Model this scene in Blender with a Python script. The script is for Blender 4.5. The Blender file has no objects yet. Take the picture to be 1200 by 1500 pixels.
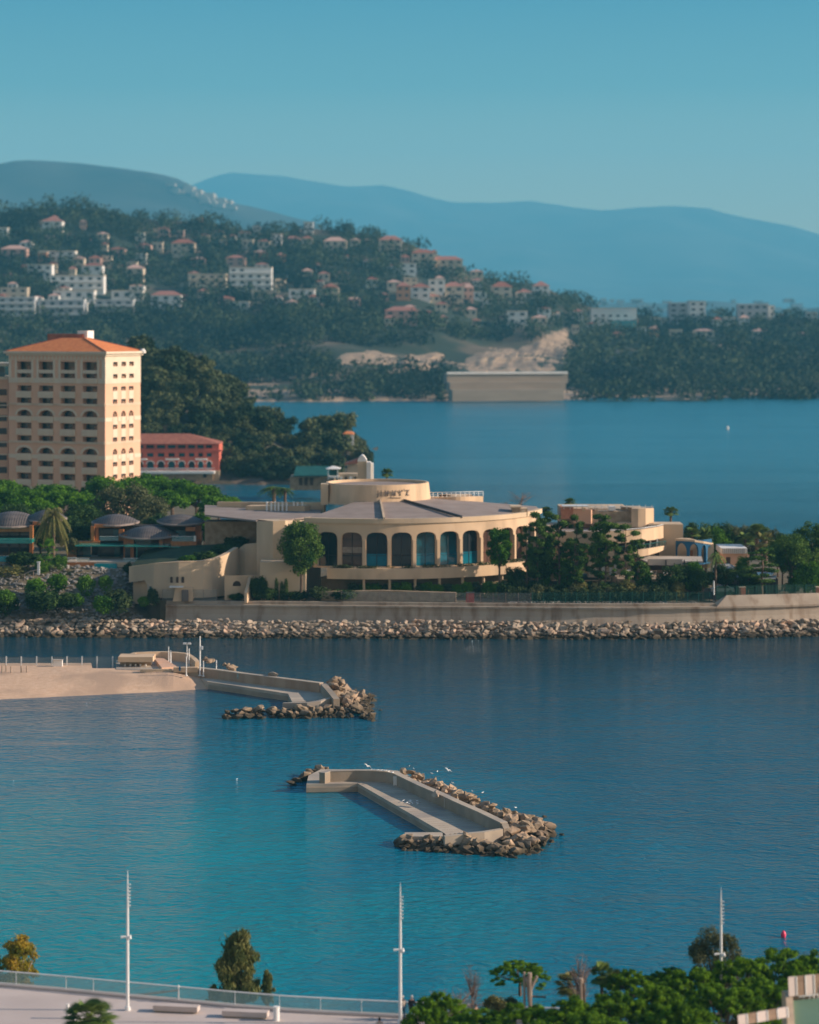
import bpy, bmesh, math, random
import numpy as np
from mathutils import Vector, Matrix
random.seed(7); rs = np.random.RandomState(11)
S = bpy.context.scene; C = S.collection
PI = math.pi; R = math.radians
# ---------------------------------------------------------------- camera, sky, sun
F = 3800.0; H = 55.0; YH = 470.0          # focal length in photo pixels, eye height, horizon row
cam = bpy.data.cameras.new('camera'); co = bpy.data.objects.new('camera', cam); C.objects.link(co)
co.location = (0, 0, H); co.rotation_euler = (R(90), 0, 0)
cam.sensor_fit = 'HORIZONTAL'; cam.sensor_width = 36.0; cam.lens = 36.0 * F / 1200.0
cam.shift_y = -(750.0 - YH) / 1200.0
cam.clip_start = 1.0; cam.clip_end = 60000
cam.dof.use_dof = True; cam.dof.focus_distance = 300.0; cam.dof.aperture_fstop = 0.275
S.camera = co
SUN_EL, SUN_AZ = 22.0, 1.5                 # sun stands to the right, a few degrees on the near side
sdir = Vector((math.cos(R(SUN_AZ)) * math.cos(R(SUN_EL)), -math.sin(R(SUN_AZ)) * math.cos(R(SUN_EL)), math.sin(R(SUN_EL))))
w = bpy.data.worlds.new('World'); S.world = w; w.use_nodes = True
nt = w.node_tree; nt.nodes.clear()
out = nt.nodes.new('ShaderNodeOutputWorld'); bg = nt.nodes.new('ShaderNodeBackground')
sky = nt.nodes.new('ShaderNodeTexSky'); sky.sky_type = 'NISHITA'; sky.sun_disc = False
sky.sun_elevation = R(SUN_EL); sky.sun_rotation = R(90 + SUN_AZ); sky.air_density = 1.0; sky.dust_density = 0.6; sky.ozone_density = 2.0
tint = nt.nodes.new('ShaderNodeMix'); tint.data_type = 'RGBA'; tint.blend_type = 'MULTIPLY'; tint.inputs[0].default_value = 1.0
tc = nt.nodes.new('ShaderNodeTexCoord'); sx = nt.nodes.new('ShaderNodeSeparateXYZ'); rp = nt.nodes.new('ShaderNodeValToRGB')
nt.links.new(tc.outputs['Generated'], sx.inputs[0]); nt.links.new(sx.outputs['Z'], rp.inputs[0])
SKYC = [(0.0, (1.2, 0.85, 0.46)), (0.035, (1.05, 0.78, 0.43)), (0.06, (0.85, 0.64, 0.39)), (0.09, (0.28, 0.40, 0.38)), (0.13, (0.065, 0.27, 0.37)), (0.2, (0.010, 0.18, 0.31)), (0.4, (0.015, 0.24, 0.44)), (0.65, (0.48, 0.62, 0.78))]
rp.color_ramp.elements[0].position = SKYC[0][0]; rp.color_ramp.elements[0].color = (*SKYC[0][1], 1)
rp.color_ramp.elements[1].position = SKYC[-1][0]; rp.color_ramp.elements[1].color = (*SKYC[-1][1], 1)
for p_, c_ in SKYC[1:-1]:
    e_ = rp.color_ramp.elements.new(p_); e_.color = (*c_, 1)
nt.links.new(sky.outputs[0], tint.inputs[6]); nt.links.new(rp.outputs[0], tint.inputs[7])
# warm fill added to the unseen sky behind the viewer, to lift shaded faces
wy = nt.nodes.new('ShaderNodeMapRange'); wy.interpolation_type = 'SMOOTHSTEP'; wy.inputs[1].default_value = 0.15; wy.inputs[2].default_value = -0.7; nt.links.new(sx.outputs['Y'], wy.inputs[0])
warm = nt.nodes.new('ShaderNodeMix'); warm.data_type = 'RGBA'; nt.links.new(wy.outputs[0], warm.inputs[0]); nt.links.new(rp.outputs[0], warm.inputs[6]); warm.inputs[7].default_value = (1.0, 0.72, 0.56, 1)
nt.links.new(warm.outputs[2], tint.inputs[7]); nt.links.new(tint.outputs[2], bg.inputs[0]); bg.inputs[1].default_value = 0.118
nt.links.new(bg.outputs[0], out.inputs[0])
sl = bpy.data.lights.new('sun', 'SUN'); sl.energy = 4.8; sl.angle = R(0.5); sl.color = (1.0, 0.82, 0.66)
so = bpy.data.objects.new('sun', sl); C.objects.link(so); so.rotation_euler = sdir.to_track_quat('Z', 'Y').to_euler(); so.location = (300, 0, 200)
S.view_settings.view_transform = 'Standard'; S.view_settings.look = 'None'; S.view_settings.gamma = 1.0
S.view_settings.exposure = 0.84
S.cycles.max_bounces = 6; S.cycles.volume_bounces = 1; S.cycles.diffuse_bounces = 3; S.cycles.glossy_bounces = 3
S.cycles.transparent_max_bounces = 8

def P(x, y, D): return Vector(((x - 600.0) * D / F, D, H - (y - YH) * D / F))
def G(x, y, z=0.0): return P(x, y, F * (H - z) / (y - YH))
def ZY(y, D): return H - (y - YH) * D / F
def XX(x, D): return (x - 600.0) * D / F

# ---------------------------------------------------------------- materials
M = {}
def mat(name, col, col2=None, scale=1.0, rough=0.75, bump=0.0, bscale=None, metal=0.0, spec=0.35, stretch=(1, 1, 1), detail=5, lo=0.35, hi=0.65, obj=False, col3=None, scale3=0.1, trans=None, alpha=None):
    m = bpy.data.materials.new(name); m.use_nodes = True; n = m.node_tree; b = n.nodes['Principled BSDF']
    b.inputs['Roughness'].default_value = rough; b.inputs['Metallic'].default_value = metal
    b.inputs['Specular IOR Level'].default_value = spec; b.inputs['Base Color'].default_value = (*col, 1)
    g = n.nodes.new('ShaderNodeTexCoord' if obj else 'ShaderNodeNewGeometry')
    src = g.outputs['Object'] if obj else g.outputs['Position']
    mp = n.nodes.new('ShaderNodeMapping'); mp.inputs['Scale'].default_value = stretch; n.links.new(src, mp.inputs[0])
    if col2:
        t = n.nodes.new('ShaderNodeTexNoise'); t.inputs['Scale'].default_value = scale; t.inputs['Detail'].default_value = detail
        n.links.new(mp.outputs[0], t.inputs['Vector'])
        r = n.nodes.new('ShaderNodeValToRGB'); r.color_ramp.elements[0].position = lo; r.color_ramp.elements[1].position = hi
        r.color_ramp.elements[0].color = (*col, 1); r.color_ramp.elements[1].color = (*col2, 1)
        n.links.new(t.outputs['Fac'], r.inputs[0]); last = r.outputs[0]
        if col3:
            t3 = n.nodes.new('ShaderNodeTexNoise'); t3.inputs['Scale'].default_value = scale3; n.links.new(mp.outputs[0], t3.inputs['Vector'])
            r3 = n.nodes.new('ShaderNodeMapRange'); r3.inputs[1].default_value = 0.5; r3.inputs[2].default_value = 0.65; n.links.new(t3.outputs['Fac'], r3.inputs[0])
            mx = n.nodes.new('ShaderNodeMix'); mx.data_type = 'RGBA'; n.links.new(r3.outputs[0], mx.inputs[0])
            n.links.new(last, mx.inputs[6]); mx.inputs[7].default_value = (*col3, 1); last = mx.outputs[2]
        n.links.new(last, b.inputs['Base Color'])
    if bump:
        t2 = n.nodes.new('ShaderNodeTexNoise'); t2.inputs['Scale'].default_value = bscale or scale * 4; t2.inputs['Detail'].default_value = 6
        n.links.new(mp.outputs[0], t2.inputs['Vector']); bp = n.nodes.new('ShaderNodeBump'); bp.inputs['Strength'].default_value = 1.0; bp.inputs['Distance'].default_value = bump
        n.links.new(t2.outputs['Fac'], bp.inputs['Height']); n.links.new(bp.outputs[0], b.inputs['Normal'])
    if alpha is not None: b.inputs['Alpha'].default_value = alpha
    M[name] = m; return m

mat('render_cream', (.60, .42, .26), (.67, .48, .31), .25, .85, .01, 6, col3=(.47, .335, .215), scale3=.22, stretch=(1, 1, .3))
mat('render_beige', (.56, .41, .26), (.64, .48, .32), .2, .85, .01, 6, col3=(.47, .36, .25), scale3=.15, stretch=(1, 1, .3))
mat('roof_membrane', (.25, .195, .165), (.31, .245, .21), .3, .9, .01, 5)
mat('peach_render', (.64, .385, .25), (.70, .43, .285), .15, .85, .005, 5)
mat('cream_trim', (.62, .51, .38), (.68, .57, .43), .4, .8)
mat('tile_orange', (.60, .17, .05), (.72, .25, .08), 1.2, .8, .05, 4, detail=8)
mat('tile_brown', (.26, .085, .055), (.36, .13, .08), .8, .85, .05, 4, detail=8)
mat('coral_render', (.50, .115, .075), (.57, .14, .09), .3, .85)
mat('white_paint', (.74, .70, .64), (.80, .77, .72), .5, .6)
mat('white_metal', (.78, .77, .74), None, rough=.35, spec=.5)
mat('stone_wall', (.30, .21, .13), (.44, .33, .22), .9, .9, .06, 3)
mat('glass_dark', (.010, .020, .026), (.025, .030, .035), .2, .06, spec=.45)
mat('glass_teal', (.01, .11, .15), (.02, .045, .05), .35, .08, spec=.45)
mat('sea_reflection_paint', (.01, .17, .24), (.015, .11, .16), .4, .08, spec=.5)  # teal colour stands in for the sea mirrored in the lower panes
mat('glass_brown', (.07, .04, .03), (.15, .08, .055), .25, .10, spec=.4, stretch=(.2, .2, 1.6))
mat('room_dark', (.035, .028, .025), (.10, .06, .04), .6, .8)
mat('curtain', (.40, .24, .14), (.14, .08, .06), 1.2, .9)
mat('concrete', (.29, .225, .16), (.39, .31, .23), .35, .9, .02, 5, col3=(.27, .23, .18), scale3=.2)
mat('paving_slab', (.44, .355, .265), (.51, .42, .32), .5, .9, .01, 5, col3=(.34, .29, .24), scale3=.15)
mat('promenade', (.52, .43, .38), (.57, .48, .43), .4, .85, .004, 8, col3=(.48, .40, .36), scale3=.08)
mat('sand', (.58, .375, .24), (.66, .45, .30), 1.5, .95, .05, 5, detail=8, col3=(.46, .31, .21), scale3=.12)
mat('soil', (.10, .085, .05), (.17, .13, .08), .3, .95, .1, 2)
mat('lawn_slope', (.018, .035, .014), (.04, .06, .02), .6, .95, .1, 3)
mat('hill_ground', (.020, .032, .018), (.17, .12, .08), .012, .95, .8, .06, lo=.50, hi=.66, detail=8)
mat('hill_rock', (.40, .28, .18), (.24, .17, .12), .06, .95, .8, .15, detail=8, stretch=(1, 1, .4))
mat('mountain_ground', (.006, .014, .018), (.060, .060, .052), .0022, .95, detail=8)
mat('bark', (.10, .065, .045), (.17, .12, .085), 1.5, .95, .02, 8)
mat('bark_pale', (.30, .22, .16), (.40, .31, .24), 2, .95)
mat('wood_warm', (.36, .13, .04), (.46, .18, .06), 1.0, .6, .004, 10, stretch=(4, 4, .4))
mat('zinc_roof', (.14, .115, .10), (.19, .155, .135), .4, .6, metal=.1)
mat('teal_glass_panel', (.02, .30, .25), None, rough=.12, spec=.6)
mat('pool_water', (.01, .26, .30), None, rough=.05, spec=.5)
mat('blue_paint', (.012, .10, .20), None, rough=.5)
mat('green_awning', (.006, .07, .06), (.01, .10, .085), .5, .7)
mat('brown_awning', (.30, .10, .045), None, rough=.85)
mat('grey_canvas', (.42, .36, .30), (.48, .42, .35), .4, .85)
mat('dark_metal', (.05, .05, .055), None, rough=.5, metal=.4)
mat('pink_plastic', (.80, .06, .14), None, rough=.4)
mat('red_paint', (.40, .03, .02), None, rough=.5)
mat('brick_pier', (.42, .18, .11), (.50, .24, .15), 2, .9)
mat('green_mesh', (.02, .10, .07), None, rough=.7, alpha=.22)
mat('wire_mesh', (.35, .36, .33), None, rough=.6, alpha=.16)
mat('rail_glass', (.35, .55, .55), None, rough=.06, spec=.5, alpha=.28)
mat('green_roof', (.115, .20, .125), (.135, .225, .145), .5, .8)
mat('skin', (.55, .32, .23), None, rough=.6)
mat('cloth_cream', (.60, .50, .40), None, rough=.9); mat('cloth_black', (.02, .02, .025), None, rough=.9)
mat('cloth_blue', (.04, .13, .20), None, rough=.9); mat('hair_dark', (.03, .02, .015), None, rough=.8); mat('hair_grey', (.45, .42, .40), None, rough=.8)
mat('feather', (.80, .80, .78), None, rough=.7); mat('feather_grey', (.35, .37, .40), None, rough=.7); mat('beak', (.7, .35, .03), None, rough=.5)

def leaf_mat(name, c1, c2, sc=1.0, tr=.25):
    m = mat(name, c1, c2, sc, .75, spec=.15, lo=.38, hi=.62, detail=3)
    n = m.node_tree; b = n.nodes['Principled BSDF']; o = n.nodes['Material Output']
    t = n.nodes.new('ShaderNodeBsdfTranslucent'); mx = n.nodes.new('ShaderNodeMixShader'); mx.inputs[0].default_value = tr
    src = b.inputs['Base Color'].links[0].from_socket; n.links.new(src, t.inputs[0])
    n.links.new(b.outputs[0], mx.inputs[1]); n.links.new(t.outputs[0], mx.inputs[2]); n.links.new(mx.outputs[0], o.inputs['Surface'])
leaf_mat('leaf_pine', (.030, .095, .006), (.19, .34, .014), 1.9, .3)
leaf_mat('leaf_stone_pine', (.040, .115, .008), (.11, .24, .012), .25, .3)
leaf_mat('leaf_dark', (.022, .052, .014), (.060, .110, .022), .35)
leaf_mat('leaf_coast', (.032, .085, .014), (.12, .20, .032), .5)
leaf_mat('leaf_olive', (.07, .085, .035), (.13, .135, .06), .6)
leaf_mat('leaf_bright', (.06, .15, .012), (.12, .24, .02), .8, .35)
leaf_mat('leaf_autumn', (.17, .18, .02), (.42, .28, .03), .9, .35)
leaf_mat('leaf_willow', (.09, .115, .035), (.22, .21, .07), .9)
leaf_mat('leaf_hedge', (.035, .060, .022), (.075, .105, .035), 1.2)
leaf_mat('leaf_palm', (.06, .12, .025), (.18, .24, .06), .9)
leaf_mat('leaf_palm_dry', (.13, .14, .04), (.24, .21, .07), .7)
leaf_mat('leaf_far', (.006, .018, .014), (.058, .078, .034), .018, .1)
leaf_mat('leaf_far_warm', (.022, .046, .018), (.125, .14, .055), .06, .15)
mat('twig', (.20, .14, .11), (.28, .2, .16), 1, .95)

def rock_mat(name, c1, c2, c3, wet=True):
    m = mat(name, c1, c2, .45, .9, .05, 3, detail=6, col3=c3, scale3=.35)
    if wet:
        n = m.node_tree; b = n.nodes['Principled BSDF']; src = b.inputs['Base Color'].links[0].from_socket
        g = n.nodes.new('ShaderNodeNewGeometry'); s = n.nodes.new('ShaderNodeSeparateXYZ'); n.links.new(g.outputs['Position'], s.inputs[0])
        t = n.nodes.new('ShaderNodeTexNoise'); t.inputs['Scale'].default_value = .8; n.links.new(g.outputs['Position'], t.inputs['Vector'])
        a = n.nodes.new('ShaderNodeMath'); a.operation = 'MULTIPLY_ADD'; a.inputs[1].default_value = -.9; n.links.new(t.outputs['Fac'], a.inputs[0]); n.links.new(s.outputs['Z'], a.inputs[2])
        r = n.nodes.new('ShaderNodeMapRange'); r.inputs[1].default_value = .0; r.inputs[2].default_value = .75; n.links.new(a.outputs[0], r.inputs[0])
        mx = n.nodes.new('ShaderNodeMix'); mx.data_type = 'RGBA'; n.links.new(r.outputs[0], mx.inputs[0]); mx.inputs[6].default_value = (.06, .045, .025, 1); n.links.new(src, mx.inputs[7]); n.links.new(mx.outputs[2], b.inputs['Base Color'])
rock_mat('rock_tan', (.38, .28, .18), (.17, .12, .08), (.46, .32, .21))
rock_mat('rock_pink', (.45, .36, .27), (.19, .15, .11), (.50, .35, .25))
rock_mat('rock_grey', (.25, .235, .215), (.14, .13, .12), (.34, .30, .26), wet=False)

def concrete_weathered():
    m = mat('seawall_concrete', (.35, .28, .215), (.43, .355, .275), .25, .9, .02, 3)
    n = m.node_tree; b = n.nodes['Principled BSDF']; src = b.inputs['Base Color'].links[0].from_socket
    g = n.nodes.new('ShaderNodeNewGeometry'); mp = n.nodes.new('ShaderNodeMapping'); mp.inputs['Scale'].default_value = (.55, .55, .06); n.links.new(g.outputs['Position'], mp.inputs[0])
    t = n.nodes.new('ShaderNodeTexNoise'); t.inputs['Scale'].default_value = 1.2; t.inputs['Detail'].default_value = 6; n.links.new(mp.outputs[0], t.inputs['Vector'])
    r = n.nodes.new('ShaderNodeMapRange'); r.inputs[1].default_value = .50; r.inputs[2].default_value = .72; n.links.new(t.outputs['Fac'], r.inputs[0])
    mx = n.nodes.new('ShaderNodeMix'); mx.data_type = 'RGBA'; n.links.new(r.outputs[0], mx.inputs[0]); n.links.new(src, mx.inputs[6]); mx.inputs[7].default_value = (.22, .15, .10, 1)
    n.links.new(mx.outputs[2], b.inputs['Base Color'])
concrete_weathered()

def water_mat():
    m = bpy.data.materials.new('sea_water'); m.use_nodes = True; n = m.node_tree; b = n.nodes['Principled BSDF']
    g = n.nodes.new('ShaderNodeNewGeometry'); L = n.links.new
    def noise(sc, st, det=3, rot=0.0, dist=0.0):
        mp = n.nodes.new('ShaderNodeMapping'); mp.inputs['Scale'].default_value = st; mp.inputs['Rotation'].default_value = (0, 0, rot); L(g.outputs['Position'], mp.inputs[0])
        t = n.nodes.new('ShaderNodeTexNoise'); t.inputs['Scale'].default_value = sc; t.inputs['Detail'].default_value = det; t.inputs['Distortion'].default_value = dist; L(mp.outputs[0], t.inputs['Vector']); return t.outputs['Fac']
    def math_(op, a, bb, c=None):
        k = n.nodes.new('ShaderNodeMath'); k.operation = op
        for i, v in enumerate((a, bb, c)):
            if v is None: continue
            if isinstance(v, (int, float)): k.inputs[i].default_value = v
            else: L(v, k.inputs[i])
        return k.outputs[0]
    sp = n.nodes.new('ShaderNodeSeparateXYZ'); L(g.outputs['Position'], sp.inputs[0])
    # shallow sandy bay near the left beach: distance from a point on that side
    dx = math_('MULTIPLY_ADD', sp.outputs['X'], 1 / 62.0, 48 / 62.0); dy = math_('MULTIPLY_ADD', sp.outputs['Y'], 1 / 105.0, -215 / 105.0)
    dd = math_('SQRT', math_('ADD', math_('MULTIPLY', dx, dx), math_('MULTIPLY', dy, dy)), 0)
    patch = noise(.03, (1, .5, 1), 4, .2, .6)
    sh = math_('ADD', dd, math_('MULTIPLY_ADD', patch, 1.3, -.65))
    mr = n.nodes.new('ShaderNodeMapRange'); mr.inputs[1].default_value = .35; mr.inputs[2].default_value = 1.6; L(sh, mr.inputs[0]); mr.interpolation_type = 'SMOOTHSTEP'
    ramp = n.nodes.new('ShaderNodeValToRGB'); L(mr.outputs[0], ramp.inputs[0])
    ramp.color_ramp.elements[0].color = (.0, .235, .265, 1); ramp.color_ramp.elements[1].color = (.0, .100, .160, 1)
    e = ramp.color_ramp.elements.new(.5); e.color = (.0, .155, .225, 1)
    wall_refl = n.nodes.new('ShaderNodeMapRange'); wall_refl.inputs[1].default_value = 340; wall_refl.inputs[2].default_value = 435; wall_refl.inputs[4].default_value = .9; L(math_('ADD', sp.outputs['Y'], math_('MULTIPLY_ADD', patch, 60, -30)), wall_refl.inputs[0])  # darker base colour paints the seawall's dark reflection into the water
    mxc = n.nodes.new('ShaderNodeMix'); mxc.data_type = 'RGBA'; L(wall_refl.outputs[0], mxc.inputs[0]); L(ramp.outputs[0], mxc.inputs[6]); mxc.inputs[7].default_value = (.002, .040, .062, 1)
    far = n.nodes.new('ShaderNodeMapRange'); far.inputs[1].default_value = 520; far.inputs[2].default_value = 1000; L(sp.outputs['Y'], far.inputs[0])  # paler base colour stands in for horizon sky reflected on the far bay
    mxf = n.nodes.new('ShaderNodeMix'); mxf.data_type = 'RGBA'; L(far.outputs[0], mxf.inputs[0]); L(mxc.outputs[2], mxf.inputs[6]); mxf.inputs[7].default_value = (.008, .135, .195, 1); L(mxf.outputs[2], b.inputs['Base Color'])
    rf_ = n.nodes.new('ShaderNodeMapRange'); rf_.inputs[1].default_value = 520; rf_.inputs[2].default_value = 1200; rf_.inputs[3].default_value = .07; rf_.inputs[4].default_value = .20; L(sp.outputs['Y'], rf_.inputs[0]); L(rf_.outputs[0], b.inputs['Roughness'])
    b.inputs['IOR'].default_value = 1.33; b.inputs['Specular IOR Level'].default_value = .5
    w1 = noise(.85, (.7, 1.15, 1), 5, .25, .8); w2 = noise(2.8, (.8, 1.2, 1), 4, -.2, .4); w3 = noise(.09, (.5, 1.4, 1), 3, .15, .5)
    amp = noise(.012, (.5, 1.6, 1), 3, .3, .8)
    ampr = n.nodes.new('ShaderNodeMapRange'); ampr.inputs[1].default_value = .35; ampr.inputs[2].default_value = .65; ampr.inputs[3].default_value = .55; ampr.inputs[4].default_value = 1.15; L(amp, ampr.inputs[0])
    h = math_('ADD', math_('MULTIPLY', w1, .46), math_('ADD', math_('MULTIPLY', w2, .06), math_('MULTIPLY', w3, .6)))
    h = math_('MULTIPLY', h, ampr.outputs[0])
    bp = n.nodes.new('ShaderNodeBump'); bp.inputs['Strength'].default_value = 1.0; bp.inputs['Distance'].default_value = .85; L(h, bp.inputs['Height']); L(bp.outputs[0], b.inputs['Normal'])
    M['sea_water'] = m
water_mat()

# ---------------------------------------------------------------- builders
def tag(o, label=None, cat=None, group=None, kind=None):
    if label: o['label'] = label
    if cat: o['category'] = cat
    if group: o['group'] = group
    if kind: o['kind'] = kind
    return o
def thing(name, loc, label, cat, group=None, rz=0.0):
    o = bpy.data.objects.new(name, None); C.objects.link(o); o.location = loc; o.rotation_euler = (0, 0, rz); o.empty_display_size = .5
    return tag(o, label, cat, group)
def link_mesh(name, me, m, parent=None, world=True, smooth=False):
    o = bpy.data.objects.new(name, me); C.objects.link(o)
    if m and not me.materials: me.materials.append(M[m] if isinstance(m, str) else m)
    if smooth: me.polygons.foreach_set('use_smooth', [True] * len(me.polygons))
    if parent:
        o.parent = parent
        if world:
            mm = Matrix.Identity(4); q = parent; 
            while q: mm = (Matrix.Translation(q.location) @ q.rotation_euler.to_matrix().to_4x4() @ Matrix.Diagonal((*q.scale, 1))) @ mm; q = q.parent
            if parent.parent: 
                me.transform(mm.inverted())
            else: me.transform(mm.inverted())
    return o
class MB:
    def __init__(s): s.v = []; s.f = []
    def poly(s, pts):
        i = len(s.v); s.v += [tuple(p) for p in pts]; s.f.append(tuple(range(i, i + len(pts))))
    def hexa(s, a):   # 8 points, bottom 4 then top 4 counter-clockwise
        i = len(s.v); s.v += [tuple(p) for p in a]
        for q in ((3, 2, 1, 0), (4, 5, 6, 7), (0, 1, 5, 4), (1, 2, 6, 5), (2, 3, 7, 6), (3, 0, 4, 7)): s.f.append(tuple(i + k for k in q))
    def box(s, x0, x1, y0, y1, z0, z1, mtx=None):
        a = [Vector(p) for p in ((x0, y0, z0), (x1, y0, z0), (x1, y1, z0), (x0, y1, z0), (x0, y0, z1), (x1, y0, z1), (x1, y1, z1), (x0, y1, z1))]
        if mtx: a = [mtx @ p for p in a]
        s.hexa(a); return s
    def pbox(s, x0, x1, y0, y1, D, dep):   # box whose front face, at distance D, covers these photo pixels
        a = P(x0, y1, D); b = P(x1, y0, D); return s.box(a.x, b.x, D, D + dep, a.z, b.z)
    def tube(s, pts, rad, n=6):
        base = len(s.v); pts = [Vector(p) for p in pts]; rad = rad if isinstance(rad, (list, tuple)) else [rad] * len(pts)
        for k, p in enumerate(pts):
            d = (pts[min(k + 1, len(pts) - 1)] - pts[max(k - 1, 0)]); d = d.normalized() if d.length > 1e-9 else Vector((0, 0, 1))
            u = d.cross(Vector((0, 1, 0)) if abs(d.y) < .9 else Vector((1, 0, 0))).normalized(); v = d.cross(u)
            for j in range(n): s.v.append(tuple(p + (u * math.cos(2 * PI * j / n) + v * math.sin(2 * PI * j / n)) * rad[k]))
        for k in range(len(pts) - 1):
            for j in range(n):
                a = base + k * n + j; b = base + k * n + (j + 1) % n; s.f.append((a, b, b + n, a + n))
        s.f.append(tuple(base + j for j in range(n))[::-1]); s.f.append(tuple(base + (len(pts) - 1) * n + j for j in range(n)))
        return s
    def prism(s, pts, z0, z1):            # closed plan polygon
        n = len(pts); i = len(s.v); s.v += [(p[0], p[1], z0) for p in pts] + [(p[0], p[1], z1) for p in pts]
        s.f.append(tuple(range(i, i + n))[::-1]); s.f.append(tuple(range(i + n, i + 2 * n)))
        for k in range(n): s.f.append((i + k, i + (k + 1) % n, i + n + (k + 1) % n, i + n + k))
        return s
    def wall(s, pts, th, closed=False):   # pts: (X, Y, zbottom, ztop); thickness goes away from the left-hand side
        n = len(pts); off = []
        for k in range(n):
            a = Vector(pts[max(k - 1, 0)][:2]); b = Vector(pts[min(k + 1, n - 1)][:2]); d = (b - a).normalized(); off.append(Vector((-d.y, d.x)) * th)
        i = len(s.v)
        for k, p in enumerate(pts):
            o = off[k]; s.v += [(p[0], p[1], p[2]), (p[0] + o.x, p[1] + o.y, p[2]), (p[0] + o.x, p[1] + o.y, p[3]), (p[0], p[1], p[3])]
        for k in range(n - 1):
            a = i + 4 * k; b = a + 4
            for j in range(4): s.f.append((a + j, b + j, b + (j + 1) % 4, a + (j + 1) % 4))
        s.f.append((i, i + 1, i + 2, i + 3)); e = i + 4 * (n - 1); s.f.append((e + 3, e + 2, e + 1, e)); return s
    def mesh(s, name):
        me = bpy.data.meshes.new(name); me.from_pydata(s.v, [], s.f); me.update(); return me
    def build(s, name, m, parent=None, world=True, smooth=False, recalc=True, **kw):
        me = s.mesh(name)
        if recalc:
            b = bmesh.new(); b.from_mesh(me); bmesh.ops.recalc_face_normals(b, faces=b.faces); b.to_mesh(me); b.free()
        o = link_mesh(name, me, m, parent, world, smooth)
        for k, v in kw.items(): o[k] = v
        return o
ARCH = 2.0                     # 2 is a half circle or ellipse, more is squarer
def holed(mapf, u0, u1, z0, z1, ops, depth, mb=None, nu=1, dz=.0):
    """wall skin with real openings. ops: (ua, ub, za, zb, rise); mapf(u, z, d) -> point, d metres behind the face"""
    mb = mb or MB(); us = {u0, u1}
    for k in range(nu + 1): us.add(u0 + (u1 - u0) * k / nu)
    for o in ops:
        us |= {o[0], o[1]}
        if o[4] > 0:
            for k in range(1, 10): us.add(o[0] + (o[1] - o[0]) * (1 - math.cos(PI * k / 10)) / 2)
    us = sorted(us); us = [u for i, u in enumerate(us) if i == 0 or u - us[i - 1] > 1e-4]
    def top(o, u):
        if o[4] <= 0: return o[3]
        t = (u - (o[0] + o[1]) / 2) / ((o[1] - o[0]) / 2); return o[3] - o[4] + o[4] * max(0, 1 - min(1, abs(t)) ** ARCH) ** (1 / ARCH)
    for a, b in zip(us, us[1:]):
        c = (a + b) / 2; inn = sorted([o for o in ops if o[0] - 1e-5 <= c <= o[1] + 1e-5], key=lambda o: o[2]); ca = cb = z0
        for o in inn:
            mb.poly((mapf(a, ca, 0), mapf(b, cb, 0), mapf(b, o[2], 0), mapf(a, o[2], 0)))
            mb.poly((mapf(a, o[2], 0), mapf(b, o[2], 0), mapf(b, o[2], depth), mapf(a, o[2], depth)))
            ta, tb = top(o, a), top(o, b)
            mb.poly((mapf(a, ta, 0), mapf(b, tb, 0), mapf(b, tb, depth), mapf(a, ta, depth)))
            ca, cb = ta, tb
        mb.poly((mapf(a, ca, 0), mapf(b, cb, 0), mapf(b, z1, 0), mapf(a, z1, 0)))
    for o in ops:
        for u in (o[0], o[1]):
            t = top(o, u); mb.poly((mapf(u, o[2], 0), mapf(u, o[2], depth), mapf(u, t, depth), mapf(u, t, 0)))
    return mb
def pane(mapf, o, depth, mb=None, thick=.08):
    mb = mb or MB(); pts = [(o[0] - .02, o[2] - .02), (o[1] + .02, o[2] - .02)]
    if o[4] > 0:
        for k in range(11):
            t = math.cos(PI * k / 10); pts.append(((o[0] + o[1]) / 2 + t * ((o[1] - o[0]) / 2 + .02), o[3] - o[4] + o[4] * max(0, 1 - abs(t) ** ARCH) ** (1 / ARCH) + .02))
    else: pts += [(o[1] + .02, o[3] + .02), (o[0] - .02, o[3] + .02)]
    f = [mapf(u, z, depth - .03) for u, z in pts]; b = [mapf(u, z, depth + thick) for u, z in pts]; n = len(f)
    mb.poly(f); mb.poly(b[::-1])
    for k in range(n): mb.poly((f[k], b[k], b[(k + 1) % n], f[(k + 1) % n]))
    return mb
def flatmap(o, ang):      # o: base corner; wall runs along direction ang; d goes inward (to the left of the run)
    dx, dy = math.cos(ang), math.sin(ang)
    return lambda u, z, d: Vector((o[0] + dx * u - dy * d, o[1] + dy * u + dx * d, z))

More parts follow.
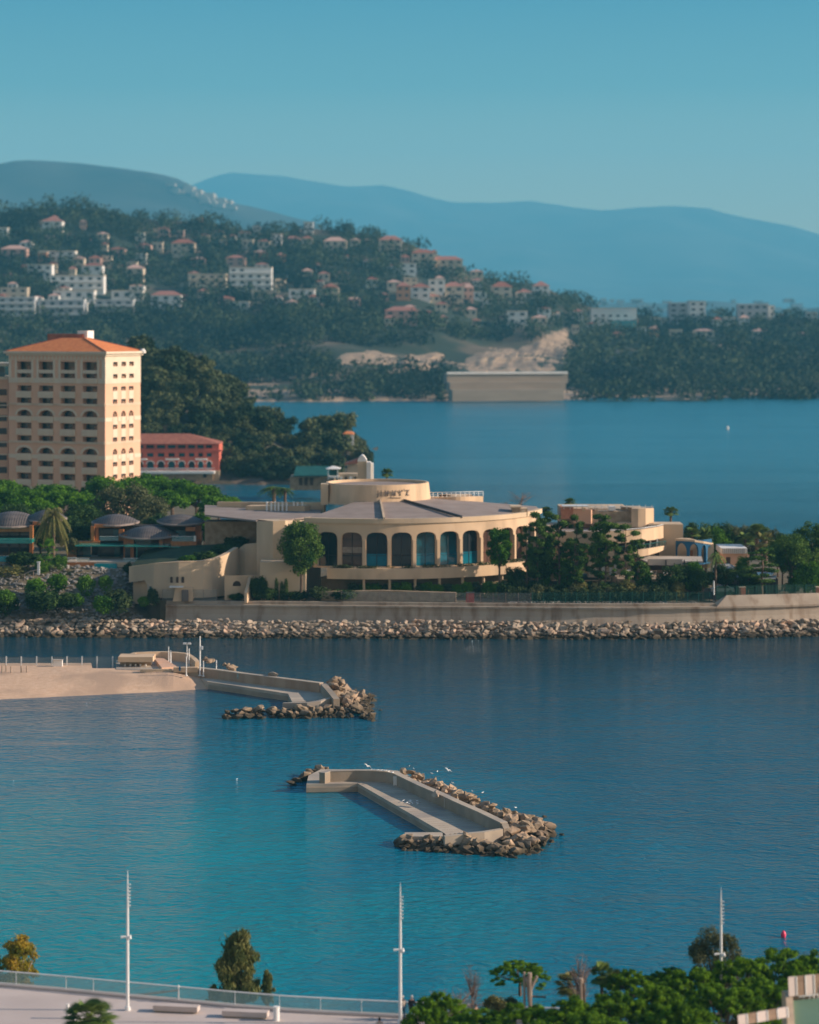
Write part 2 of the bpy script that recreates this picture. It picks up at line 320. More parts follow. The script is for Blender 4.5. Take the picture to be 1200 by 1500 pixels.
def foliage(name, blobs, n, size, seed=0, shell=.45, stretch=1.0, up=0.0, droop=0.0):
    r = np.random.RandomState(seed); bl = np.array(blobs, dtype=float)
    wgt = (bl[:, 3] * bl[:, 4] + bl[:, 3] * bl[:, 5]); wgt /= wgt.sum(); ix = r.choice(len(bl), n, p=wgt); B = bl[ix]
    d = r.normal(size=(n, 3)); d /= np.linalg.norm(d, axis=1)[:, None]; rad = (1 - shell * r.rand(n) ** 1.5) * (1 + .14 * r.normal(size=n))
    c = B[:, :3] + d * B[:, 3:6] * rad[:, None]
    nrm = d * .6 + r.normal(size=(n, 3)) * .6; nrm[:, 2] += .25 + up; nrm /= np.linalg.norm(nrm, axis=1)[:, None]
    t = np.cross(nrm, r.normal(size=(n, 3))); t /= np.linalg.norm(t, axis=1)[:, None]
    if droop: t = t * (1 - droop); t[:, 2] -= droop; t /= np.linalg.norm(t, axis=1)[:, None]
    b = np.cross(nrm, t); b /= np.maximum(np.linalg.norm(b, axis=1)[:, None], 1e-6); s = size * (.6 + .8 * r.rand(n))[:, None]
    t = t * s * stretch; b = b * s / stretch ** .5 * .7
    v = np.stack([c - t, c + b * .8 - t * .1, c + t, c - b * .8 + t * .1], 1).reshape(-1, 3)
    return v
def quads_mesh(name, v):
    me = bpy.data.meshes.new(name); n = len(v) // 4; me.vertices.add(len(v)); me.vertices.foreach_set('co', np.ascontiguousarray(v, dtype=np.float32).ravel())
    me.loops.add(4 * n); me.loops.foreach_set('vertex_index', np.arange(4 * n, dtype=np.int32)); me.polygons.add(n)
    me.polygons.foreach_set('loop_start', np.arange(0, 4 * n, 4, dtype=np.int32)); me.polygons.foreach_set('loop_total', np.full(n, 4, dtype=np.int32)); me.update(calc_edges=True); return me
def copy_tree(o, parent=None):
    c = o.copy(); C.objects.link(c)
    if parent: c.parent = parent
    for ch in list(o.children): copy_tree(ch, c)
    return c
protos = []
def proto(name, parts):      # parts: (part name, mesh, material); kept off camera until copied, removed at the end
    o = bpy.data.objects.new(name, None); C.objects.link(o)
    for pn, me, m in parts:
        q = bpy.data.objects.new(pn, me); C.objects.link(q); q.parent = o
        if not me.materials: me.materials.append(M[m])
    protos.append(o); return o
def drop(o):
    for ch in list(o.children): drop(ch)
    bpy.data.objects.remove(o)
def place(pr, loc, scale, rz, label, cat, group=None):
    c = copy_tree(pr); c.location = loc; c.scale = scale if not isinstance(scale, (int, float)) else (scale,) * 3; c.rotation_euler = (0, 0, rz); return tag(c, label, cat, group)
# ================================================================ THE SETTING
def struct(o, label=None): o['kind'] = 'structure'; return o
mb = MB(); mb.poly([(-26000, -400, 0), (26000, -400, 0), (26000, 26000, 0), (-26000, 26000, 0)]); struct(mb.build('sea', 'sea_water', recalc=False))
mb = MB(); mb.poly([(-26000, -400, -7), (26000, -400, -7), (26000, 26000, -7), (-26000, 26000, -7)]); struct(mb.build('seabed_ground', 'sand', recalc=False))

def interp(t, xs):
    if t <= xs[0][0]: return xs[0][1]
    for (a, b), (c, d) in zip(xs, xs[1:]):
        if t <= c: return b + (d - b) * (t - a) / (c - a)
    return xs[-1][1]
from mathutils import noise as mn
def nz(x, y, z=0.0): return mn.noise(Vector((x, y, z)))
def fbm(x, y, z=0.0, o=4): return mn.fractal(Vector((x, y, z)), 1.0, 2.0, o)
def terrain(name, m, xs, ridge, Dn, Df, yn, rows, amp, nsc, back=1.0, cols_noise=True):
    """land that climbs from its shore at distance Dn to a ridge at Df; ridge heights read from the skyline"""
    v = []; f = []; n = len(xs)
    for j in range(rows + 4):
        for i, x in enumerate(xs):
            t = min(j / rows, 1.0); D = Dn + (Df - Dn) * t; yr = interp(x, ridge); y = yn + (yr - yn) * t
            X = XX(x, Dn + (Df - Dn) * t); Z = ZY(y, D)
            if j > rows: D += (Df - Dn) * .35 * (j - rows); Z = Z * (1 - (j - rows) / 3.0 * 1.15)
            k = math.sin(PI * min(t, 1)) if j <= rows else 0
            Z += amp * fbm(X * nsc, D * nsc, 1.7) * (0 if j == 0 else .35 + .65 * k)
            if j == 0: Z = -4
            v.append((X, D, Z))
    for j in range(rows + 3):
        for i in range(n - 1): a = j * n + i; f.append((a, a + 1, a + n + 1, a + n))
    me = bpy.data.meshes.new(name); me.from_pydata(v, [], f); me.update(); o = link_mesh(name, me, m, smooth=True); return struct(o), me
def surf(me):
    from mathutils.bvhtree import BVHTree
    return BVHTree.FromPolygons([v.co.copy() for v in me.vertices], [tuple(p.vertices) for p in me.polygons])
def zat(bvh, x, y):
    h = bvh.ray_cast(Vector((x, y, 3000)), Vector((0, 0, -1))); return h[0].z if h[0] else 0.0
def hit(bvh, x, y):
    o = Vector((0, 0, H)); d = (P(x, y, 1000) - o).normalized(); h = bvh.ray_cast(o, d); return h[0]

# far mountains
RA = [(-900, 330), (-300, 262), (-120, 250), (0, 244), (30, 239), (90, 241), (170, 243), (230, 250), (270, 262), (290, 275), (330, 292), (400, 308), (460, 325), (520, 345), (600, 370), (700, 400), (820, 452), (1000, 461), (1300, 462)]
mtn_l, me_l = terrain('mountains', 'mountain_ground', [-900 + 20 * i for i in range(112)], RA, 7000, 9500, 462, 26, 85, .0011)
RB = [(-900, 300), (0, 300), (240, 290), (290, 262), (335, 251), (390, 258), (440, 265), (500, 271), (560, 271), (600, 279), (660, 292), (720, 297), (780, 295), (830, 304), (880, 311), (960, 311), (1040, 310), (1080, 318), (1140, 331), (1200, 345), (1300, 368), (1500, 400), (2200, 440)]
mtn_r, me_r = terrain('mountains', 'mountain_ground', [-900 + 20 * i for i in range(146)], RB, 16500, 21000, 467, 26, 200, .0006)

# wooded headland across the bay
RH = [(-700, 330), (-200, 318), (0, 316), (60, 306), (140, 308), (230, 322), (300, 322), (380, 338), (450, 333), (520, 345), (590, 355), (650, 376), (690, 398), (720, 408), (790, 418), (830, 440), (870, 452), (920, 458), (980, 468), (1040, 466), (1100, 466), (1200, 470), (1500, 472), (1900, 500)]
head, me_h = terrain('headland_hill', 'hill_ground', [-700 + 10 * i for i in range(241)], RH, 1760, 2650, 590, 60, 14, .006)
bvh_h = surf(me_h)

# bare rock faces laid on the land: each point is the ground there, bulging out a little
def cliff(name, bvh, x0, x1, prof, amp, m, seed=0, cols=40, rows=14):
    v = []; f = []; ok = []; last = None
    for j in range(rows + 1):
        for i in range(cols + 1):
            x = x0 + (x1 - x0) * i / cols; yt, yb = prof(x); t = j / rows; y = yb + (yt - yb) * t
            p = hit(bvh, x, min(y, 589 if bvh is bvh_h else 711)) ; ok.append(p is not None); p = p or last or P(x, y, 1800); last = p
            e = min(1, 3 * min(i, cols - i) / cols, 3 * min(j, rows - j) / rows if name != 'shore_rocks_hill' else 3 * (rows - j) / rows)
            q = amp * (.6 + .8 * fbm(p.x * .04, p.z * .08, seed) + .5 * nz(p.x * .15, p.z * .2, seed)) * e - (1 - e) * amp * .4
            v.append((p.x, p.y - q - (amp if t < .8 else 0) * 0, p.z))
    for j in range(rows):
        for i in range(cols):
            a = j * (cols + 1) + i
            if ok[a] and ok[a + 1] and ok[a + cols + 2] and ok[a + cols + 1]: f.append((a, a + 1, a + cols + 2, a + cols + 1))
    me = bpy.data.meshes.new(name); me.from_pydata(v, [], f); me.update(); return struct(link_mesh(name, me, m))
cliff('cliff_hill', bvh_h, 648, 856, lambda x: (interp(x, [(648, 540), (680, 516), (720, 508), (770, 500), (800, 482), (830, 474), (856, 486)]), interp(x, [(648, 556), (790, 556), (830, 540), (856, 500)])), 16, 'hill_rock', 3, 60, 20)
cliff('cliff_hill', bvh_h, 560, 660, lambda x: (interp(x, [(560, 538), (600, 518), (640, 512), (660, 520)]), 548), 12, 'hill_rock', 9, 24, 8)
cliff('shore_rocks_hill', bvh_h, -100, 1400, lambda x: (568 + 7 * nz(x * .02, 1), 589), 9, 'hill_rock', 5, 300, 5)
for (a, b, t, bb) in ((480, 600, 512, 538), (205, 330, 505, 548), (400, 520, 540, 556), (980, 1100, 500, 514), (330, 410, 552, 568)):
    cliff('rock_outcrop_hill', bvh_h, a, b, (lambda t, bb, a, b: lambda x: (t + 8 * nz(x * .05, t) + (bb - t) * .6 * abs(2 * (x - a) / (b - a) - 1) ** 2, bb))(t, bb, a, b), 8, 'hill_rock', a, 22, 8)

# the wood on the headland: too many crowns to count, one object
def wood(name, bvh, n, xr, yr, cr, leaf, per, m, avoid=(), seed=5, below=None):
    r = np.random.RandomState(seed); out = []; k = 0
    for _ in range(n):
        x = r.uniform(*xr); y = r.uniform(*yr)
        if below and y < below(x) + 2: continue
        if any(a <= x <= c and b <= y <= d for a, b, c, d in avoid): continue
        p = hit(bvh, x, y)
        if p is None: continue
        if nz(p.x * .006, p.y * .012, 3.3) + .5 * nz(p.x * .02, p.y * .03, 7.7) > .40: continue
        R_ = cr * r.uniform(.6, 1.3); nn = max(10, int(per * (R_ / cr) ** 2))
        bl = [(p.x, p.y, p.z + R_ * .7, R_, R_, R_ * .85), (p.x + R_ * .5, p.y - R_ * .3, p.z + R_ * .5, R_ * .6, R_ * .6, R_ * .6)]
        out.append(foliage('', bl, nn, leaf, r.randint(1 << 30), .3)); k += 1
    me = quads_mesh(name, np.concatenate(out)); o = link_mesh(name, me, m); return o
HOUSES = [  # centre x, base y, width, height in the photograph, wall, roof (h hip, f flat), words
 (76, 343, 30, 24, 'w', 'h'), (4, 352, 14, 18, 'w', 'f'), (20, 382, 38, 22, 'p', 'h'), (84, 382, 52, 14, 'w', 'f'), (38, 366, 18, 14, 'w', 'h'), (172, 376, 22, 14, 'p', 'h'), (210, 370, 22, 14, 'p', 'h'),
 (268, 375, 34, 24, 'c', 'h'), (290, 390, 22, 14, 'p', 'h'), (345, 390, 28, 16, 'p', 'h'), (197, 412, 26, 24, 'c', 'h'), (367, 428, 62, 36, 'w', 't'), (304, 420, 54, 18, 'c', 't'), (58, 408, 36, 20, 'w', 'f'),
 (112, 424, 80, 20, 'w', 't'), (243, 453, 44, 26, 'w', 'r'), (405, 360, 15, 17, 'w', 'f'), (452, 340, 14, 14, 'w', 'f'), (428, 360, 22, 14, 'p', 'h'), (450, 360, 15, 14, 'c', 'h'), (491, 372, 34, 24, 'c', 'h'),
 (572, 372, 34, 26, 'c', 'h'), (597, 402, 26, 16, 'w', 'f'), (484, 440, 24, 24, 'c', 'h'), (591, 438, 20, 24, 'o', 'h'), (588, 474, 48, 24, 'p', 'r'), (427, 456, 17, 17, 'w', 'h'), (388, 440, 40, 14, 'c', 'f'),
 (442, 438, 38, 14, 'w', 'f'), (24, 472, 54, 36, 'g', 't'), (90, 472, 66, 32, 'g', 't'), (167, 466, 56, 26, 'g', 't'), (108, 440, 60, 14, 'w', 'f'), (186, 440, 46, 14, 'w', 'f'), (20, 440, 40, 18, 'c', 'f'),
 (620, 388, 34, 22, 'c', 'h'), (655, 398, 46, 22, 'c', 'r'), (616, 438, 28, 22, 'w', 'h'), (640, 430, 24, 20, 'w', 'f'), (665, 440, 30, 26, 'c', 'h'), (686, 440, 16, 24, 'p', 'h'), (735, 444, 30, 30, 'c', 'h'),
 (768, 444, 24, 20, 'w', 'h'), (793, 441, 24, 28, 'w', 'r'), (758, 476, 30, 20, 'w', 'f'), (735, 476, 18, 13, 'c', 'h'), (791, 476, 22, 14, 'c', 'h'), (604, 474, 14, 24, 'o', 'h'), (846, 468, 16, 15, 'w', 'h'),
 (900, 482, 66, 30, 'w', 'P'), (962, 478, 16, 12, 'w', 'f'), (994, 474, 28, 30, 'g', 'f'), (1022, 474, 24, 32, 'w', 'f'), (1051, 478, 14, 13, 'w', 'h'), (1104, 474, 44, 28, 'g', 'f'), (1128, 474, 14, 26, 'w', 'f'),
 (1091, 478, 14, 16, 'w', 'h'), (1190, 472, 16, 14, 'w', 'f'), (1032, 494, 30, 12, 'c', 'h'), (135, 400, 30, 14, 'w', 'h'), (320, 350, 18, 13, 'c', 'h'), (240, 345, 16, 12, 'p', 'h'), (150, 352, 16, 12, 'c', 'h'),
 (540, 392, 18, 13, 'w', 'h'), (520, 360, 14, 11, 'c', 'h'), (330, 446, 24, 12, 'p', 'h'), (350, 452, 30, 10, 'w', 'f'), (545, 420, 18, 14, 'w', 'h'), (880, 462, 14, 10, 'c', 'h'), (700, 420, 14, 12, 'w', 'h')]
avoid = [(x - w_ * .55, y - h_ * .9, x + w_ * .55, y + 3) for x, y, w_, h_, a, b in HOUSES] + [(655, 500, 835, 592), (790, 485, 850, 520), (490, 508, 655, 552)]
o = wood('headland_woodland', bvh_h, 6200, (-120, 1320), (300, 588), 8.0, 1.5, 70, 'leaf_far', avoid)
tag(o, kind='stuff'); tag(o, 'dark green wood of pines covering the headland across the bay', 'woodland')

WALLC = {'w': 'white_paint', 'p': 'peach_far', 'c': 'cream_far', 'o': 'ochre_far', 'g': 'grey_far'}
mat('peach_far', (.56, .34, .27), None); mat('cream_far', (.64, .52, .38), None); mat('ochre_far', (.55, .25, .12), None); mat('grey_far', (.42, .42, .42), None); mat('red_far', (.36, .15, .11), None); mat('window_far', (.03, .04, .05), None, rough=.2)
WORD = {'w': 'white', 'p': 'pale pink', 'c': 'cream', 'o': 'ochre', 'g': 'grey'}
def far_house(i, x, y, wp, hp, wc, rt):
    p = hit(bvh_h, x, min(y, 589))
    if p is None or p.y > 2700: 
        D = 2560; p = P(x, y, D)
    D = p.y - 6; X0 = XX(x - wp / 2, D); X1 = XX(x + wp / 2, D); ww = X1 - X0; hh = hp * D / F; z0 = P(x, y, D).z; dep = max(8, min(ww, 16))
    big = rt == 't' or wp > 50
    where = ('high on the headland' if x < 320 and y < 400 else 'low on the headland' if x < 320 else 'on the headland ridge' if x < 560 and y < 400 else 'on the headland slope' if x < 560 else 'on the descending spur' if x < 830 else 'on the low wooded point')
    side = ''
    lab = '%s %s with %s roof %s' % (WORD[wc], 'apartment block' if big else 'villa', {'h': 'tiled', 'r': 'red', 'f': 'flat', 't': 'flat', 'P': 'flat'}[rt], where)
    t = thing('apartment_building' if big else 'villa', ((X0 + X1) / 2, D, z0), lab, 'apartment block' if big else 'villa')
    t['_n'] = i
    bb = MB().box(X0, X1, D, D + dep, z0 - 8, z0 + hh * (.8 if rt in 'hr' else 1)); zt = z0 + hh * (.8 if rt in 'hr' else 1)
    bb.build('wall', WALLC[wc], t)
    rf = MB()
    if rt in 'hr':
        e = .8; a = [(X0 - e, D - e, zt), (X1 + e, D - e, zt), (X1 + e, D + dep + e, zt), (X0 - e, D + dep + e, zt)]; q = min(ww, dep) * .45; zr = zt + hh * .25
        b = [(X0 + q, D + dep / 2 - .3, zr), (X1 - q, D + dep / 2 - .3, zr), (X1 - q, D + dep / 2 + .3, zr), (X0 + q, D + dep / 2 + .3, zr)]; rf.hexa([*a, *b])
        rf.build('roof', 'red_far' if rt == 'r' or i % 3 == 0 else ('tile_brown' if i % 2 else 'peach_far'), t)
    else:
        rf.box(X0 - .4, X1 + .4, D - .4, D + dep + .4, zt, zt + .7); rf.build('roof', 'cream_far' if wc != 'g' else 'white_paint', t)
    fl = max(1, int(round((zt - z0) / 5.5))); nc = max(2, int(ww / 7))
    if rt == 't':
        for k in range(fl):
            zz = z0 + (zt - z0) * k / fl; MB().box(X0 - .02, X1 + .02, D - 1.6, D - .01, zz + .1, zz + 1.3).build('balcony', WALLC[wc] if wc != 'g' else 'white_paint', t)
    cnt = 0
    for k in range(fl):
        for c_ in range(nc):
            if cnt > 16: break
            xa = X0 + ww * (c_ + .28) / nc; xb = X0 + ww * (c_ + .72) / nc; za = z0 + (zt - z0) * (k + .38) / fl; zb = z0 + (zt - z0) * (k + .8) / fl
            MB().box(xa, xb, D - .06, D + .05, za, zb).build('window', 'window_far', t); cnt += 1
    if rt == 'P': MB().box(X0 + ww * .42, X0 + ww * .98, D - 9, D - 2, z0 + hh * .05, z0 + hh * .42).build('pool', 'pool_water', t)
    return t
hs = [far_house(i, *h) for i, h in enumerate(HOUSES)]
# make every villa's label single it out among its look-alikes, by order from the left
from collections import defaultdict
gp = defaultdict(list)
for t in hs: gp[t['label']].append(t)
ORD = ['leftmost', 'second', 'third', 'fourth', 'fifth', 'sixth', 'seventh', 'eighth', 'ninth', 'tenth']
for lab, L_ in gp.items():
    if len(L_) > 1:
        L_.sort(key=lambda t: t.location.x / t.location.y)
        for k, t in enumerate(L_):
            nm = 'leftmost ' if k == 0 else ('rightmost ' if k == len(L_) - 1 else ORD[k] + '-from-left ')
            t['label'] = nm + lab
for t in hs: t['group'] = 'houses on the headland'; del t['_n']
# the many smaller houses between them
rz_ = random.Random(21); taken = [(x, y) for x, y, *_ in HOUSES]; more = 0
for (x0, x1, y0, y1, n_, words) in ((0, 210, 385, 470, 24, 'on the lower left of the headland'), (0, 330, 330, 385, 14, 'on the upper left of the headland'), (250, 520, 395, 455, 18, 'in the middle of the headland slope'), (330, 560, 345, 390, 10, 'just under the headland ridge'), (545, 720, 372, 445, 20, 'on the spur of the headland'), (560, 820, 440, 478, 10, 'low on the spur of the headland'), (840, 1195, 472, 500, 12, 'on the low wooded point')):
    for _ in range(n_ * 6):
        if n_ <= 0: break
        x, y = rz_.uniform(x0, x1), rz_.uniform(y0, y1)
        if hit(bvh_h, x, y) is None or any(abs(x - a) < 17 and abs(y - b) < 11 for a, b in taken): continue
        taken.append((x, y)); n_ -= 1; t = far_house(rz_.randint(0, 99), x, y, rz_.uniform(9, 21), rz_.uniform(9, 15), rz_.choice('wwcccpo'), rz_.choice('hhf')); t['label'] = 'small pale house half hidden by trees ' + words; t['group'] = 'small houses ' + words; del t['_n']
mat('terrace_stone', (.27, .21, .155), (.33, .26, .195), .05, .9, stretch=(1, 1, 4))
# terraced beach wall below the cliff
t = thing('retaining_wall', P(742, 586, 1742), 'long stepped pale stone retaining wall at the foot of the quarried cliff on the headland', 'retaining wall')
for k, (ya, yb, d) in enumerate(((548, 562, 1762), (560, 573, 1752), (571, 588, 1742))):
    MB().wall([(XX(655 + 4 * k, d), d, ZY(yb, d), ZY(ya, d)), (XX(832 - 3 * k, d + 16), d + 16, ZY(yb, d), ZY(ya, d))], 12).build('terrace', 'terrace_stone', t)
MB().wall([(XX(655, 1761), 1761, ZY(548, 1761), ZY(545, 1761)), (XX(832, 1777), 1777, ZY(548, 1761), ZY(545, 1761))], 2).build('parapet', 'white_paint', t)

# small marina town far off under the mountains
r = random.Random(4)
for k in range(34):
    x = r.uniform(815, 1195); y = r.uniform(440, 456); D = 6600; p = P(x, y, D); 
    ww = r.uniform(10, 30); hh = r.uniform(4, 9)
    if k == 0: tb = MB()
    tb.box(p.x, p.x + ww, D, D + 30, p.z - 3, p.z + hh)
mat('town_far', (.42, .38, .33), None)
o = tb.build('distant_town', 'town_far'); tag(o, 'hazy white town strung along the far coast below the mountains', 'town', kind='stuff')
tb = MB(); bvh_m = surf(me_l)
for k in range(26):
    x = r.gauss(290, 22); y = 290 + (x - 290) * .35 + r.gauss(0, 5); p = hit(bvh_m, x, y)
    if p is None: continue
    D = p.y; tb.box(p.x, p.x + r.uniform(15, 40), D - 30, D + 120, p.z - 5, p.z + r.uniform(5, 14))
mat('village_far', (.34, .28, .22), None)
o = tb.build('hilltop_village', 'village_far'); tag(o, 'blurred pale village high on the left mountain', 'village', kind='stuff')

mat('prom_ground', (.03, .035, .02), (.10, .075, .05), .06, .95, .5, .3)
# rocky wooded promontory behind the hotel
RP = [(-500, 560), (0, 560), (180, 545), (215, 528), (250, 530), (290, 552), (320, 575), (350, 592), (385, 612), (400, 630), (430, 648), (465, 638), (500, 642), (522, 660), (536, 678), (548, 704)]
prom, me_p = terrain('promontory_hill', 'prom_ground', [-500 + 8 * i for i in range(132)], RP, 868, 990, 712, 26, 5, .02)
bvh_p = surf(me_p)
cliff('promontory_rock_hill', bvh_p, 285, 322, lambda x: (565 + abs(x - 300) * .8, 618), 6, 'hill_rock', 2, 16, 12)
cliff('promontory_rock_hill', bvh_p, 512, 545, lambda x: (interp(x, [(512, 668), (530, 680), (545, 700)]), 711), 4, 'hill_rock', 12, 16, 12)
mat('dark_shore_rock', (.07, .05, .035), (.16, .115, .08), .2, .95, .4, .5)
cliff('shore_rocks_hill', bvh_p, 318, 520, lambda x: (696 + 3 * nz(x * .05, 2), 713), 3, 'dark_shore_rock', 7, 50, 5)

# the peninsula the buildings stand on
plan = [(-300, 470), (190, 470), (235, 458.5), (850, 455), (1000, 455.5), (1300, 466), (1500, 490), (1500, 590), (1250, 580), (1000, 565), (780, 540), (560, 536), (430, 545), (352, 580), (325, 640), (300, 700), (240, 740), (-300, 760)]
MB().prism([(XX(x, D), D) for x, D in plan], -5, 5.6).build('peninsula_ground', 'soil')['kind'] = 'structure'
# slope of the left shore, from the waterline up to the villa gardens
v = []; f = []; nx, ny = 60, 20
for j in range(ny + 1):
    for i in range(nx + 1):
        x = -260 + (500) * i / nx; t = j / ny; D = 449.5 + t * 38; top = interp(x, [(-300, 11), (100, 10.2), (185, 9.8), (205, 6.5), (240, 4.0)])
        z = -1.5 + (top + 1.5) * min(1, t * 1.6) ** .85; z += .35 * nz(XX(x, D) * .3, D * .3) * math.sin(PI * min(1, t * 1.5)); v.append((XX(x, D), D, z))
for j in range(ny):
    for i in range(nx): a = j * (nx + 1) + i; f.append((a, a + 1, a + nx + 2, a + nx + 1))
me_s = bpy.data.meshes.new('slope'); me_s.from_pydata(v, [], f); me_s.update(); struct(link_mesh('shore_slope_ground', me_s, 'soil', smooth=True)); bvh_s = surf(me_s)

# haze: one closed box of even, pale air round the camera and everything built
def haze():
    o = MB().box(-14000, 14000, -300, 25000, -9, 1700).build('haze', None)
    m = bpy.data.materials.new('haze_air'); m.use_nodes = True; n = m.node_tree; n.nodes.clear(); oo = n.nodes.new('ShaderNodeOutputMaterial'); vv = n.nodes.new('ShaderNodeVolumePrincipled')
    vv.inputs['Color'].default_value = (.17, .59, .81, 1); vv.inputs['Density'].default_value = HAZE; vv.inputs['Anisotropy'].default_value = .0
    n.links.new(vv.outputs[0], oo.inputs['Volume']); o.data.materials.append(m); tag(o, 'pale blue sea haze over the bay and the far hills', 'haze', kind='stuff')
HAZE = 0.80e-4
haze()
# ================================================================ BUILDINGS
# --- hotel tower -------------------------------------------------
def tower():
    D0 = 630.0; k = F / D0; ZZ = lambda y: H - (y - YH) / k
    c = P(154, 700, D0); phi = R(25)
    t = thing('hotel_tower', (c.x, D0, 6.0), 'tall peach and cream hotel tower with orange tiled roof and arched balconies', 'hotel')
    W1, W2 = 27.8, 16.6
    la = PI - phi; A = Vector((c.x + math.cos(la) * W1, D0 + math.sin(la) * W1, 0))
    fl = flatmap((A.x, A.y), -phi)                 # left face, run from its far left corner to the near corner
    fr = flatmap((c.x, D0), PI / 2 - phi)          # right face, run from the near corner backwards
    zf = lambda zy: ZZ(470 + zy / 5.217); ZT = ZZ(516)
    cols = [(.0875, .2375), (.315, .465), (.543, .693), (.771, .92)]
    rows = [(440, 315, 0, 't'), (545, 500, 0, 'b'), (640, 595, 0, 'r'), (738, 690, 1, 'b'), (835, 790, 0, 'b'), (935, 890, 0, 'r'), (1028, 980, 1, 'b'), (1125, 1083, 0, 'b'), (1228, 1180, 0, 'r'), (1322, 1275, 1, 'b'), (1420, 1378, 0, 'b')]
    opsL = []
    for a, b in cols:
        for zb, zt, ar, kk in rows: opsL.append((a * W1, b * W1, zf(zb), zf(zt), (zf(zt) - zf(zb)) * .85 if ar else 0))
    zb0 = 6.0
    wl = holed(fl, 0, W1, zb0, ZT, opsL, 1.8)
    colr = [(.215, .34), (.45, .58), (.67, .80)]
    rr = [(350, 317, 0), (443, 411, 0), (538, 507, 0), (638, 605, 0), (738, 695, 1), (832, 800, 0), (930, 897, 0), (1028, 985, 1), (1120, 1087, 0), (1215, 1183, 0), (1310, 1270, 1), (1405, 1375, 0)]
    opsR = [(a * W2, b * W2, zf(zb), zf(zt), (zf(zt) - zf(zb)) * .8 if ar else 0) for a, b in colr for zb, zt, ar in rr]
    holed(fr, 0, W2, zb0, ZT, opsR, .5, wl)
    B = fr(W2, 0, 0); Cc = B + (A - Vector((c.x, D0, 0)))
    for p, q in ((B, Cc), (Cc, A)): wl.poly([(p.x, p.y, zb0), (q.x, q.y, zb0), (q.x, q.y, ZT), (p.x, p.y, ZT)])
    wl.build('wall', 'peach_render', t, recalc=False)
    rnd = random.Random(3)
    for n_, o in enumerate(opsL):      # every loggia: a dark recess with its window, a tan curtain, its balustrade
        q = (o[0], o[1], o[2], o[3], 0); wn = pane(fl, q, 1.8).build('window', 'glass_dark', t)
        xa = o[0] + (o[1] - o[0]) * rnd.uniform(.45, .6); 
        pane(fl, (xa, o[1] - .15, o[2] + .1, o[2] + (o[3] - o[2]) * rnd.uniform(.6, .85), 0), 1.55).build('curtain', 'curtain', wn)
    for n_, o in enumerate(opsR):
        wn = pane(fr, o, .42).build('window', 'glass_dark', t)
        xa = o[0] + (o[1] - o[0]) * .5; pane(fr, (xa, o[1] - .15, o[2] + .1, o[3] - .5, 0), .36).build('curtain', 'curtain', wn)
    def slab(f, u0, u1, za, zb, out, m, name, parent=t):
        pts = [f(u0, za, -out), f(u1, za, -out), f(u1, za, .05), f(u0, za, .05), f(u0, zb, -out), f(u1, zb, -out), f(u1, zb, .05), f(u0, zb, .05)]
        mb = MB(); mb.hexa(pts); return mb.build(name, m, parent)
    for a, b in cols:
        for (z1, z2) in ((480, 441), (594, 546), (786, 739), (884, 836), (1080, 1029), (1174, 1126), (1270, 1230)):
            o = slab(fl, a * W1 - .1, b * W1 + .1, zf(z1), zf(z2), .35, 'cream_trim', 'balcony')
            mb = MB()
            for q in range(9):
                u = a * W1 + (b - a) * W1 * (q + .5) / 9; mb.hexa([fl(u - .1, zf(z1) + .25, -.42), fl(u + .1, zf(z1) + .25, -.42), fl(u + .1, zf(z1) + .25, -.36), fl(u - .1, zf(z1) + .25, -.36), fl(u - .1, zf(z2) - .25, -.42), fl(u + .1, zf(z2) - .25, -.42), fl(u + .1, zf(z2) - .25, -.36), fl(u - .1, zf(z2) - .25, -.36)])
            mb.build('balustrade', 'cream_trim', o)
        slab(fl, a * W1, b * W1, zf(405), zf(378), -.3, 'cream_trim', 'balcony')
        for z1, z2 in ((655, 641), (945, 936), (1238, 1229)): slab(fl, a * W1, b * W1, zf(z1), zf(z2), .25, 'cream_trim', 'balcony')
        for arow in rows:   # archivolts round the arched loggias
            if not arow[2]: continue
            mb = MB(); n = 12; zc = zf(arow[1]) - (zf(arow[1]) - zf(arow[0])) * .85; h_ = (zf(arow[1]) - zf(arow[0])) * .85; cu = (a + b) / 2 * W1; hw = (b - a) / 2 * W1
            for i in range(n):
                t0, t1 = PI * i / n, PI * (i + 1) / n; g = lambda th, e, dd: fl(cu + math.cos(th) * (hw + e), zc + math.sin(th) * (h_ + e), dd)
                mb.hexa([g(t0, .05, -.15), g(t1, .05, -.15), g(t1, .05, .02), g(t0, .05, .02), g(t0, .55, -.15), g(t1, .55, -.15), g(t1, .55, .02), g(t0, .55, .02)])
            mb.build('arch_trim', 'cream_trim', t)
    ub = [0] + [v for a, b in cols for v in (a * W1, b * W1)] + [W1 + .12]
    for i in range(0, len(ub), 2):      # cream string courses between the bays, and the pale top storey
        for z1, z2, e in ((772, 741, .12), (1064, 1034, .12), (480, 442, .12)): slab(fl, ub[i], ub[i + 1], zf(z1), zf(z2), e, 'cream_trim', 'string_course')
        w_ = ub[i + 1] - ub[i]; slab(fl, ub[i], ub[i] + (.6 if i else w_ * .32), zf(441), zf(300), .11, 'cream_trim', 'pilaster'); slab(fl, ub[i + 1] - (.6 if i < 8 else w_ * .4), ub[i + 1], zf(441), zf(300), .11, 'cream_trim', 'pilaster')
    slab(fl, 0, W1 + .1, zf(300), zf(236), .13, 'cream_trim', 'frieze')
    mb = MB()
    for q in range(26):
        u = W1 * (q + .5) / 26; mb.hexa([fl(u - .25, zf(295), -.16), fl(u + .25, zf(295), -.16), fl(u + .25, zf(295), -.131), fl(u - .25, zf(295), -.131), fl(u - .25, zf(268), -.16), fl(u + .25, zf(268), -.16), fl(u + .25, zf(268), -.131), fl(u - .25, zf(268), -.131)])
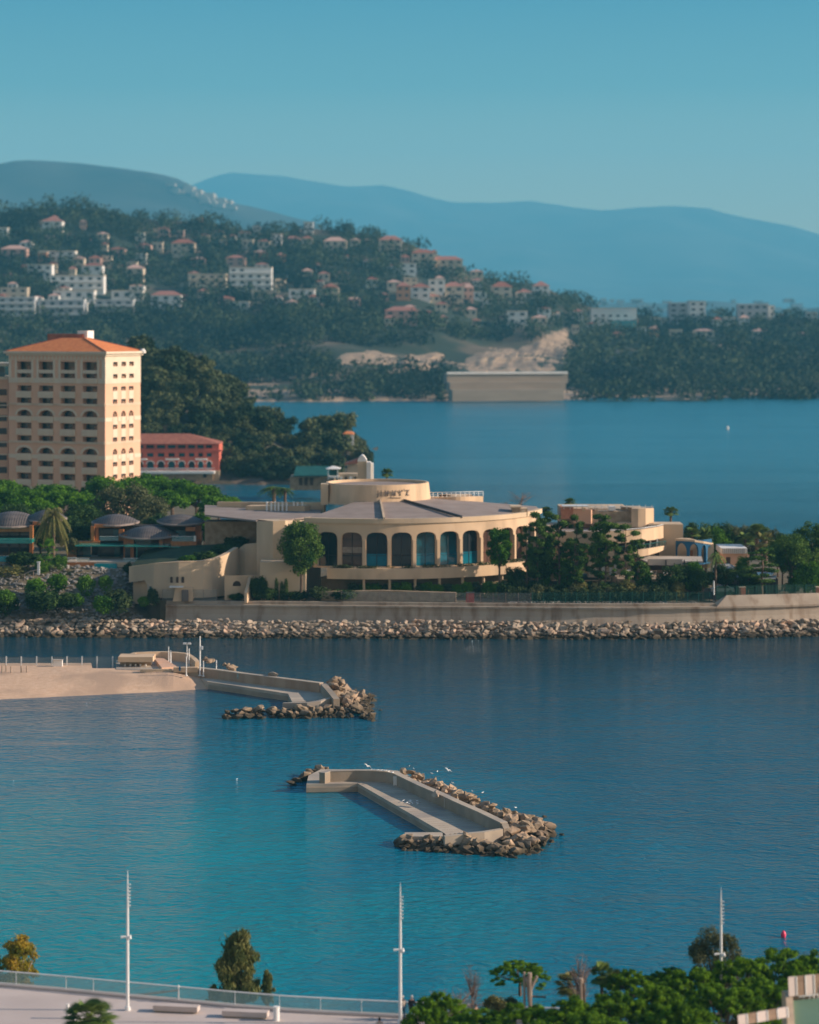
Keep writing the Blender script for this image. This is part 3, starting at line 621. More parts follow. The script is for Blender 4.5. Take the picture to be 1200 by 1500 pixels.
    mb.build('panel', 'peach_render', t)
    for z1, z2 in ((1064, 1034), (772, 741)):
        uu = [0] + [v for a, b in colr for v in (a * W2 - .2, b * W2 + .2)] + [W2]
        for i in range(0, len(uu), 2): slab(fr, uu[i], uu[i + 1], zf(z1), zf(z2), .1, 'cream_trim', 'string_course')
    uu = [0] + [v for a, b in colr for v in (a * W2, b * W2)] + [W2]
    for i in range(0, len(uu), 2): slab(fr, uu[i], uu[i + 1], zf(482), zf(236), .1, 'cream_trim', 'pilaster')
    for a, b in colr:
        for z1, z2 in ((316, 236), (410, 351), (482, 444)): slab(fr, a * W2, b * W2, zf(z1), zf(z2), .1, 'cream_trim', 'panel')
        for z1, z2 in ((604, 539), (799, 739), (896, 833), (1086, 1029), (1182, 1121)): slab(fr, a * W2, b * W2, zf(z1), zf(z2), .06, 'cream_trim', 'panel')
    for z_ in (652, 642, 944, 934): slab(fr, 0, W2, zf(z_), zf(z_ - 5), .14, 'cream_trim', 'moulding'); slab(fl, 0, W1, zf(z_), zf(z_ - 5), .3, 'cream_trim', 'moulding')
    ctr = (A + B) / 2; rot = Matrix.Translation((ctr.x, ctr.y, 0)) @ Matrix.Rotation(-phi, 4, 'Z')
    for k_, (e, za, zb) in enumerate(((.5, ZT - .9, ZT - .4), (1.0, ZT - .397, ZT + .15))): MB().box(-W1 / 2 - e, W1 / 2 + e, -W2 / 2 - e, W2 / 2 + e, za, zb, rot).build('cornice', 'cream_trim', t)
    e = .6; z0 = ZT + .153; zr = ZZ(495.5); hw, hd = W1 / 2 + e, W2 / 2 + e; rr_ = 3.2
    pts = [(-hw, -hd, z0), (hw, -hd, z0), (hw, hd, z0), (-hw, hd, z0), (-rr_, -1.0, zr), (rr_, -1.0, zr), (rr_, 1.0, zr), (-rr_, 1.0, zr)]
    mb = MB(); mb.hexa([rot @ Vector(p) for p in pts]); rf = mb.build('roof', 'tile_orange', t)
    mb = MB()
    for s1 in (-1, 1):
        for s2 in (-1, 1): mb.tube([rot @ Vector((s1 * hw, s2 * hd, z0)), rot @ Vector((s1 * rr_, s2 * 1.0, zr))], .17, 5)
    mb.build('ridge_tiles', 'tile_brown', rf)
    MB().box(-9, 1.5, 1.5, 6, zr - 2, zr + 1.0, rot).build('plant_room', 'tile_brown', rf)
    mb = MB(); mb.box(-.5, 2.4, 2, 5, zr - 1, zr + 1.8, rot); mb.build('chimney', 'white_paint', rf)
    b_ = fr(W2, 0, 0); MB().tube([(b_.x + .6, b_.y - .5, ZT - .4), (b_.x + .6, b_.y - .5, ZT + .2), (b_.x + .6, b_.y - .5, ZT + .7)], [.7, .8, .4], 8).build('finial', 'white_paint', t)
    # lower left wing
    w2 = thing('hotel_wing', P(-60, 745, 648), 'plain peach hotel wing with glazed top floor, cut by the left edge', 'hotel')
    MB().pbox(-330, 12, 556, 775, 646, 16).build('wall', 'peach_render', w2)
    MB().pbox(-330, 11, 532, 536, 647, 16).build('roof', 'cream_trim', w2); MB().pbox(-330, 11, 552, 556, 645.7, 16).build('cornice', 'cream_trim', w2)
    for x in range(-320, 10, 15): MB().pbox(x, x + 12, 537, 552, 648, .3).build('window', 'glass_teal', w2)
    for y in (594, 610, 648, 666): MB().pbox(-330, 12, y - 1.2, y + .5, 645.8, .4).build('string_course', 'cream_trim', w2)
    for x in range(-300, -5, 42):
        for y in range(570, 740, 19): MB().pbox(x, x + 16, y, y + 9, 645.93, .3).build('window', 'glass_dark', w2)
tower()

# --- coral red beach hotel ---------------------------------------
def red_hotel():
    D = 880; t = thing('beach_hotel', P(262, 712, D), 'coral red beach hotel with tiled roof and white arched terrace behind the tower', 'hotel')
    x0, x1 = 150, 321; k = F / D; fm = flatmap((XX(x0, D), D), 0); U = lambda x: (x - x0) / k; Z = lambda y: ZY(y, D)
    # zoom columns (8.571x from x=200,y=620)
    cols3 = [(200 + a / 8.571, 200 + b / 8.571) for a, b in ((120, 220), (255, 360), (390, 490), (518, 615), (645, 735), (762, 845), (870, 948))]
    cols2 = [(200 + a / 8.571, 200 + b / 8.571) for a, b in ((133, 212), (268, 350), (402, 480), (532, 608), (657, 725), (775, 835), (880, 942))]
    cols1 = [(200 + a / 8.571, 200 + b / 8.571) for a, b in ((130, 218), (265, 350), (398, 483), (526, 608), (655, 730), (773, 840), (880, 943))]
    ex = lambda c: c + [(a - 15.8 * i, b - 15.8 * i) for i in (1, 2, 3) for a, b in c[:1]]
    ops = [(U(a), U(b), Z(656.8), Z(651.8), 0) for a, b in ex(cols3)] + [(U(a), U(b), Z(669.2), Z(663.6), 0) for a, b in ex(cols2)] + [(U(a), U(b), Z(686), Z(675.5), 1.1) for a, b in ex(cols1)]
    ops = [o for o in ops if o[0] > .3]
    mb = holed(fm, 0, U(x1), Z(692), Z(650), ops, .5); p = [fm(U(x1), 0, 0), fm(U(x1), 0, 16)]; mb.poly([(p[0].x, p[0].y, Z(692)), (p[1].x, p[1].y, Z(692)), (p[1].x, p[1].y, Z(650)), (p[0].x, p[0].y, Z(650))])
    mb.build('wall', 'coral_render', t, recalc=False)
    for i, o in enumerate(ops): pane(fm, o, .4).build('window', 'glass_teal' if i % 3 else 'glass_dark', t)
    for o in ops:
        if o[4] > 0:
            mb = MB(); n = 8; cu = (o[0] + o[1]) / 2; hw = (o[1] - o[0]) / 2; zc = o[3] - o[4]
            for i in range(n):
                t0, t1 = PI * i / n, PI * (i + 1) / n; g = lambda th, e, dd: fm(cu + math.cos(th) * (hw + e), zc + math.sin(th) * (o[4] + e), dd)
                mb.hexa([g(t0, .02, -.2), g(t1, .02, -.2), g(t1, .02, .02), g(t0, .02, .02), g(t0, .28, -.2), g(t1, .28, -.2), g(t1, .28, .02), g(t0, .28, .02)])
            mb.build('arch_trim', 'white_paint', t)
    MB().pbox(x0, 324, 659, 661.5, D - .7, 2).build('ledge', 'coral_render', t)
    X0, X1 = XX(x0 - 1, D), XX(322.5, D); zt = Z(650); a = [(X0, D - 1.2, zt), (X1, D - 1.2, zt), (X1, D + 17, zt), (X0, D + 17, zt), (X0, D + 7, Z(636.5)), (XX(274, D), D + 7, Z(636.5)), (XX(274, D), D + 8, Z(636.5)), (X0, D + 8, Z(636.5))]
    mb = MB(); mb.hexa(a); mb.build('roof', 'tile_brown', t)
    mb = MB(); mb.pbox(x0, 314, 691, 694, D - 7, 7); mb.pbox(x0, 314, 685.5, 686.5, D - 7, .3)
    for i in range(54): mb.pbox(x0 + 3 * i, x0 + 3 * i + .8, 686, 691, D - 6.9, .2)
    mb.build('terrace', 'white_paint', t)
    for a_, b_ in ((242, 262), (286, 303), (205, 215)): MB().pbox(a_, b_, 672, 674, D - 2.6, 2.4).build('awning', 'white_paint', t)
    MB().pbox(x0, 312, 694, 712, D - 4, 5).build('plinth_wall', 'stone_wall', t)
    MB().pbox(297.5, 302.5, 694.5, 699.5, D - 4.1, .5).build('door', 'glass_dark', t)
    MB().pbox(309, 321, 690, 705, D - 3, 6).build('pier', 'stone_wall', t)
    for i in range(10): MB().pbox(168 + 15 * i, 171 + 15 * i, 688.2, 690.8, D - 4.5, 1.2).build('sun_umbrella', 'cloth_cream', t)
red_hotel()

# --- beach club under the promontory ------------------------------
def beach_club():
    D = 800
    t = thing('restaurant', P(462, 706, D), 'low stone beach restaurant with dark green awning below the wooded promontory', 'restaurant')
    MB().pbox(425, 490, 698, 718, D, 10).build('wall', 'stone_wall', t)
    mb = MB(); a = P(434, 684, D + 8); b = P(482, 684, D + 8); c = P(486, 698, D - 4); d = P(430, 698, D - 4)
    mb.hexa([d, c, b, a, d + Vector((0, 0, .3)), c + Vector((0, 0, .3)), b + Vector((0, 0, .3)), a + Vector((0, 0, .3))]); mb.build('awning', 'green_awning', t)
    for x in (438, 446, 454): MB().pbox(x, x + 5, 700, 711, D - .1, .5).build('arch_opening', 'room_dark', t)
    t = thing('kiosk', P(487, 702, 790), 'small white kiosk with a pointed roof and green shutter beside the drum', 'kiosk')
    D = 790; mb = MB(); mb.pbox(480, 481.5, 687, 702, D, .6); mb.pbox(494, 495.5, 687, 702, D, .6); mb.pbox(480, 496, 686, 688, D, 6); mb.pbox(480, 496, 698, 700, D, 6); mb.build('frame', 'white_paint', t)
    MB().pbox(483, 493, 689, 697, D + 1, .5).build('shutter', 'green_awning', t)
    mb = MB(); a = [P(477, 687, D - 1), P(499, 687, D - 1), P(499, 687, D - 1) + Vector((0, 7, 0)), P(477, 687, D - 1) + Vector((0, 7, 0))]; pk = P(488, 682.5, D + 2); mb.hexa(a + [pk + Vector((-.3, -.3, 0)), pk + Vector((.3, -.3, 0)), pk + Vector((.3, .3, 0)), pk + Vector((-.3, .3, 0))]); mb.build('roof', 'white_paint', t)
    t = thing('changing_cabins', P(512, 706, 795), 'row of cream beach cabins between the kiosk and the white slab', 'beach cabins')
    MB().pbox(496, 524, 694, 712, 795, 6).build('wall', 'render_cream', t)
    for x in (498, 505, 512, 519): MB().pbox(x, x + 3.6, 698, 706, 794.9, .4).build('door', 'room_dark' if x % 2 else 'white_paint', t)
    MB().pbox(509, 525, 680, 694, 815, 6).build('upper_wall', 'render_beige', t)
    a = [P(505, 680, 813), P(526, 678, 813)]; MB().wall([(a[0].x, 813, a[0].z - .2, a[0].z + .2), (a[1].x, 813, a[1].z - .2, a[1].z + 1.3)], 8).build('roof', 'tile_brown', t)
    t = thing('villa', P(512, 652, 950), 'small white and orange villa on the tip of the wooded promontory', 'villa')
    MB().pbox(503, 518, 636, 652, 950, 6).build('wall', 'white_paint', t)
    mb = MB(); a = [P(502, 636, 949), P(519, 636, 949), P(519, 636, 949) + Vector((0, 8, 0)), P(502, 636, 949) + Vector((0, 8, 0))]; mb.hexa(a + [v + Vector((((1.2, -1.2, -1.2, 1.2)[i]), (3, 3, -3, -3)[i], .9)) for i, v in enumerate(a)]); mb.build('roof', 'tile_orange', t)
    for x in (506, 512): MB().pbox(x, x + 2.5, 641, 646, 949.9, .3).build('window', 'window_far', t)
beach_club()

# --- white slab tower ---------------------------------------------
t = thing('ventilation_tower', P(535, 715, 530), 'tall white concrete slab shaft rising behind the round roof drum', 'tower')
MB().pbox(524, 537, 676, 745, 530, 4).build('shaft', 'render_beige', t)
MB().pbox(537, 543.5, 677, 745, 529.6, 3.5).build('fin', 'white_paint', t); MB().pbox(543.6, 547, 679, 745, 530.6, 3.5).build('fin', 'white_paint', t)
mb = MB(); a = P(523.5, 676, 530); b = P(537, 671, 530); n = 6
pts = [(XX(524 + 13 * i / n, 530), 530, a.z, a.z + .3 + 1.0 * math.sin(PI * i / n)) for i in range(n + 1)]; mb.wall(pts, 4); mb.build('curved_cap', 'white_paint', t)

# --- the round pavilion -------------------------------------------
CX, CY, CR = XX(552, 462), 493.0, 31.0
def ring(theta, r): return CX + r * math.sin(theta), CY - r * math.cos(theta)
def pavilion():
    t = thing('round_pavilion', (CX, CY - CR, 6.0), 'cream round pavilion with a ring of tall arched windows and low drum roof', 'pavilion')
    global ARCH
    ARCH = 2.7; BAY = R(8.3); z0, z1 = 10.9, 18.9
    mp = lambda u, z, d: Vector((*ring(u, CR - d), z))
    ops = []
    for k in range(-2, 9):
        hw = BAY * .418; ops.append((k * BAY - hw, k * BAY + hw, 11.2, 17.3, 1.3))
    u0, u1 = -2.62 * BAY, 8.6 * BAY
    mb = holed(mp, u0, u1, z0, z1, ops, .9, nu=60); mb.build('ring_wall', 'render_cream', t, recalc=False)
    looks = ['glass_dark', 'glass_brown', 'glass_dark', 'glass_dark', 'glass_teal', 'glass_teal', 'glass_dark', 'glass_brown', 'glass_dark', 'glass_brown', 'glass_dark']
    for k, o in enumerate(ops):
        wn = pane(mp, o, .8).build('window', looks[k], t, smooth=False)
        if k in (2, 4, 5, 6): pane(mp, (o[0] + .002, o[1] - .002, 11.3, 13.4 if k != 3 else 12.0, 0), .72).build('painted_sea_reflection', 'sea_reflection_paint', wn)  # sea reflection put into the pane colour, lower half of some bays
        if k == 1: pane(mp, (o[0] + .002, o[1] - .002, 13.6, 14.6, 0), .72).build('blind', 'bark_pale', wn)
        mb = MB(); um = (o[0] + o[1]) / 2
        a = mp(um, 11.2, .74); b = mp(um, 17.2, .74); mb.tube([a, b], .045, 4); a = mp(o[0], 13.1, .74); b = mp(o[1], 13.1, .74); mb.tube([a, b], .045, 4); mb.build('frame', 'dark_metal', wn)
    for k in range(-2, 9):            # slim pilasters between the arches
        u = (k - .5) * BAY; mb = MB(); w_ = R(.5)
        mb.hexa([mp(u - w_, 10.9, -.22), mp(u + w_, 10.9, -.22), mp(u + w_, 10.9, .01), mp(u - w_, 10.9, .01), mp(u - w_, 15.9, -.22), mp(u + w_, 15.9, -.22), mp(u + w_, 15.9, .01), mp(u - w_, 15.9, .01)]); mb.build('pilaster', 'render_cream', t)
    def arc(u0, u1, r0, r1, za, zb, name, m, n=48, parent=t, za2=None, zb2=None):
        mb = MB()
        for i in range(n):
            a, b = u0 + (u1 - u0) * i / n, u0 + (u1 - u0) * (i + 1) / n
            mb.hexa([(*ring(a, r1), za), (*ring(b, r1), za), (*ring(b, r0), za if za2 is None else za2), (*ring(a, r0), za if za2 is None else za2), (*ring(a, r1), zb), (*ring(b, r1), zb), (*ring(b, r0), zb if zb2 is None else zb2), (*ring(a, r0), zb if zb2 is None else zb2)])
        return mb.build(name, m, parent)
    arc(u0 - R(3), R(80), 30.2, 31.25, 18.9, 19.75, 'fascia', 'render_beige')
    arc(u0 - R(3), R(95), 10.0, 30.19, 19.0, 19.55, 'roof', 'roof_membrane', zb2=21.3)
    for ang, r0 in ((R(2.4), 10), (R(29), 10.5)):
        for kk, r_ in enumerate((1,)):
            e = R(.35) if ang < .2 else R(.3); mb = MB(); mb.hexa([(*ring(ang - e * 2, 10), 21.3), (*ring(ang + e * 2, 10), 21.3), (*ring(ang + e, 31.3), 19.6), (*ring(ang - e, 31.3), 19.6), (*ring(ang - e * 2, 10), 21.75), (*ring(ang + e * 2, 10), 21.75), (*ring(ang + e, 31.3), 20.05), (*ring(ang - e, 31.3), 20.05)]); mb.build('roof_rib', 'dark_metal' if ang > .2 else 'render_beige', t)
    ARCH = 2.0
    # balcony band and undercroft
    arc(-1.9 * BAY, R(80), 28.2, 32.6, 9.1, 11.0, 'balcony_band', 'render_cream')
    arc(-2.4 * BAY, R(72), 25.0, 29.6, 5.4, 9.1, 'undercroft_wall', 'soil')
    for k in range(0, 8): u = (k - .5) * BAY; MB().tube([(*ring(u, 31.6), 5.4), (*ring(u, 31.6), 9.1)], .25, 6).build('column', 'render_beige', t)
    # planter greens on the balcony edge
    v = []
    for k in range(46):
        u = random.uniform(-1.8 * BAY, 7.8 * BAY); x, y = ring(u, 32.0); s_ = random.uniform(.25, .7 if k % 5 == 0 else .45); v.append(foliage('', [(x, y, 11.1 + s_ * .3, .9, .4, s_)], 60, .13, k))
    o = link_mesh('planter_greens', quads_mesh('planter_greens', np.concatenate(v)), 'leaf_hedge', t)
    # the drum, leaning outwards to its rim
    DC = (XX(552, 483), 493.0); n = 40; mb = MB(); r0, r1 = 10.0, 10.5; a0, a1 = R(-85), R(85)
    zt = lambda a: 24.45 + .0 * a
    for i in range(64):
        a, b = 2 * PI * i / 64, 2 * PI * (i + 1) / 64; g = lambda th, r_: (DC[0] + r_ * math.sin(th), DC[1] - r_ * math.cos(th))
        mb.hexa([(*g(a, 10.2), 20.6), (*g(b, 10.2), 20.6), (*g(b, 9.5), 20.6), (*g(a, 9.5), 20.6), (*g(a, 9.75), 24.4), (*g(b, 9.75), 24.4), (*g(b, 9.3), 24.4), (*g(a, 9.3), 24.4)])
    dr = mb.build('drum', 'render_cream', t)
    mb = MB(); mb.prism([(DC[0] + 9.4 * math.sin(2 * PI * i / 32), DC[1] - 9.4 * math.cos(2 * PI * i / 32)) for i in range(32)], 20.7, 23.9); mb.build('drum_roof', 'roof_membrane', dr)
    mb = MB()
    for i in range(64):
        a, b = 2 * PI * i / 64, 2 * PI * (i + 1) / 64; g = lambda th, r_: (DC[0] + r_ * math.sin(th), DC[1] - r_ * math.cos(th))
        mb.hexa([(*g(a, 10.35), 20.55), (*g(b, 10.35), 20.55), (*g(b, 9.9), 20.55), (*g(a, 9.9), 20.55), (*g(a, 10.35), 20.9), (*g(b, 10.35), 20.9), (*g(b, 9.9), 20.9), (*g(a, 9.9), 20.9)])
    mb.build('base_ledge', 'render_beige', dr)
    MB().box(DC[0] - 10.6, DC[0] - 9.2, 488, 491, 20.4, 24.3).build('end_pier', 'render_beige', dr)
    # the sign: raised letters following the curve of the drum
    s = "JIMMY'Z"; pos = [553.8, 558.5, 566.5, 577.0, 586.5, 591.8, 597.0]
    for ch, px in zip(s, pos):
        cu = bpy.data.curves.new('letter', 'FONT'); cu.body = ch; cu.size = 1.5; cu.extrude = .05; cu.offset = .018; cu.align_x = 'CENTER'; cu.resolution_u = 3
        to = bpy.data.objects.new('letter', cu); C.objects.link(to); dg = bpy.context.evaluated_depsgraph_get(); me = bpy.data.meshes.new_from_object(to.evaluated_get(dg)); bpy.data.objects.remove(to)
        th = math.asin(max(-1, min(1, (XX(px, 483.5) - DC[0]) / 10.0))); zz = ZY(726.5 if ch != "'" else 725.5, 483)
        rr_ = 10.06; m4 = Matrix.Translation((DC[0] + rr_ * math.sin(th), DC[1] - rr_ * math.cos(th), zz)) @ Matrix.Rotation(th, 4, 'Z') @ Matrix.Rotation(R(90), 4, 'X'); me.transform(m4 @ Matrix.Diagonal((.72, 1, 1, 1))); me.materials.clear()
        link_mesh('letter', me, 'zinc_roof', dr)
    mb = MB(); mb.tube([(DC[0] + 10.12 * math.sin(a), DC[1] - 10.12 * math.cos(a), ZY(728.6 + 1.2 * math.sin((a - R(14)) * 9), 483)) for a in [R(14 + 1.5 * i) for i in range(9)]], .07, 4); mb.build('flourish', 'zinc_roof', dr)
    # right roof terrace and plant box
    pts = []
    for i in range(13):
        x = 628 + 80 * i / 12; D = 497 - 4 * math.sin(PI * i / 12) ; pts.append((XX(x, D), D, 19.5, ZY(728.5 - 1.5 * i / 12, D)))
    MB().wall(pts, 9).build('terrace_wall', 'render_cream', t)
    mb = MB()
    for i in range(13): x, y, a_, b_ = pts[i]; mb.tube([(x, y + .2, b_), (x, y + .2, b_ + .9)], .05, 4)
    mb.tube([(p[0], p[1] + .2, p[3] + .9) for p in pts], .06, 4); mb.tube([(p[0], p[1] + .2, p[3] + .5) for p in pts], .03, 4); mb.build('railing', 'white_metal', t)
    MB().box(pts[0][0], pts[-1][0] - .1, 497.5, 505, 19.5, pts[3][3] - .5).build('terrace_floor', 'render_beige', t)
    MB().pbox(750, 762, 744, 756, 478, 4).build('roof_hut', 'stone_wall', t); MB().pbox(762.2, 773, 745, 756, 478, 4).build('roof_hut', 'render_beige', t)
    MB().pbox(748, 764, 742, 744, 477.8, 5).build('hut_roof', 'render_beige', t); MB().pbox(764.5, 769, 747, 756, 477.9, .3).build('hut_door', 'cream_trim', t)
    # left flank: tall blank walls, roof slabs
    pts = [(XX(376, 466), 466, 5.4, ZY(764, 466)), (XX(400, 464), 464, 5.4, ZY(763.5, 464)), (XX(418, 464.5), 464.5, 5.4, ZY(762.5, 464.5)), (XX(428, 470), 470, 5.4, ZY(762, 470)), (XX(470, 476), 476, 5.4, ZY(762, 476))]
    MB().wall(pts, 6).build('flank_wall', 'render_beige', t)
    MB().pbox(381, 448, 823, 882, 459.5, 5).build('annex_wall', 'render_beige', t)
    MB().prism([(XX(300, 480), 480), (XX(375, 466.2), 466.4), (XX(428, 470), 470.3), (XX(470, 478), 478), (XX(470, 492), 492), (XX(300, 505), 505)], 18.85, 19.15).build('flat_roof', 'roof_membrane', t)
    mb = MB(); mb.wall([(XX(318, 500), 500, 18.6, 20.1), (XX(400, 496), 496, 18.6, 20.3), (XX(475, 492), 492, 18.6, 20.6)], .8); mb.wall([(XX(360, 492), 492, 19, 19.9), (XX(446, 488), 488, 19, 20.2)], 3); mb.build('parapet', 'render_cream', t)
    MB().pbox(302, 336, 746, 756, 494, 3).build('parapet', 'render_cream', t)
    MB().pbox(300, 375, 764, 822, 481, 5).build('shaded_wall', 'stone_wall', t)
    for i, x in enumerate((391, 397.5, 403, 408, 414, 420, 430.5, 436, 443)):
        q = thing('flag_pole', P(x, 749, 489), ('white', 'pinkish')[i % 2] + ' stub pole in the row on the flat roof left of the drum', 'pole', 'row of stub poles on the flat roof')
        MB().tube([P(x, 751, 489), P(x, 735.5, 489)], .17, 6).build('pole', 'white_paint', q); MB().tube([P(x, 735.6, 489), P(x, 735, 489)], .24, 6).build('cap', 'white_paint' if i % 2 == 0 else 'peach_render', q)
pavilion()

# --- curved garden wall under the villa ---------------------------
def garden_wall():
    t = thing('retaining_wall', P(270, 880, 458), 'curved cream garden wall with three slit windows, sweeping up towards the pavilion', 'retaining wall')
    # plan sweeps back towards the right; the top rises
    path = [(189, 462, 831), (200, 461, 829.5), (212, 460, 828), (225, 459, 826.5), (240, 458.6, 825.5), (262, 458.2, 824), (280, 458.4, 823.5), (297, 459, 822.5), (310, 460, 820.5), (320, 461.2, 818), (330, 462.8, 814), (340, 464.8, 808.5), (349, 467, 803)]
    pts = [(XX(x, D), D, 6.0 if x > 222 else 8.3 if x > 225 else ZY(853 - (x - 189) * .12, D), ZY(y, D)) for x, D, y in path]
    MB().wall(pts, .7).build('wall', 'render_beige', t)
    MB().wall([(p[0] , p[1] - .03, p[3] - .01, p[3] + .16) for p in pts], .9).build('coping', 'render_cream', t)
    mb = MB(); mb.wall([(XX(195, 463), 463, 4.5, ZY(852, 463)), (XX(225, 461), 461, 4.5, ZY(850, 461))], .5); mb.build('lower_wall', 'render_cream', t)
    for x in (249.5, 258, 266):
        D = 458.15; fm = flatmap((XX(x, D), D), 0); pane(fm, (0, .42, ZY(853.5, D), ZY(845, D), .2), 0).build('slit_window', 'room_dark', t)
    MB().pbox(216, 234, 856, 880, 459.5, 2).build('door_frame', 'grey_canvas', t); MB().pbox(219, 232, 859, 880, 459.2, .5).build('door', 'glass_teal', t)
    MB().pbox(248, 268, 859.5, 861, 456.8, 1.6).build('canopy', 'white_paint', t)
    mb = MB(); a = [P(253, 881, 457), P(282, 881, 457), P(282, 861, 457.4), P(257, 861, 457.4)]; mb.hexa([a[0], a[1], a[1] + Vector((0, 1.2, 0)), a[0] + Vector((0, 1.2, 0)), a[3], a[2], a[2] + Vector((0, 1, 0)), a[3] + Vector((0, 1, 0))]); mb.build('porch_wall', 'render_cream', t)
    MB().pbox(266, 276, 864.5, 881, 456.6, .5).build('door', 'zinc_roof', t)
    # second wall behind, rising to the pavilion flank
    t2 = thing('retaining_wall', P(360, 880, 469), 'tall plain beige wall between the sweeping garden wall and the pavilion flank', 'retaining wall')
    pts = [(XX(315, 470), 470, 5.4, ZY(828, 470)), (XX(340, 469), 469, 5.4, ZY(815, 469)), (XX(352, 468.5), 468.5, 5.4, ZY(802, 468.5)), (XX(359, 468), 468, 5.4, ZY(797, 468)), (XX(377, 467.5), 467.5, 5.4, ZY(795.5, 467.5))]
    MB().wall(pts, 1).build('wall', 'render_beige', t2)
    t3 = thing('garden_wall', P(345, 880, 459), 'low sculpted cream wall with one oval opening beside the seawall path', 'garden wall')
    D = 459; x0 = 329; fm = flatmap((XX(x0, D), D), R(4)); kk = F / D
    holed(fm, 0, 41 / kk, 5.4, ZY(843, D), [(12 / kk, 24 / kk, ZY(859, D), ZY(851, D), .8)], .6).build('wall', 'render_cream', t3, recalc=False)
    pane(fm, (12 / kk, 24 / kk, ZY(859, D), ZY(851, D), .8), .5).build('opening', 'room_dark', t3)
    mb = MB(); mb.wall([(XX(362, 456), 456, 5.4, ZY(868, 456)), (XX(368, 459), 459, 5.4, ZY(845, 459)), (XX(372, 462), 462, 5.4, ZY(843, 462))], .5); mb.build('buttress', 'render_cream', t3)
    mb = MB(); mb.wall([(XX(340, 464), 464, 5.4, ZY(843.5, 464)), (XX(381, 463), 463, 5.4, ZY(842, 463))], .6); mb.build('wall', 'render_beige', t3)
    # terrace garden behind the wall
    pts = [(XX(x, D + .9), D + .9) for x, D, y in path]; zs = [ZY(y, D) - .25 for x, D, y in path]
    v = []; f = []
    for i, (p, z) in enumerate(zip(pts, zs)): v += [(p[0], p[1], z), (p[0] + 1.0, p[1] + 20, z + 1.5)]
    for i in range(len(pts) - 1): a = 2 * i; f.append((a, a + 2, a + 3, a + 1))
    me = bpy.data.meshes.new('garden'); me.from_pydata(v, [], f); struct(link_mesh('garden_lawn_ground', me, 'lawn_slope'))
garden_wall()

# --- seawall -------------------------------------------------------
def seawall():
    t = thing('seawall', P(700, 912, 447), 'long stained concrete seawall along the far shore, curving away to the right', 'seawall')
    path = [(243, 457), (330, 456.4), (420, 455.6), (520, 454.7), (620, 453.8), (720, 452.9), (800, 452.2), (870, 451.9), (940, 452), (1000, 452.6), (1050, 453.3), (1100, 454.4), (1150, 455.8), (1200, 457.6), (1260, 461), (1340, 468)]
    P2 = []
    for (a, b), (c, d) in zip(path, path[1:]):
        for k in range(3): u = k / 3; x = a + (c - a) * u; D = b + (d - b) * u; P2.append(Vector((XX(x, D), D)))
    P2.append(Vector((XX(path[-1][0], path[-1][1]), path[-1][1])))
    prof = [(1.5, .0), (1.0, 1.4), (.55, 2.5), (.2, 3.4), (.05, 4.2), (.05, 4.7), (.35, 4.76), (.35, 5.1), (-.6, 5.1), (-.6, 5.62), (-1.5, 5.62), (-1.5, .0)]
    v = []; f = []; m = len(prof)
    for i, p in enumerate(P2):
        d = (P2[min(i + 1, len(P2) - 1)] - P2[max(i - 1, 0)]).normalized(); nrm = Vector((d.y, -d.x))
        for o, z in prof: q = p + nrm * o; v.append((q.x, q.y, z))
    for i in range(len(P2) - 1):
        for j in range(m): a = i * m + j; b = i * m + (j + 1) % m; f.append((a, a + m, b + m, b))
    f.append(tuple(range(m))); f.append(tuple(range((len(P2) - 1) * m, len(P2) * m))[::-1])
    mb = MB(); mb.v = v; mb.f = f; mb.build('wall', 'seawall_concrete', t)
    # inclined parapet on the right-hand part
    pp = [p for p in P2 if p.x > XX(1043, 453)]; mb = MB(); n = len(pp)
    for i in range(n - 1):
        q = []
        for p, zt in ((pp[i], 6.9 if i else 5.7), (pp[i + 1], 6.9)):
            d = (pp[min(pp.index(p) + 1, n - 1)] - pp[max(pp.index(p) - 1, 0)]).normalized(); nn = Vector((d.y, -d.x)); q.append((p + nn * .2, p + nn * -.75, p + nn * -1.1, zt))
        (a1, a2, a3, z1), (b1, b2, b3, z2) = q
        mb.hexa([(*a1, 5.104), (*b1, 5.104), (*(b3), 5.104), (*(a3), 5.104), (*a2, z1), (*b2, z2), (*b3, z2), (*a3, z1)])
    mb.build('parapet', 'seawall_concrete', t)
seawall()

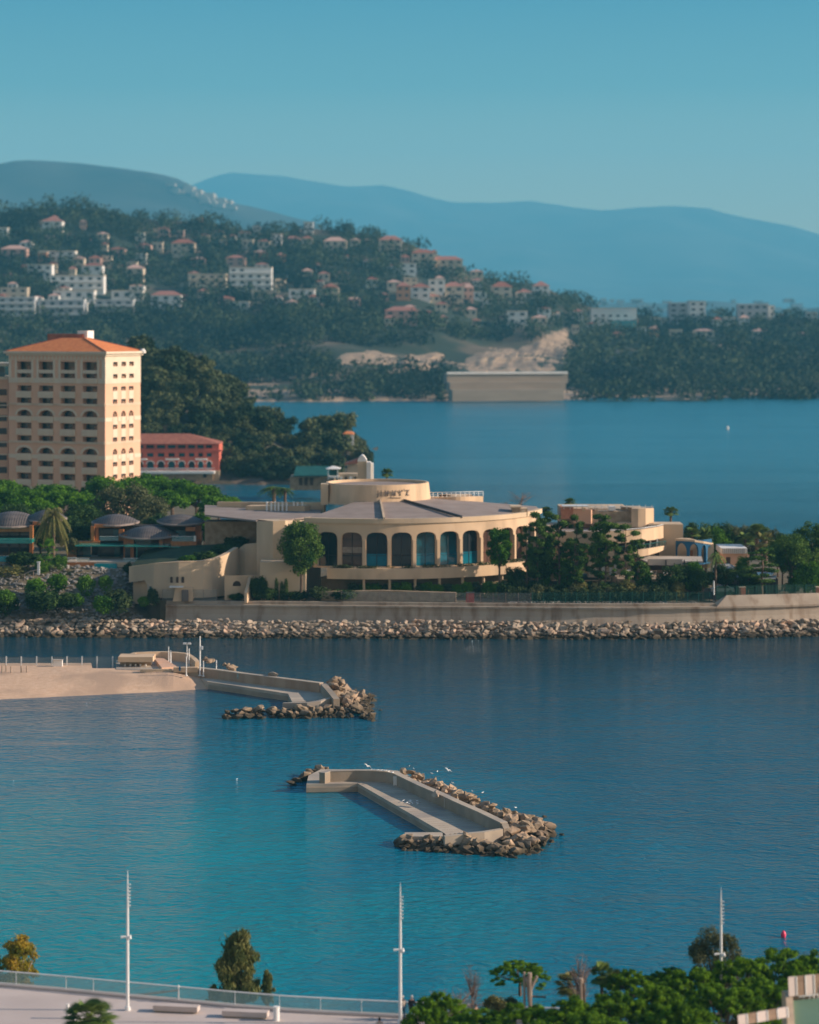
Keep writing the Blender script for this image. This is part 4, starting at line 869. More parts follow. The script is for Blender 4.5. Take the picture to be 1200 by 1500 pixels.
# --- curved roof villas ---------------------------------------------
def leaf_roof(name, cx, cy, D, wx, dy, z, tilt, rise, parent, rot=0, base=.2):
    """lens-shaped domed shell with standing seams and a thick rounded rim"""
    n, m = 30, 8; v = []; f = []; px, py = XX(cx, D), D + dy / 2
    for lay in range(2):
        for j in range(m + 1):
            for i in range(n):
                a = 2 * PI * i / n; r = j / m; x = math.cos(a) * r * wx / 2; y = math.sin(a) * r * dy / 2 * (1 - .25 * abs(math.cos(a)) ** 2)
                hgt = rise * (1 - r * r) + tilt * y / (dy / 2) * .5 - (base if lay else 0)
                xx = x * math.cos(rot) - y * math.sin(rot); yy = x * math.sin(rot) + y * math.cos(rot); v.append((px + xx, py + yy, z + hgt + x * math.sin(rot) * .12))
    L = (m + 1) * n
    for lay in range(2):
        for j in range(m):
            for i in range(n):
                a = lay * L + j * n + i; b = lay * L + j * n + (i + 1) % n; q = (a, b, b + n, a + n); f.append(q if lay else q[::-1])
    for i in range(n): a = m * n + i; b = m * n + (i + 1) % n; f.append((a, b, b + L, a + L))
    mb = MB(); mb.v = v; mb.f = f; o = mb.build(name, 'zinc_roof', parent)
    s = MB(); k = int(wx / .45)
    for q in range(1, k):
        x = -wx / 2 + wx * q / k; ymax = dy / 2 * (1 - .25 * (2 * x / wx) ** 2) * math.sqrt(max(0, 1 - (2 * x / wx) ** 2)) * .97; pts = []
        for u in range(7):
            y = -ymax + 2 * ymax * u / 6; rr = min(1, (2 * x / wx) ** 2 + (y / (dy / 2)) ** 2); xx = x * math.cos(rot) - y * math.sin(rot); yy = x * math.sin(rot) + y * math.cos(rot)
            pts.append((px + xx, py + yy, z + rise * (1 - rr) + tilt * y / (dy / 2) * .5 + x * math.sin(rot) * .12 + .03))
        s.tube(pts, .05, 3)
    s.build('seams', 'dark_metal', o, recalc=False)
    rim = [(v[m * n + i % n][0], v[m * n + i % n][1], v[m * n + i % n][2] - .1) for i in range(n + 1)]; s = MB(); s.tube(rim, .2, 6); s.build('rim', 'roof_membrane', o); return o
def villas():
    D = 484; k = F / D
    t = thing('garden_villa', P(190, 824, D), 'timber villa with three curved grey roofs and teal glass above the rocks', 'villa')
    leaf_roof('roof', 165, 0, D, 8.8, 9.5, ZY(767, D), .7, 1.35, t)
    leaf_roof('roof', 214, 0, D - 4.5, 10.8, 10, ZY(783, D), .8, 1.5, t)
    leaf_roof('roof', 262, 0, D - 1, 9.0, 8.5, ZY(765, D), .8, 1.1, t, rot=R(-14))
    for a, b, y0, y1, dd, m in ((133, 138, 771, 792, 0, 'wood_warm'), (140, 144, 772, 792, 1, 'wood_warm'), (174, 181, 776, 792, 1, 'wood_warm'), (181, 191, 787, 822, -1.5, 'wood_warm'), (191, 196, 785, 823, -2.2, 'wood_warm'), (233, 238, 787, 823, -2.6, 'wood_warm'),
                            (238, 250, 785, 800, -1.0, 'wood_warm'), (246, 250, 800, 822, -2.4, 'wood_warm'), (98, 112, 794, 818, 1, 'wood_warm'), (98, 146, 793, 799, 0, 'wood_warm'), (286, 295, 770, 816, 2, 'wood_warm'), (272, 286, 772, 778, 0, 'wood_warm'), (181, 250, 783.5, 788, -2.0, 'wood_warm'), (138, 176, 768, 773, .5, 'wood_warm')):
        MB().pbox(a, b, y0, y1, D + dd, 1.2).build('timber_wall', m, t)
    MB().pbox(134, 286, 770, 822, D + 4.5, 3).build('core_wall', 'room_dark', t)
    mb = MB(); mb.prism([(XX(250, D - 3), D - 3), (XX(288, D - 3.5), D - 3.5), (XX(295, D), D), (XX(295, D + 4), D + 4), (XX(250, D + 4), D + 4)], ZY(800, D - 3), ZY(793, D - 3)); mb.build('balcony', 'wood_warm', t)
    MB().pbox(293, 295.5, 779, 795, D - .5, 3).build('timber_wall', 'wood_warm', t)
    for a, b, y0, y1, dd, m in ((145, 173, 775, 792, 1.6, 'glass_dark'), (166, 174, 776, 792, 1.4, 'glass_teal'), (196, 221, 790, 799, -.9, 'glass_dark'), (221, 233, 790, 799, -.8, 'room_dark'), (112, 122, 800, 818, 1.2, 'glass_dark'), (122, 133, 800, 818, 1.1, 'glass_teal'),
                            (143, 168, 801, 822, 1.4, 'glass_dark'), (168, 176, 801, 822, 1.3, 'glass_teal'), (197, 221, 802, 822, -.6, 'glass_dark'), (221, 233, 802, 822, -.7, 'glass_teal'), (183, 191, 802, 820, -1.7, 'glass_dark'), (258, 272, 777, 793, 1.4, 'glass_teal'), (272, 286, 779, 793, 1.5, 'glass_dark'), (260, 273, 802, 812, 1, 'glass_teal'), (238, 246, 803, 822, -1, 'glass_dark')):
        MB().pbox(a, b, y0, y1, D + dd, .25).build('window', m, t)
    mb = MB(); mb.pbox(110, 183, 798.6, 800.4, D - 4, 5); mb.build('glass_canopy', 'teal_glass_panel', t)
    mb = MB(); mb.pbox(183, 246, 799.4, 801.2, D - 7, 6); mb.pbox(246, 263, 801, 801.8, D - 6, 5); mb.pbox(254.2, 255, 801, 822, D - 6, .2); mb.pbox(200, 200.7, 801, 822, D - 7, .2); mb.build('glass_canopy', 'teal_glass_panel', t)
    MB().pbox(97, 262, 823, 827, D - 9, 16).build('terrace', 'paving_slab', t)
    MB().pbox(98, 140, 824, 833, D - 9.2, .8).build('timber_wall', 'wood_warm', t); MB().pbox(171, 186, 825, 834, D - 9.2, .8).build('pool_wall', 'render_cream', t)
    MB().pbox(138, 171, 826, 833, D - 10.4, 1).build('pool', 'pool_water', t)
    MB().pbox(112, 186, 833, 835.5, D - 10.6, 2).build('pool_ledge', 'paving_slab', t)
    for a, b, y0, y1, dd in ((112, 131, 818, 824, -8.8), (181, 231, 818, 824, -8.8), (146, 173, 786, 792, -.4), (252, 286, 786, 793, -3.6)):
        gl = MB().pbox(a, b, y0, y1, D + dd, .06).build('glass_railing', 'rail_glass', t); MB().pbox(a, b, y0 - .5, y0, D + dd - .05, .15).build('handrail', 'white_metal', gl)
    for a, y0, y1, dd in ((212, 816, 824, -8.9), (284, 785, 793, -3.8)): MB().pbox(a, a + 3, y0, y1, D + dd, .4).build('planter', 'white_paint', t)
    q = thing('balustrade', P(104, 824, D - 9), 'white slatted balustrade at the left end of the villa terrace', 'railing')
    mb = MB(); mb.pbox(97, 112, 816.5, 817.4, D - 9.1, .15)
    for i in range(8): mb.pbox(97 + 2 * i, 97.6 + 2 * i, 817, 824, D - 9.1, .12)
    mb.build('rail', 'white_metal', q)
    # second villa at the left edge
    t = thing('garden_villa', P(10, 824, D), 'shadowed timber villa with curved grey roofs, cut by the left edge', 'villa')
    leaf_roof('roof', 12, 0, D, 12, 11, ZY(769, D), .8, 2.1, t); leaf_roof('roof', 64, 0, D + 1, 7.4, 8, ZY(762, D), .8, 1.5, t)
    for a, b, y0, y1, dd, m in ((-60, 46, 773, 779, 1, 'wood_warm'), (43, 48, 770, 818, 0, 'wood_warm'), (48, 62, 764, 769, 1, 'wood_warm'), (-60, 46, 779, 820, 5, 'room_dark')): MB().pbox(a, b, y0, y1, D + dd, 1.2).build('timber_wall', m, t)
    for i in range(6): MB().pbox(-50 + 16 * i, -36 + 16 * i, 780, 818, D + 3.5, .3).build('window', 'glass_dark', t)
    MB().pbox(-60, 46, 791, 796, D - 4, 5).build('glass_canopy', 'teal_glass_panel', t)
    MB().pbox(-60, 60, 822, 828, D - 8, 14).build('terrace', 'stone_wall', t); MB().pbox(-60, 22, 816, 823, D - 8.2, 3).build('pool', 'pool_water', t)
villas()

# --- terraced club building on the right -----------------------------
def club():
    D = 480; t = thing('clubhouse', P(900, 830, D), 'cream clubhouse of stacked curved terraces behind the tall pines', 'clubhouse')
    def pw(pts, th, name, m, parent=t): return MB().wall([(XX(x, d), d, ZY(yb, d), ZY(yt, d)) for x, d, yt, yb in pts], th).build(name, m, parent)
    MB().pbox(822, 920, 745, 840, D + 14, 12).build('block_wall', 'render_beige', t)
    MB().pbox(866, 926, 749, 770, D + 10, 12).build('upper_wall', 'stone_wall', t)
    pw([(840, D + 11, 745, 766), (866, D + 9.5, 747, 768)], 2, 'upper_wall', 'peach_render')
    pw([(925, D + 7, 745.5, 772), (935, D + 6.6, 745.2, 772), (946, D + 6.9, 744.8, 772), (958, D + 8.5, 744.3, 772)], 8, 'upper_wall', 'render_cream')
    MB().pbox(905, 958, 766, 773, D + 7.5, 8).build('upper_floor', 'render_cream', t)
    mb = MB()
    for i in range(15): mb.pbox(826 + 9.2 * i, 826.7 + 9.2 * i, 739.5, 746, D + 9, .15)
    mb.pbox(824, 958, 742, 742.7, D + 9, .12); mb.pbox(824, 862, 741, 742, D + 8.6, 3); mb.build('railing', 'white_metal', t)
    MB().pbox(822, 840, 743, 760, D + 11, 5).build('roof_hut', 'brick_pier', t); MB().pbox(893, 902, 742, 748, D + 10, 2).build('roof_unit', 'white_paint', t)
    for x in (853, 863, 871): MB().pbox(x, x + 5, 744, 749, D + 10, 1.5).build('roof_unit', 'render_beige', t)
    # middle curved parapet
    q = [(800, D - 1, 779, 800), (840, D - 4, 779, 800), (880, D - 5, 778.5, 799), (915, D - 4.5, 777.5, 795), (940, D - 3, 775.5, 793), (958, D - 0, 773, 791), (968, D + 3, 771, 789), (972, D + 6, 770, 788)]
    pw(q, .6, 'terrace_wall', 'render_cream'); MB().prism([(XX(x, d), d + .5) for x, d, a, b in q] + [(XX(955, D + 14), D + 14), (XX(800, D + 14), D + 14)], ZY(786, D), ZY(781, D)).build('terrace_floor', 'roof_membrane', t)
    mb = MB(); L_ = [(XX(x, d), d + .3, ZY(a - 1.6, d)) for x, d, a, b in q]; mb.tube(L_, .07, 4)
    mb.build('handrail', 'white_metal', t)
    for x in (942, 952, 962): MB().pbox(x, x + 2.4, 789, 803, D + 1, .4).build('column', 'white_paint', t)
    MB().pbox(800, 966, 790, 830, D + 4.5, 2).build('recess_wall', 'room_dark', t)
    MB().pbox(800, 905, 792, 822, D + 2, 2).build('facade_wall', 'peach_render', t)
    for x in range(806, 905, 14): MB().pbox(x, x + 7, 798, 815, D + 1.9, .3).build('window', 'glass_dark', t)
    # lower curved parapet
    q = [(880, D - 4, 809, 818), (905, D - 5, 808, 817.5), (930, D - 5, 806, 816.5), (950, D - 3.5, 803.5, 813.5), (965, D - 1, 801, 809), (976, D + 3, 799, 804)]
    pw(q, .6, 'terrace_wall', 'render_cream')
    mb = MB()
    for i in range(24):
        u = i / 23 * (len(q) - 1); a = int(min(u, len(q) - 2)); w_ = u - a; x = q[a][0] * (1 - w_) + q[a + 1][0] * w_; d = q[a][1] * (1 - w_) + q[a + 1][1] * w_; y = q[a][2] * (1 - w_) + q[a + 1][2] * w_; mb.tube([(XX(x, d), d + .3, ZY(y, d)), (XX(x, d), d + .3, ZY(y - 6.5, d))], .06, 4)
    mb.tube([(XX(x, d), d + .3, ZY(y - 6.5, d)) for x, d, y, b in q], .08, 4); mb.build('railing', 'green_awning', t)
    # tall blank slab
    MB().pbox(950, 1001, 768, 835, D + 6.5, 6).build('slab_wall', 'render_beige', t)
    # arcade, blue inside the shade
    x0, D1 = 988.0, D + 3; n_ = 4
    path = [(990, D + 3), (1004, D + 1.6), (1018, D + 1.2), (1031, D + 2), (1043, D + 4.5)]
    cum = [0]; pv = [Vector((XX(x, d), d)) for x, d in path]
    for a, b in zip(pv, pv[1:]): cum.append(cum[-1] + (b - a).length)
    def mp(u, z, d):
        i = 0
        while i < len(cum) - 2 and u > cum[i + 1]: i += 1
        a, b = pv[i], pv[i + 1]; s_ = (u - cum[i]) / (cum[i + 1] - cum[i]); p = a + (b - a) * s_; dr = (b - a).normalized(); return Vector((p.x - dr.y * d, p.y + dr.x * d, z))
    L = cum[-1]; opn = []
    for a, b, yb, yt in ((.00, .27, 824, 795), (.33, .53, 824, 795.5), (.60, .76, 824, 797.5), (.82, .95, 824, 800)): opn.append((max(.05, a * L), b * L, ZY(yb, D1), ZY(yt, D1), 1.4))
    ar = holed(mp, 0, L, ZY(826, D1), ZY(790, D1), opn, .5); ar.build('arcade', 'blue_paint', t, recalc=False)
    pw([(989, D + 2.9, 789, 792), (1004, D + 1.5, 789.6, 792.6), (1018, D + 1.1, 791, 794), (1031, D + 1.9, 793, 796), (1045, D + 4.4, 795.5, 798)], 2.2, 'arcade_roof', 'render_beige')
    MB().pbox(1036, 1046, 797, 832, D + 4, 4).build('end_wall', 'render_beige', t); MB().pbox(992, 1036, 796, 832, D + 6.4, .6).build('arcade_back_wall', 'render_cream', t)
    for x in (1011, 1024, 1033): MB().pbox(x, x + 4, 806, 820, D + 6.2, .3).build('door', 'wood_warm', t)
    # canopy, awning and dining terrace
    mb = MB(); a = [P(925, 816, D + 1), P(1028, 817, D + 1), P(1030, 824, D - 6), P(948, 824.5, D - 6)]; mb.hexa([a[3], a[2], a[1], a[0]] + [v + Vector((0, 0, .25)) for v in (a[3], a[2], a[1], a[0])]); mb.build('canopy', 'grey_canvas', t)
    MB().pbox(949, 1000, 819, 828, D - 6.2, .2).build('canopy_valance', 'grey_canvas', t)
    mb = MB(); a = [P(926, 819, D - 1), P(949, 819, D - 1), P(949, 829, D - 6), P(930, 828.5, D - 6)]; mb.hexa([a[3], a[2], a[1], a[0]] + [v + Vector((0, 0, .15)) for v in (a[3], a[2], a[1], a[0])]); mb.build('awning', 'brown_awning', t)
    for x, y in ((949, 841), (975, 836), (1002, 833), (914, 846)): MB().pbox(x, x + 1.6, 820, y, D - 6.4, .25).build('post', 'bark_pale' if x < 960 else 'dark_metal', t)
    MB().pbox(915, 1030, 829, 842, D + 2, 2).build('facade_wall', 'room_dark', t)
    MB().pbox(940, 946, 803, 816, D - 1, 2).build('facade_wall', 'white_paint', t)
    MB().box(XX(905, D - 14), XX(1030, D - 14), D - 14, D + 2, 6.0, ZY(848, D - 14)).build('dining_terrace', 'stone_wall', t)
    # lower left part behind the trees
    MB().pbox(775, 822, 770, 850, D + 8, 8).build('block_wall', 'render_beige', t); MB().pbox(862, 925, 812, 846, D - 2, 3).build('facade_wall', 'render_beige', t)
    for x in (882, 893, 900): MB().pbox(x, x + 4, 826, 842, D - 2.2, .3).build('door', 'white_paint', t)
    # tables on the terrace
    r = random.Random(8); tabs = []
    for i in range(16):
        x = r.uniform(912, 975); dd = D - 13 + 10 * r.random(); z = ZY(848, D - 14); X = XX(x, dd)
        g = thing('dining_table', (X, dd, z), 'small white-topped table on the dining terrace under the canopy', 'table', 'tables set out on the dining terrace')
        MB().tube([(X, dd, z + .72), (X, dd, z + .78)], .55, 8).build('tabletop', 'white_paint', g); MB().tube([(X, dd, z), (X, dd, z + .72)], .05, 5).build('leg', 'dark_metal', g)
        for s_ in (-1, 1):
            cx_ = X + s_ * .95; c = thing('dining_chair', (cx_, dd, z), 'tan chair at a table on the dining terrace', 'chair', 'chairs on the dining terrace'); mm = 'wood_warm' if i % 2 else 'cloth_cream'
            MB().box(cx_ - .22, cx_ + .22, dd - .22, dd + .22, z + .42, z + .48).build('seat', mm, c); MB().box(cx_ + s_ * .2 - .03, cx_ + s_ * .2 + .03, dd - .22, dd + .22, z + .48, z + .92).build('backrest', mm, c)
            for a_ in (-1, 1):
                for b_ in (-1, 1): MB().tube([(cx_ + a_ * .19, dd + b_ * .19, z), (cx_ + a_ * .19, dd + b_ * .19, z + .42)], .025, 4).build('leg', 'dark_metal', c)
club()

def right_side():
    D = 484
    t = thing('garden_pavilion', P(1076, 822, D), 'low pink garden building with a white slatted roof parapet behind the palms', 'building')
    MB().pbox(1058, 1098, 811, 836, D + 4, 8).build('wall', 'peach_render', t); MB().pbox(1057, 1095, 803, 811, D + 3.6, 9).build('parapet', 'white_paint', t)
    mb = MB()
    for i in range(12): mb.pbox(1058 + 3 * i, 1058.7 + 3 * i, 803.5, 810.5, D + 3.5, .12)
    mb.build('slats', 'grey_canvas', t); MB().pbox(1064, 1070, 816, 830, D + 3.9, .3).build('door', 'room_dark', t)
    t = thing('marquee', P(1060, 838, 474), 'pale pitched canvas marquee between the small palm and the dark cars', 'tent')
    a = [P(1044, 838, 470), P(1074, 836, 470), P(1078, 830, 480), P(1048, 829, 480)]; mb = MB(); pk = P(1060, 828, 475)
    mb.hexa([*a, pk + Vector((-2, -.5, 0)), pk + Vector((1, -.5, .3)), pk + Vector((1, .5, .3)), pk + Vector((-2, .5, 0))]); mb.build('roof', 'grey_canvas', t)
    for p in a: MB().tube([(p.x, p.y, 5.4), p], .06, 5).build('post', 'dark_metal', t)
    t = thing('storage_shed', P(1105, 866, 470), 'long dark shed with corrugated pale blue grey roof behind the green fence', 'shed')
    MB().pbox(1080, 1140, 848, 880, 466, 8).build('wall', 'dark_metal', t)
    for i, (x0, x1, y) in enumerate(((1078, 1104, 845), (1100, 1132, 842), (1112, 1136, 847))):
        mb = MB(); a = [P(x0, y + 2, 464 - i), P(x1, y + 1, 464 - i), P(x1 + 2, y - 3, 470), P(x0 + 2, y - 3, 470)]; mb.hexa([*a] + [v + Vector((0, 0, .12)) for v in a]); mb.build('roof', 'zinc_roof' if i == 0 else 'white_metal', t)
    MB().pbox(1098, 1134, 836, 838, 478, 2).build('beam', 'wood_warm', t)
    mb = MB()
    for i in range(12): mb.pbox(1082 + 5 * i, 1082.6 + 5 * i, 848, 880, 465.9, .1)
    mb.build('cladding_rib', 'zinc_roof', t)
    # cars in the yard
    for i, (x, y, m, lab) in enumerate(((1066, 866, 'dark_metal', 'black car parked in the yard behind the green fence'), (1088, 858, 'dark_metal', 'dark car half under the pale shed roof'), (1053, 848, 'red_paint', 'small red car beside the little palm'), (1058, 858, 'white_metal', 'white car roof showing above the dark cars'))):
        dd = 470 - i; p = P(x, y, dd); z = 6.0 if i != 2 else p.z - .6; c = thing('parked_car', (p.x, dd, z), lab, 'car')
        prof = [(-2.1, .35), (-2.1, .8), (-1.3, .95), (-.7, 1.45), (.8, 1.48), (1.5, 1.0), (2.1, .9), (2.15, .35)]; mb = MB(); n = len(prof); b0 = [(p.x + a, dd - .85, z + b) for a, b in prof]; b1 = [(p.x + a, dd + .85, z + b) for a, b in prof]
        mb.poly(b0); mb.poly(b1[::-1])
        for k in range(n): mb.poly((b0[k], b1[k], b1[(k + 1) % n], b0[(k + 1) % n]))
        mb.build('body', m, c); mb = MB(); mb.hexa([(p.x - 1.1, dd - .87, z + .98), (p.x + 1.35, dd - .87, z + .98), (p.x + 1.35, dd + .87, z + .98), (p.x - 1.1, dd + .87, z + .98), (p.x - .68, dd - .87, z + 1.36), (p.x + .8, dd - .87, z + 1.38), (p.x + .8, dd + .87, z + 1.38), (p.x - .68, dd + .87, z + 1.36)]); mb.build('window', 'glass_dark', c)
        for a_ in (-1.3, 1.35):
            for b_ in (-.88, .88): MB().tube([(p.x + a_, dd + b_ - .1, z + .33), (p.x + a_, dd + b_ + .1, z + .33)], .33, 10).build('wheel', 'dark_metal', c)
    # green mesh fence on the seawall, brick piers
    def fence(x0, x1, d0, d1, z0, z1, lab, name='mesh_fence', m='green_mesh', step=14):
        f = thing(name, (XX(x0, d0), d0, z0), lab, 'fence'); n = max(2, int((x1 - x0) / step))
        pts = [(XX(x0 + (x1 - x0) * i / n, d0 + (d1 - d0) * i / n), d0 + (d1 - d0) * i / n) for i in range(n + 1)]
        MB().wall([(a, b, z0 + .1, z1) for a, b in pts], .02).build('mesh_panel', m, f)
        for a, b in pts: MB().tube([(a, b - .05, z0), (a, b - .05, z1 + .05)], .045, 5).build('post', 'zinc_roof' if m == 'wire_mesh' else 'green_awning', f)
        return f
    fence(1050, 1195, 455.5, 459.5, 6, 8.4, 'green mesh fence on top of the seawall right of the lamp post')
    fence(780, 1040, 453.6, 454.3, 5.6, 7.5, 'dark wire fence in front of the clipped shrubs', m='green_mesh', step=16)
    fence(500, 778, 456, 453.6, 5.6, 7.4, 'thin wire fence along the seawall below the pavilion', m='wire_mesh', step=18)
    fence(238, 318, 458, 457.6, 5.6, 7.6, 'pale wire fence in front of the small doors of the garden wall', m='wire_mesh', step=18)
    for x, d, lab in ((1088, 456.5, 'square brick pink gate pier in the green fence'), (1200, 459.8, 'red brick pier at the right edge of the fence')):
        q = thing('gate_pier', P(x, 873, d), lab, 'pier'); MB().pbox(x - 4.5, x + 4.5, 861, 878, d, 1).build('shaft', 'brick_pier', q); MB().pbox(x - 5, x + 5, 859.8, 861, d - .1, 1.2).build('cap', 'render_beige', q)
    q = thing('equipment_cabinet', P(689, 880, 455), 'dark red metal cabinet standing under the pavilion band', 'cabinet'); MB().pbox(683, 695, 869, 886, 455, 1).build('body', 'red_paint', q); MB().pbox(682.5, 695.5, 868, 869, 454.9, 1.2).build('lid', 'dark_metal', q)
    q = thing('lamp_post', P(1046, 878, 455), 'short white post standing where the inclined parapet begins', 'lamp post'); MB().tube([P(1046, 881, 454.5), P(1046, 851, 454.5)], .13, 6).build('post', 'white_metal', q); MB().pbox(1045, 1049, 872, 880, 454.1, .4).build('box', 'dark_metal', q)
    # undercroft stone wall below the pavilion
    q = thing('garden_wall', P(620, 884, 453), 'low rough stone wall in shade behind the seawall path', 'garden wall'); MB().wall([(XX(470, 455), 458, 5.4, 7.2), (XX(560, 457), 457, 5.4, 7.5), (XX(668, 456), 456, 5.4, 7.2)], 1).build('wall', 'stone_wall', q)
    # shoreside steps and posts on the left slope
    q = thing('stair_rail', P(45, 840, 465), 'short bent handrail climbing the rocks by a pale post', 'handrail'); mb = MB(); mb.tube([P(32, 843, 464), P(44, 837, 464), P(54, 835, 464)], .07, 5); mb.build('rail', 'bark_pale', q)
    for x, a, b in ((36, 841, 850), (49, 836, 846)): MB().tube([P(x, a, 464), P(x, b, 464)], .06, 5).build('post', 'bark_pale', q)
    q = thing('marker_post', P(56, 840, 466), 'pale square post at the head of the rocky slope', 'post'); MB().pbox(54.5, 58, 824, 842, 466, .4).build('shaft', 'white_metal', q); MB().pbox(53.8, 58.6, 823, 824.2, 465.9, .6).build('cap', 'white_metal', q)
right_side()
# ================================================================ TREES AND PLANTS (prototypes)
def crown_mesh(name, blobs, n, size, seed, **kw): return quads_mesh(name, foliage(name, blobs, n, size, seed, **kw))
def trunk_mesh(segs, n=7):
    mb = MB()
    for pts, rad in segs: mb.tube(pts, rad, n)
    return mb.mesh('trunk')
def rnd_blobs(r, n, fn): return [fn(r, i) for i in range(n)]
PT = {}
def mk_tuft_pine(seed, n=150, tufts=34):        # near stone pine: heavy rounded bunches of upward needles
    r = random.Random(seed); bl = []; segs = [([(0, 0, 0), (.15, .05, 1.6), (0, 0, 3.0)], [.22, .18, .14])]
    for i in range(n):
        a = r.uniform(0, 2 * PI); q = math.sqrt(r.random()); x, y = math.cos(a) * q * 3.4, math.sin(a) * q * 3.4; z = 3.0 + 2.3 * (1 - q * q) ** .7 + r.uniform(-1.1, .25); s = r.uniform(.18, .46); bl.append((x, y, z, s, s * r.uniform(.7, 1.2), s * .6))
        if i % 6 == 0: segs.append(([(0, 0, 2.2), (x * .5, y * .5, (2.2 + z) / 2 - .2), (x, y, z)], [.08, .05, .02]))
    return [('crown', crown_mesh('c', bl, 24000, .075, seed, shell=.45, up=.35, stretch=1.9), 'leaf_pine'), ('trunk', trunk_mesh(segs, 5), 'bark')]
def mk_stone_pine(seed):                       # umbrella crown seen from the bay
    r = random.Random(seed); bl = []; segs = [([(0, 0, 0), (.3, 0, 4), (.1, .1, 7.5)], [.4, .32, .25])]
    for i in range(46):
        a = r.uniform(0, 2 * PI); q = math.sqrt(r.random()); x, y = math.cos(a) * q * 4.8, math.sin(a) * q * 4.8; z = 8.0 + 2.3 * math.sqrt(max(0, 1 - q * q)) + r.uniform(-1.0, .3); s = r.uniform(.8, 1.4); bl.append((x, y, z, s, s, s * .7))
        if i % 5 == 0: segs.append(([(.1, .1, 6.5), (x * .5, y * .5, 7.8), (x * .9, y * .9, z)], [.16, .1, .05]))
    return [('crown', crown_mesh('c', bl, 6500, .26, seed, shell=.4, up=.3), 'leaf_stone_pine'), ('trunk', trunk_mesh(segs), 'bark')]
def mk_tall_pine(seed):                        # open layered pine on a bare stem
    r = random.Random(seed); bl = []; segs = [([(0, 0, 0), (.12, 0, 4), (-.1, .1, 8), (.1, 0, 12)], [.24, .2, .14, .05])]
    for i in range(26):
        z = 3.6 + 8.6 * (i / 25) + r.uniform(-.3, .3); w_ = 2.6 * (1 - ((z - 8.5) / 6.5) ** 2) ** .5 if abs(z - 8.5) < 6.4 else .5
        a = r.uniform(0, 2 * PI); q = r.uniform(.25, 1) * w_; x, y = math.cos(a) * q, math.sin(a) * q; s = r.uniform(.45, .95); bl.append((x, y, z, s * 1.15, s * 1.1, s * .5)); segs.append(([(0, 0, z - .6), (x * .6, y * .6, z - .25), (x, y, z - .1)], [.07, .05, .03]))
    return [('crown', crown_mesh('c', bl, 6000, .17, seed, shell=.6, up=.2), 'leaf_coast'), ('trunk', trunk_mesh(segs, 5), 'bark')]
def mk_round(seed, n=5000, leaf=.17, m='leaf_dark', H_=7.0, W=3.2, th=2.0, lumps=26, trunkm='bark', droop=0, stretch=1.0, flat=.9, ls=(.18, .34), cone=0):
    r = random.Random(seed); bl = [(0, 0, (th + H_) / 2, W * (.62 if ls[0] > .15 else .42), W * (.62 if ls[0] > .15 else .42), (H_ - th) * .38)]; segs = [([(0, 0, 0), (.1, 0, th), (0, .1, (th + H_) / 2)], [.2, .16, .08])]
    for i in range(lumps):
        d = Vector((r.gauss(0, 1), r.gauss(0, 1), r.gauss(0, 1))).normalized(); q = r.uniform(.7, 1.05); s = W * r.uniform(*ls); kc = 1 - cone * (d.z * .5 + .3)
        c = (d.x * W * .75 * q * kc, d.y * W * .75 * q * kc, (th + H_) / 2 + d.z * (H_ - th) * .42 * q); bl.append((*c, s, s, s * flat))
        if i % 4 == 0: segs.append(([(0, 0, th), (c[0] * .5, c[1] * .5, (th + c[2]) / 2), c], [.1, .06, .03]))
    return [('crown', crown_mesh('c', bl, n, leaf, seed, droop=droop, stretch=stretch), m), ('trunk', trunk_mesh(segs, 6), trunkm)]
def mk_palm(seed, m='leaf_palm', n=34, L=2.2, h=5.5, fan=False, rt=.25):
    r = random.Random(seed); mb = MB(); vs = []
    for i in range(n):
        a = r.uniform(0, 2 * PI); el = r.uniform(-.7, 1.25); l_ = L * r.uniform(.75, 1.05); d = Vector((math.cos(a), math.sin(a), 0)); pts = []; base = Vector((0, 0, h))
        if fan:
            stem = base + (d * math.cos(el) + Vector((0, 0, math.sin(el)))) * l_ * .5; ax = (d * math.cos(el) + Vector((0, 0, math.sin(el)))); sd = d.cross(Vector((0, 0, 1))); mb.tube([base, stem], [.03, .02], 3)
            for k in range(15):
                b_ = -1.3 + 2.6 * k / 14; t = stem + (ax * math.cos(b_) + sd * math.sin(b_)) * l_ * .5 + Vector((0, 0, -.12 * l_)); q = ax.cross(sd) * .015; wd = (ax * -math.sin(b_) + sd * math.cos(b_)) * .035 * l_
                mid = (stem + t) / 2; mb.poly([stem, mid + wd, t, mid - wd])
        else:
            for k in range(7): t = k / 6; pts.append(base + d * l_ * math.cos(el) * t * (1 - .15 * t) + Vector((0, 0, l_ * (math.sin(el) * t - .75 * t * t))))
            sd = d.cross(Vector((0, 0, 1)))
            for k in range(6):
                a_, b_ = pts[k], pts[k + 1]
                for s_ in (-1, 1):
                    for u in (0, .5):
                        p = a_ + (b_ - a_) * u; w_ = .42 * l_ * (1 - abs(k / 6 - .4)) * .42; tip = p + sd * s_ * w_ + (b_ - a_) * .8 + Vector((0, 0, -.14 * l_)); mb.poly([p, p + (b_ - a_) * .42, tip])
    tr = MB(); tr.tube([(0, 0, 0), (.05, 0, h * .5), (0, 0, h)], [rt, rt * .8, rt * .95], 8)
    return [('crown', mb.mesh('c'), m), ('trunk', tr.mesh('trunk'), 'bark')]
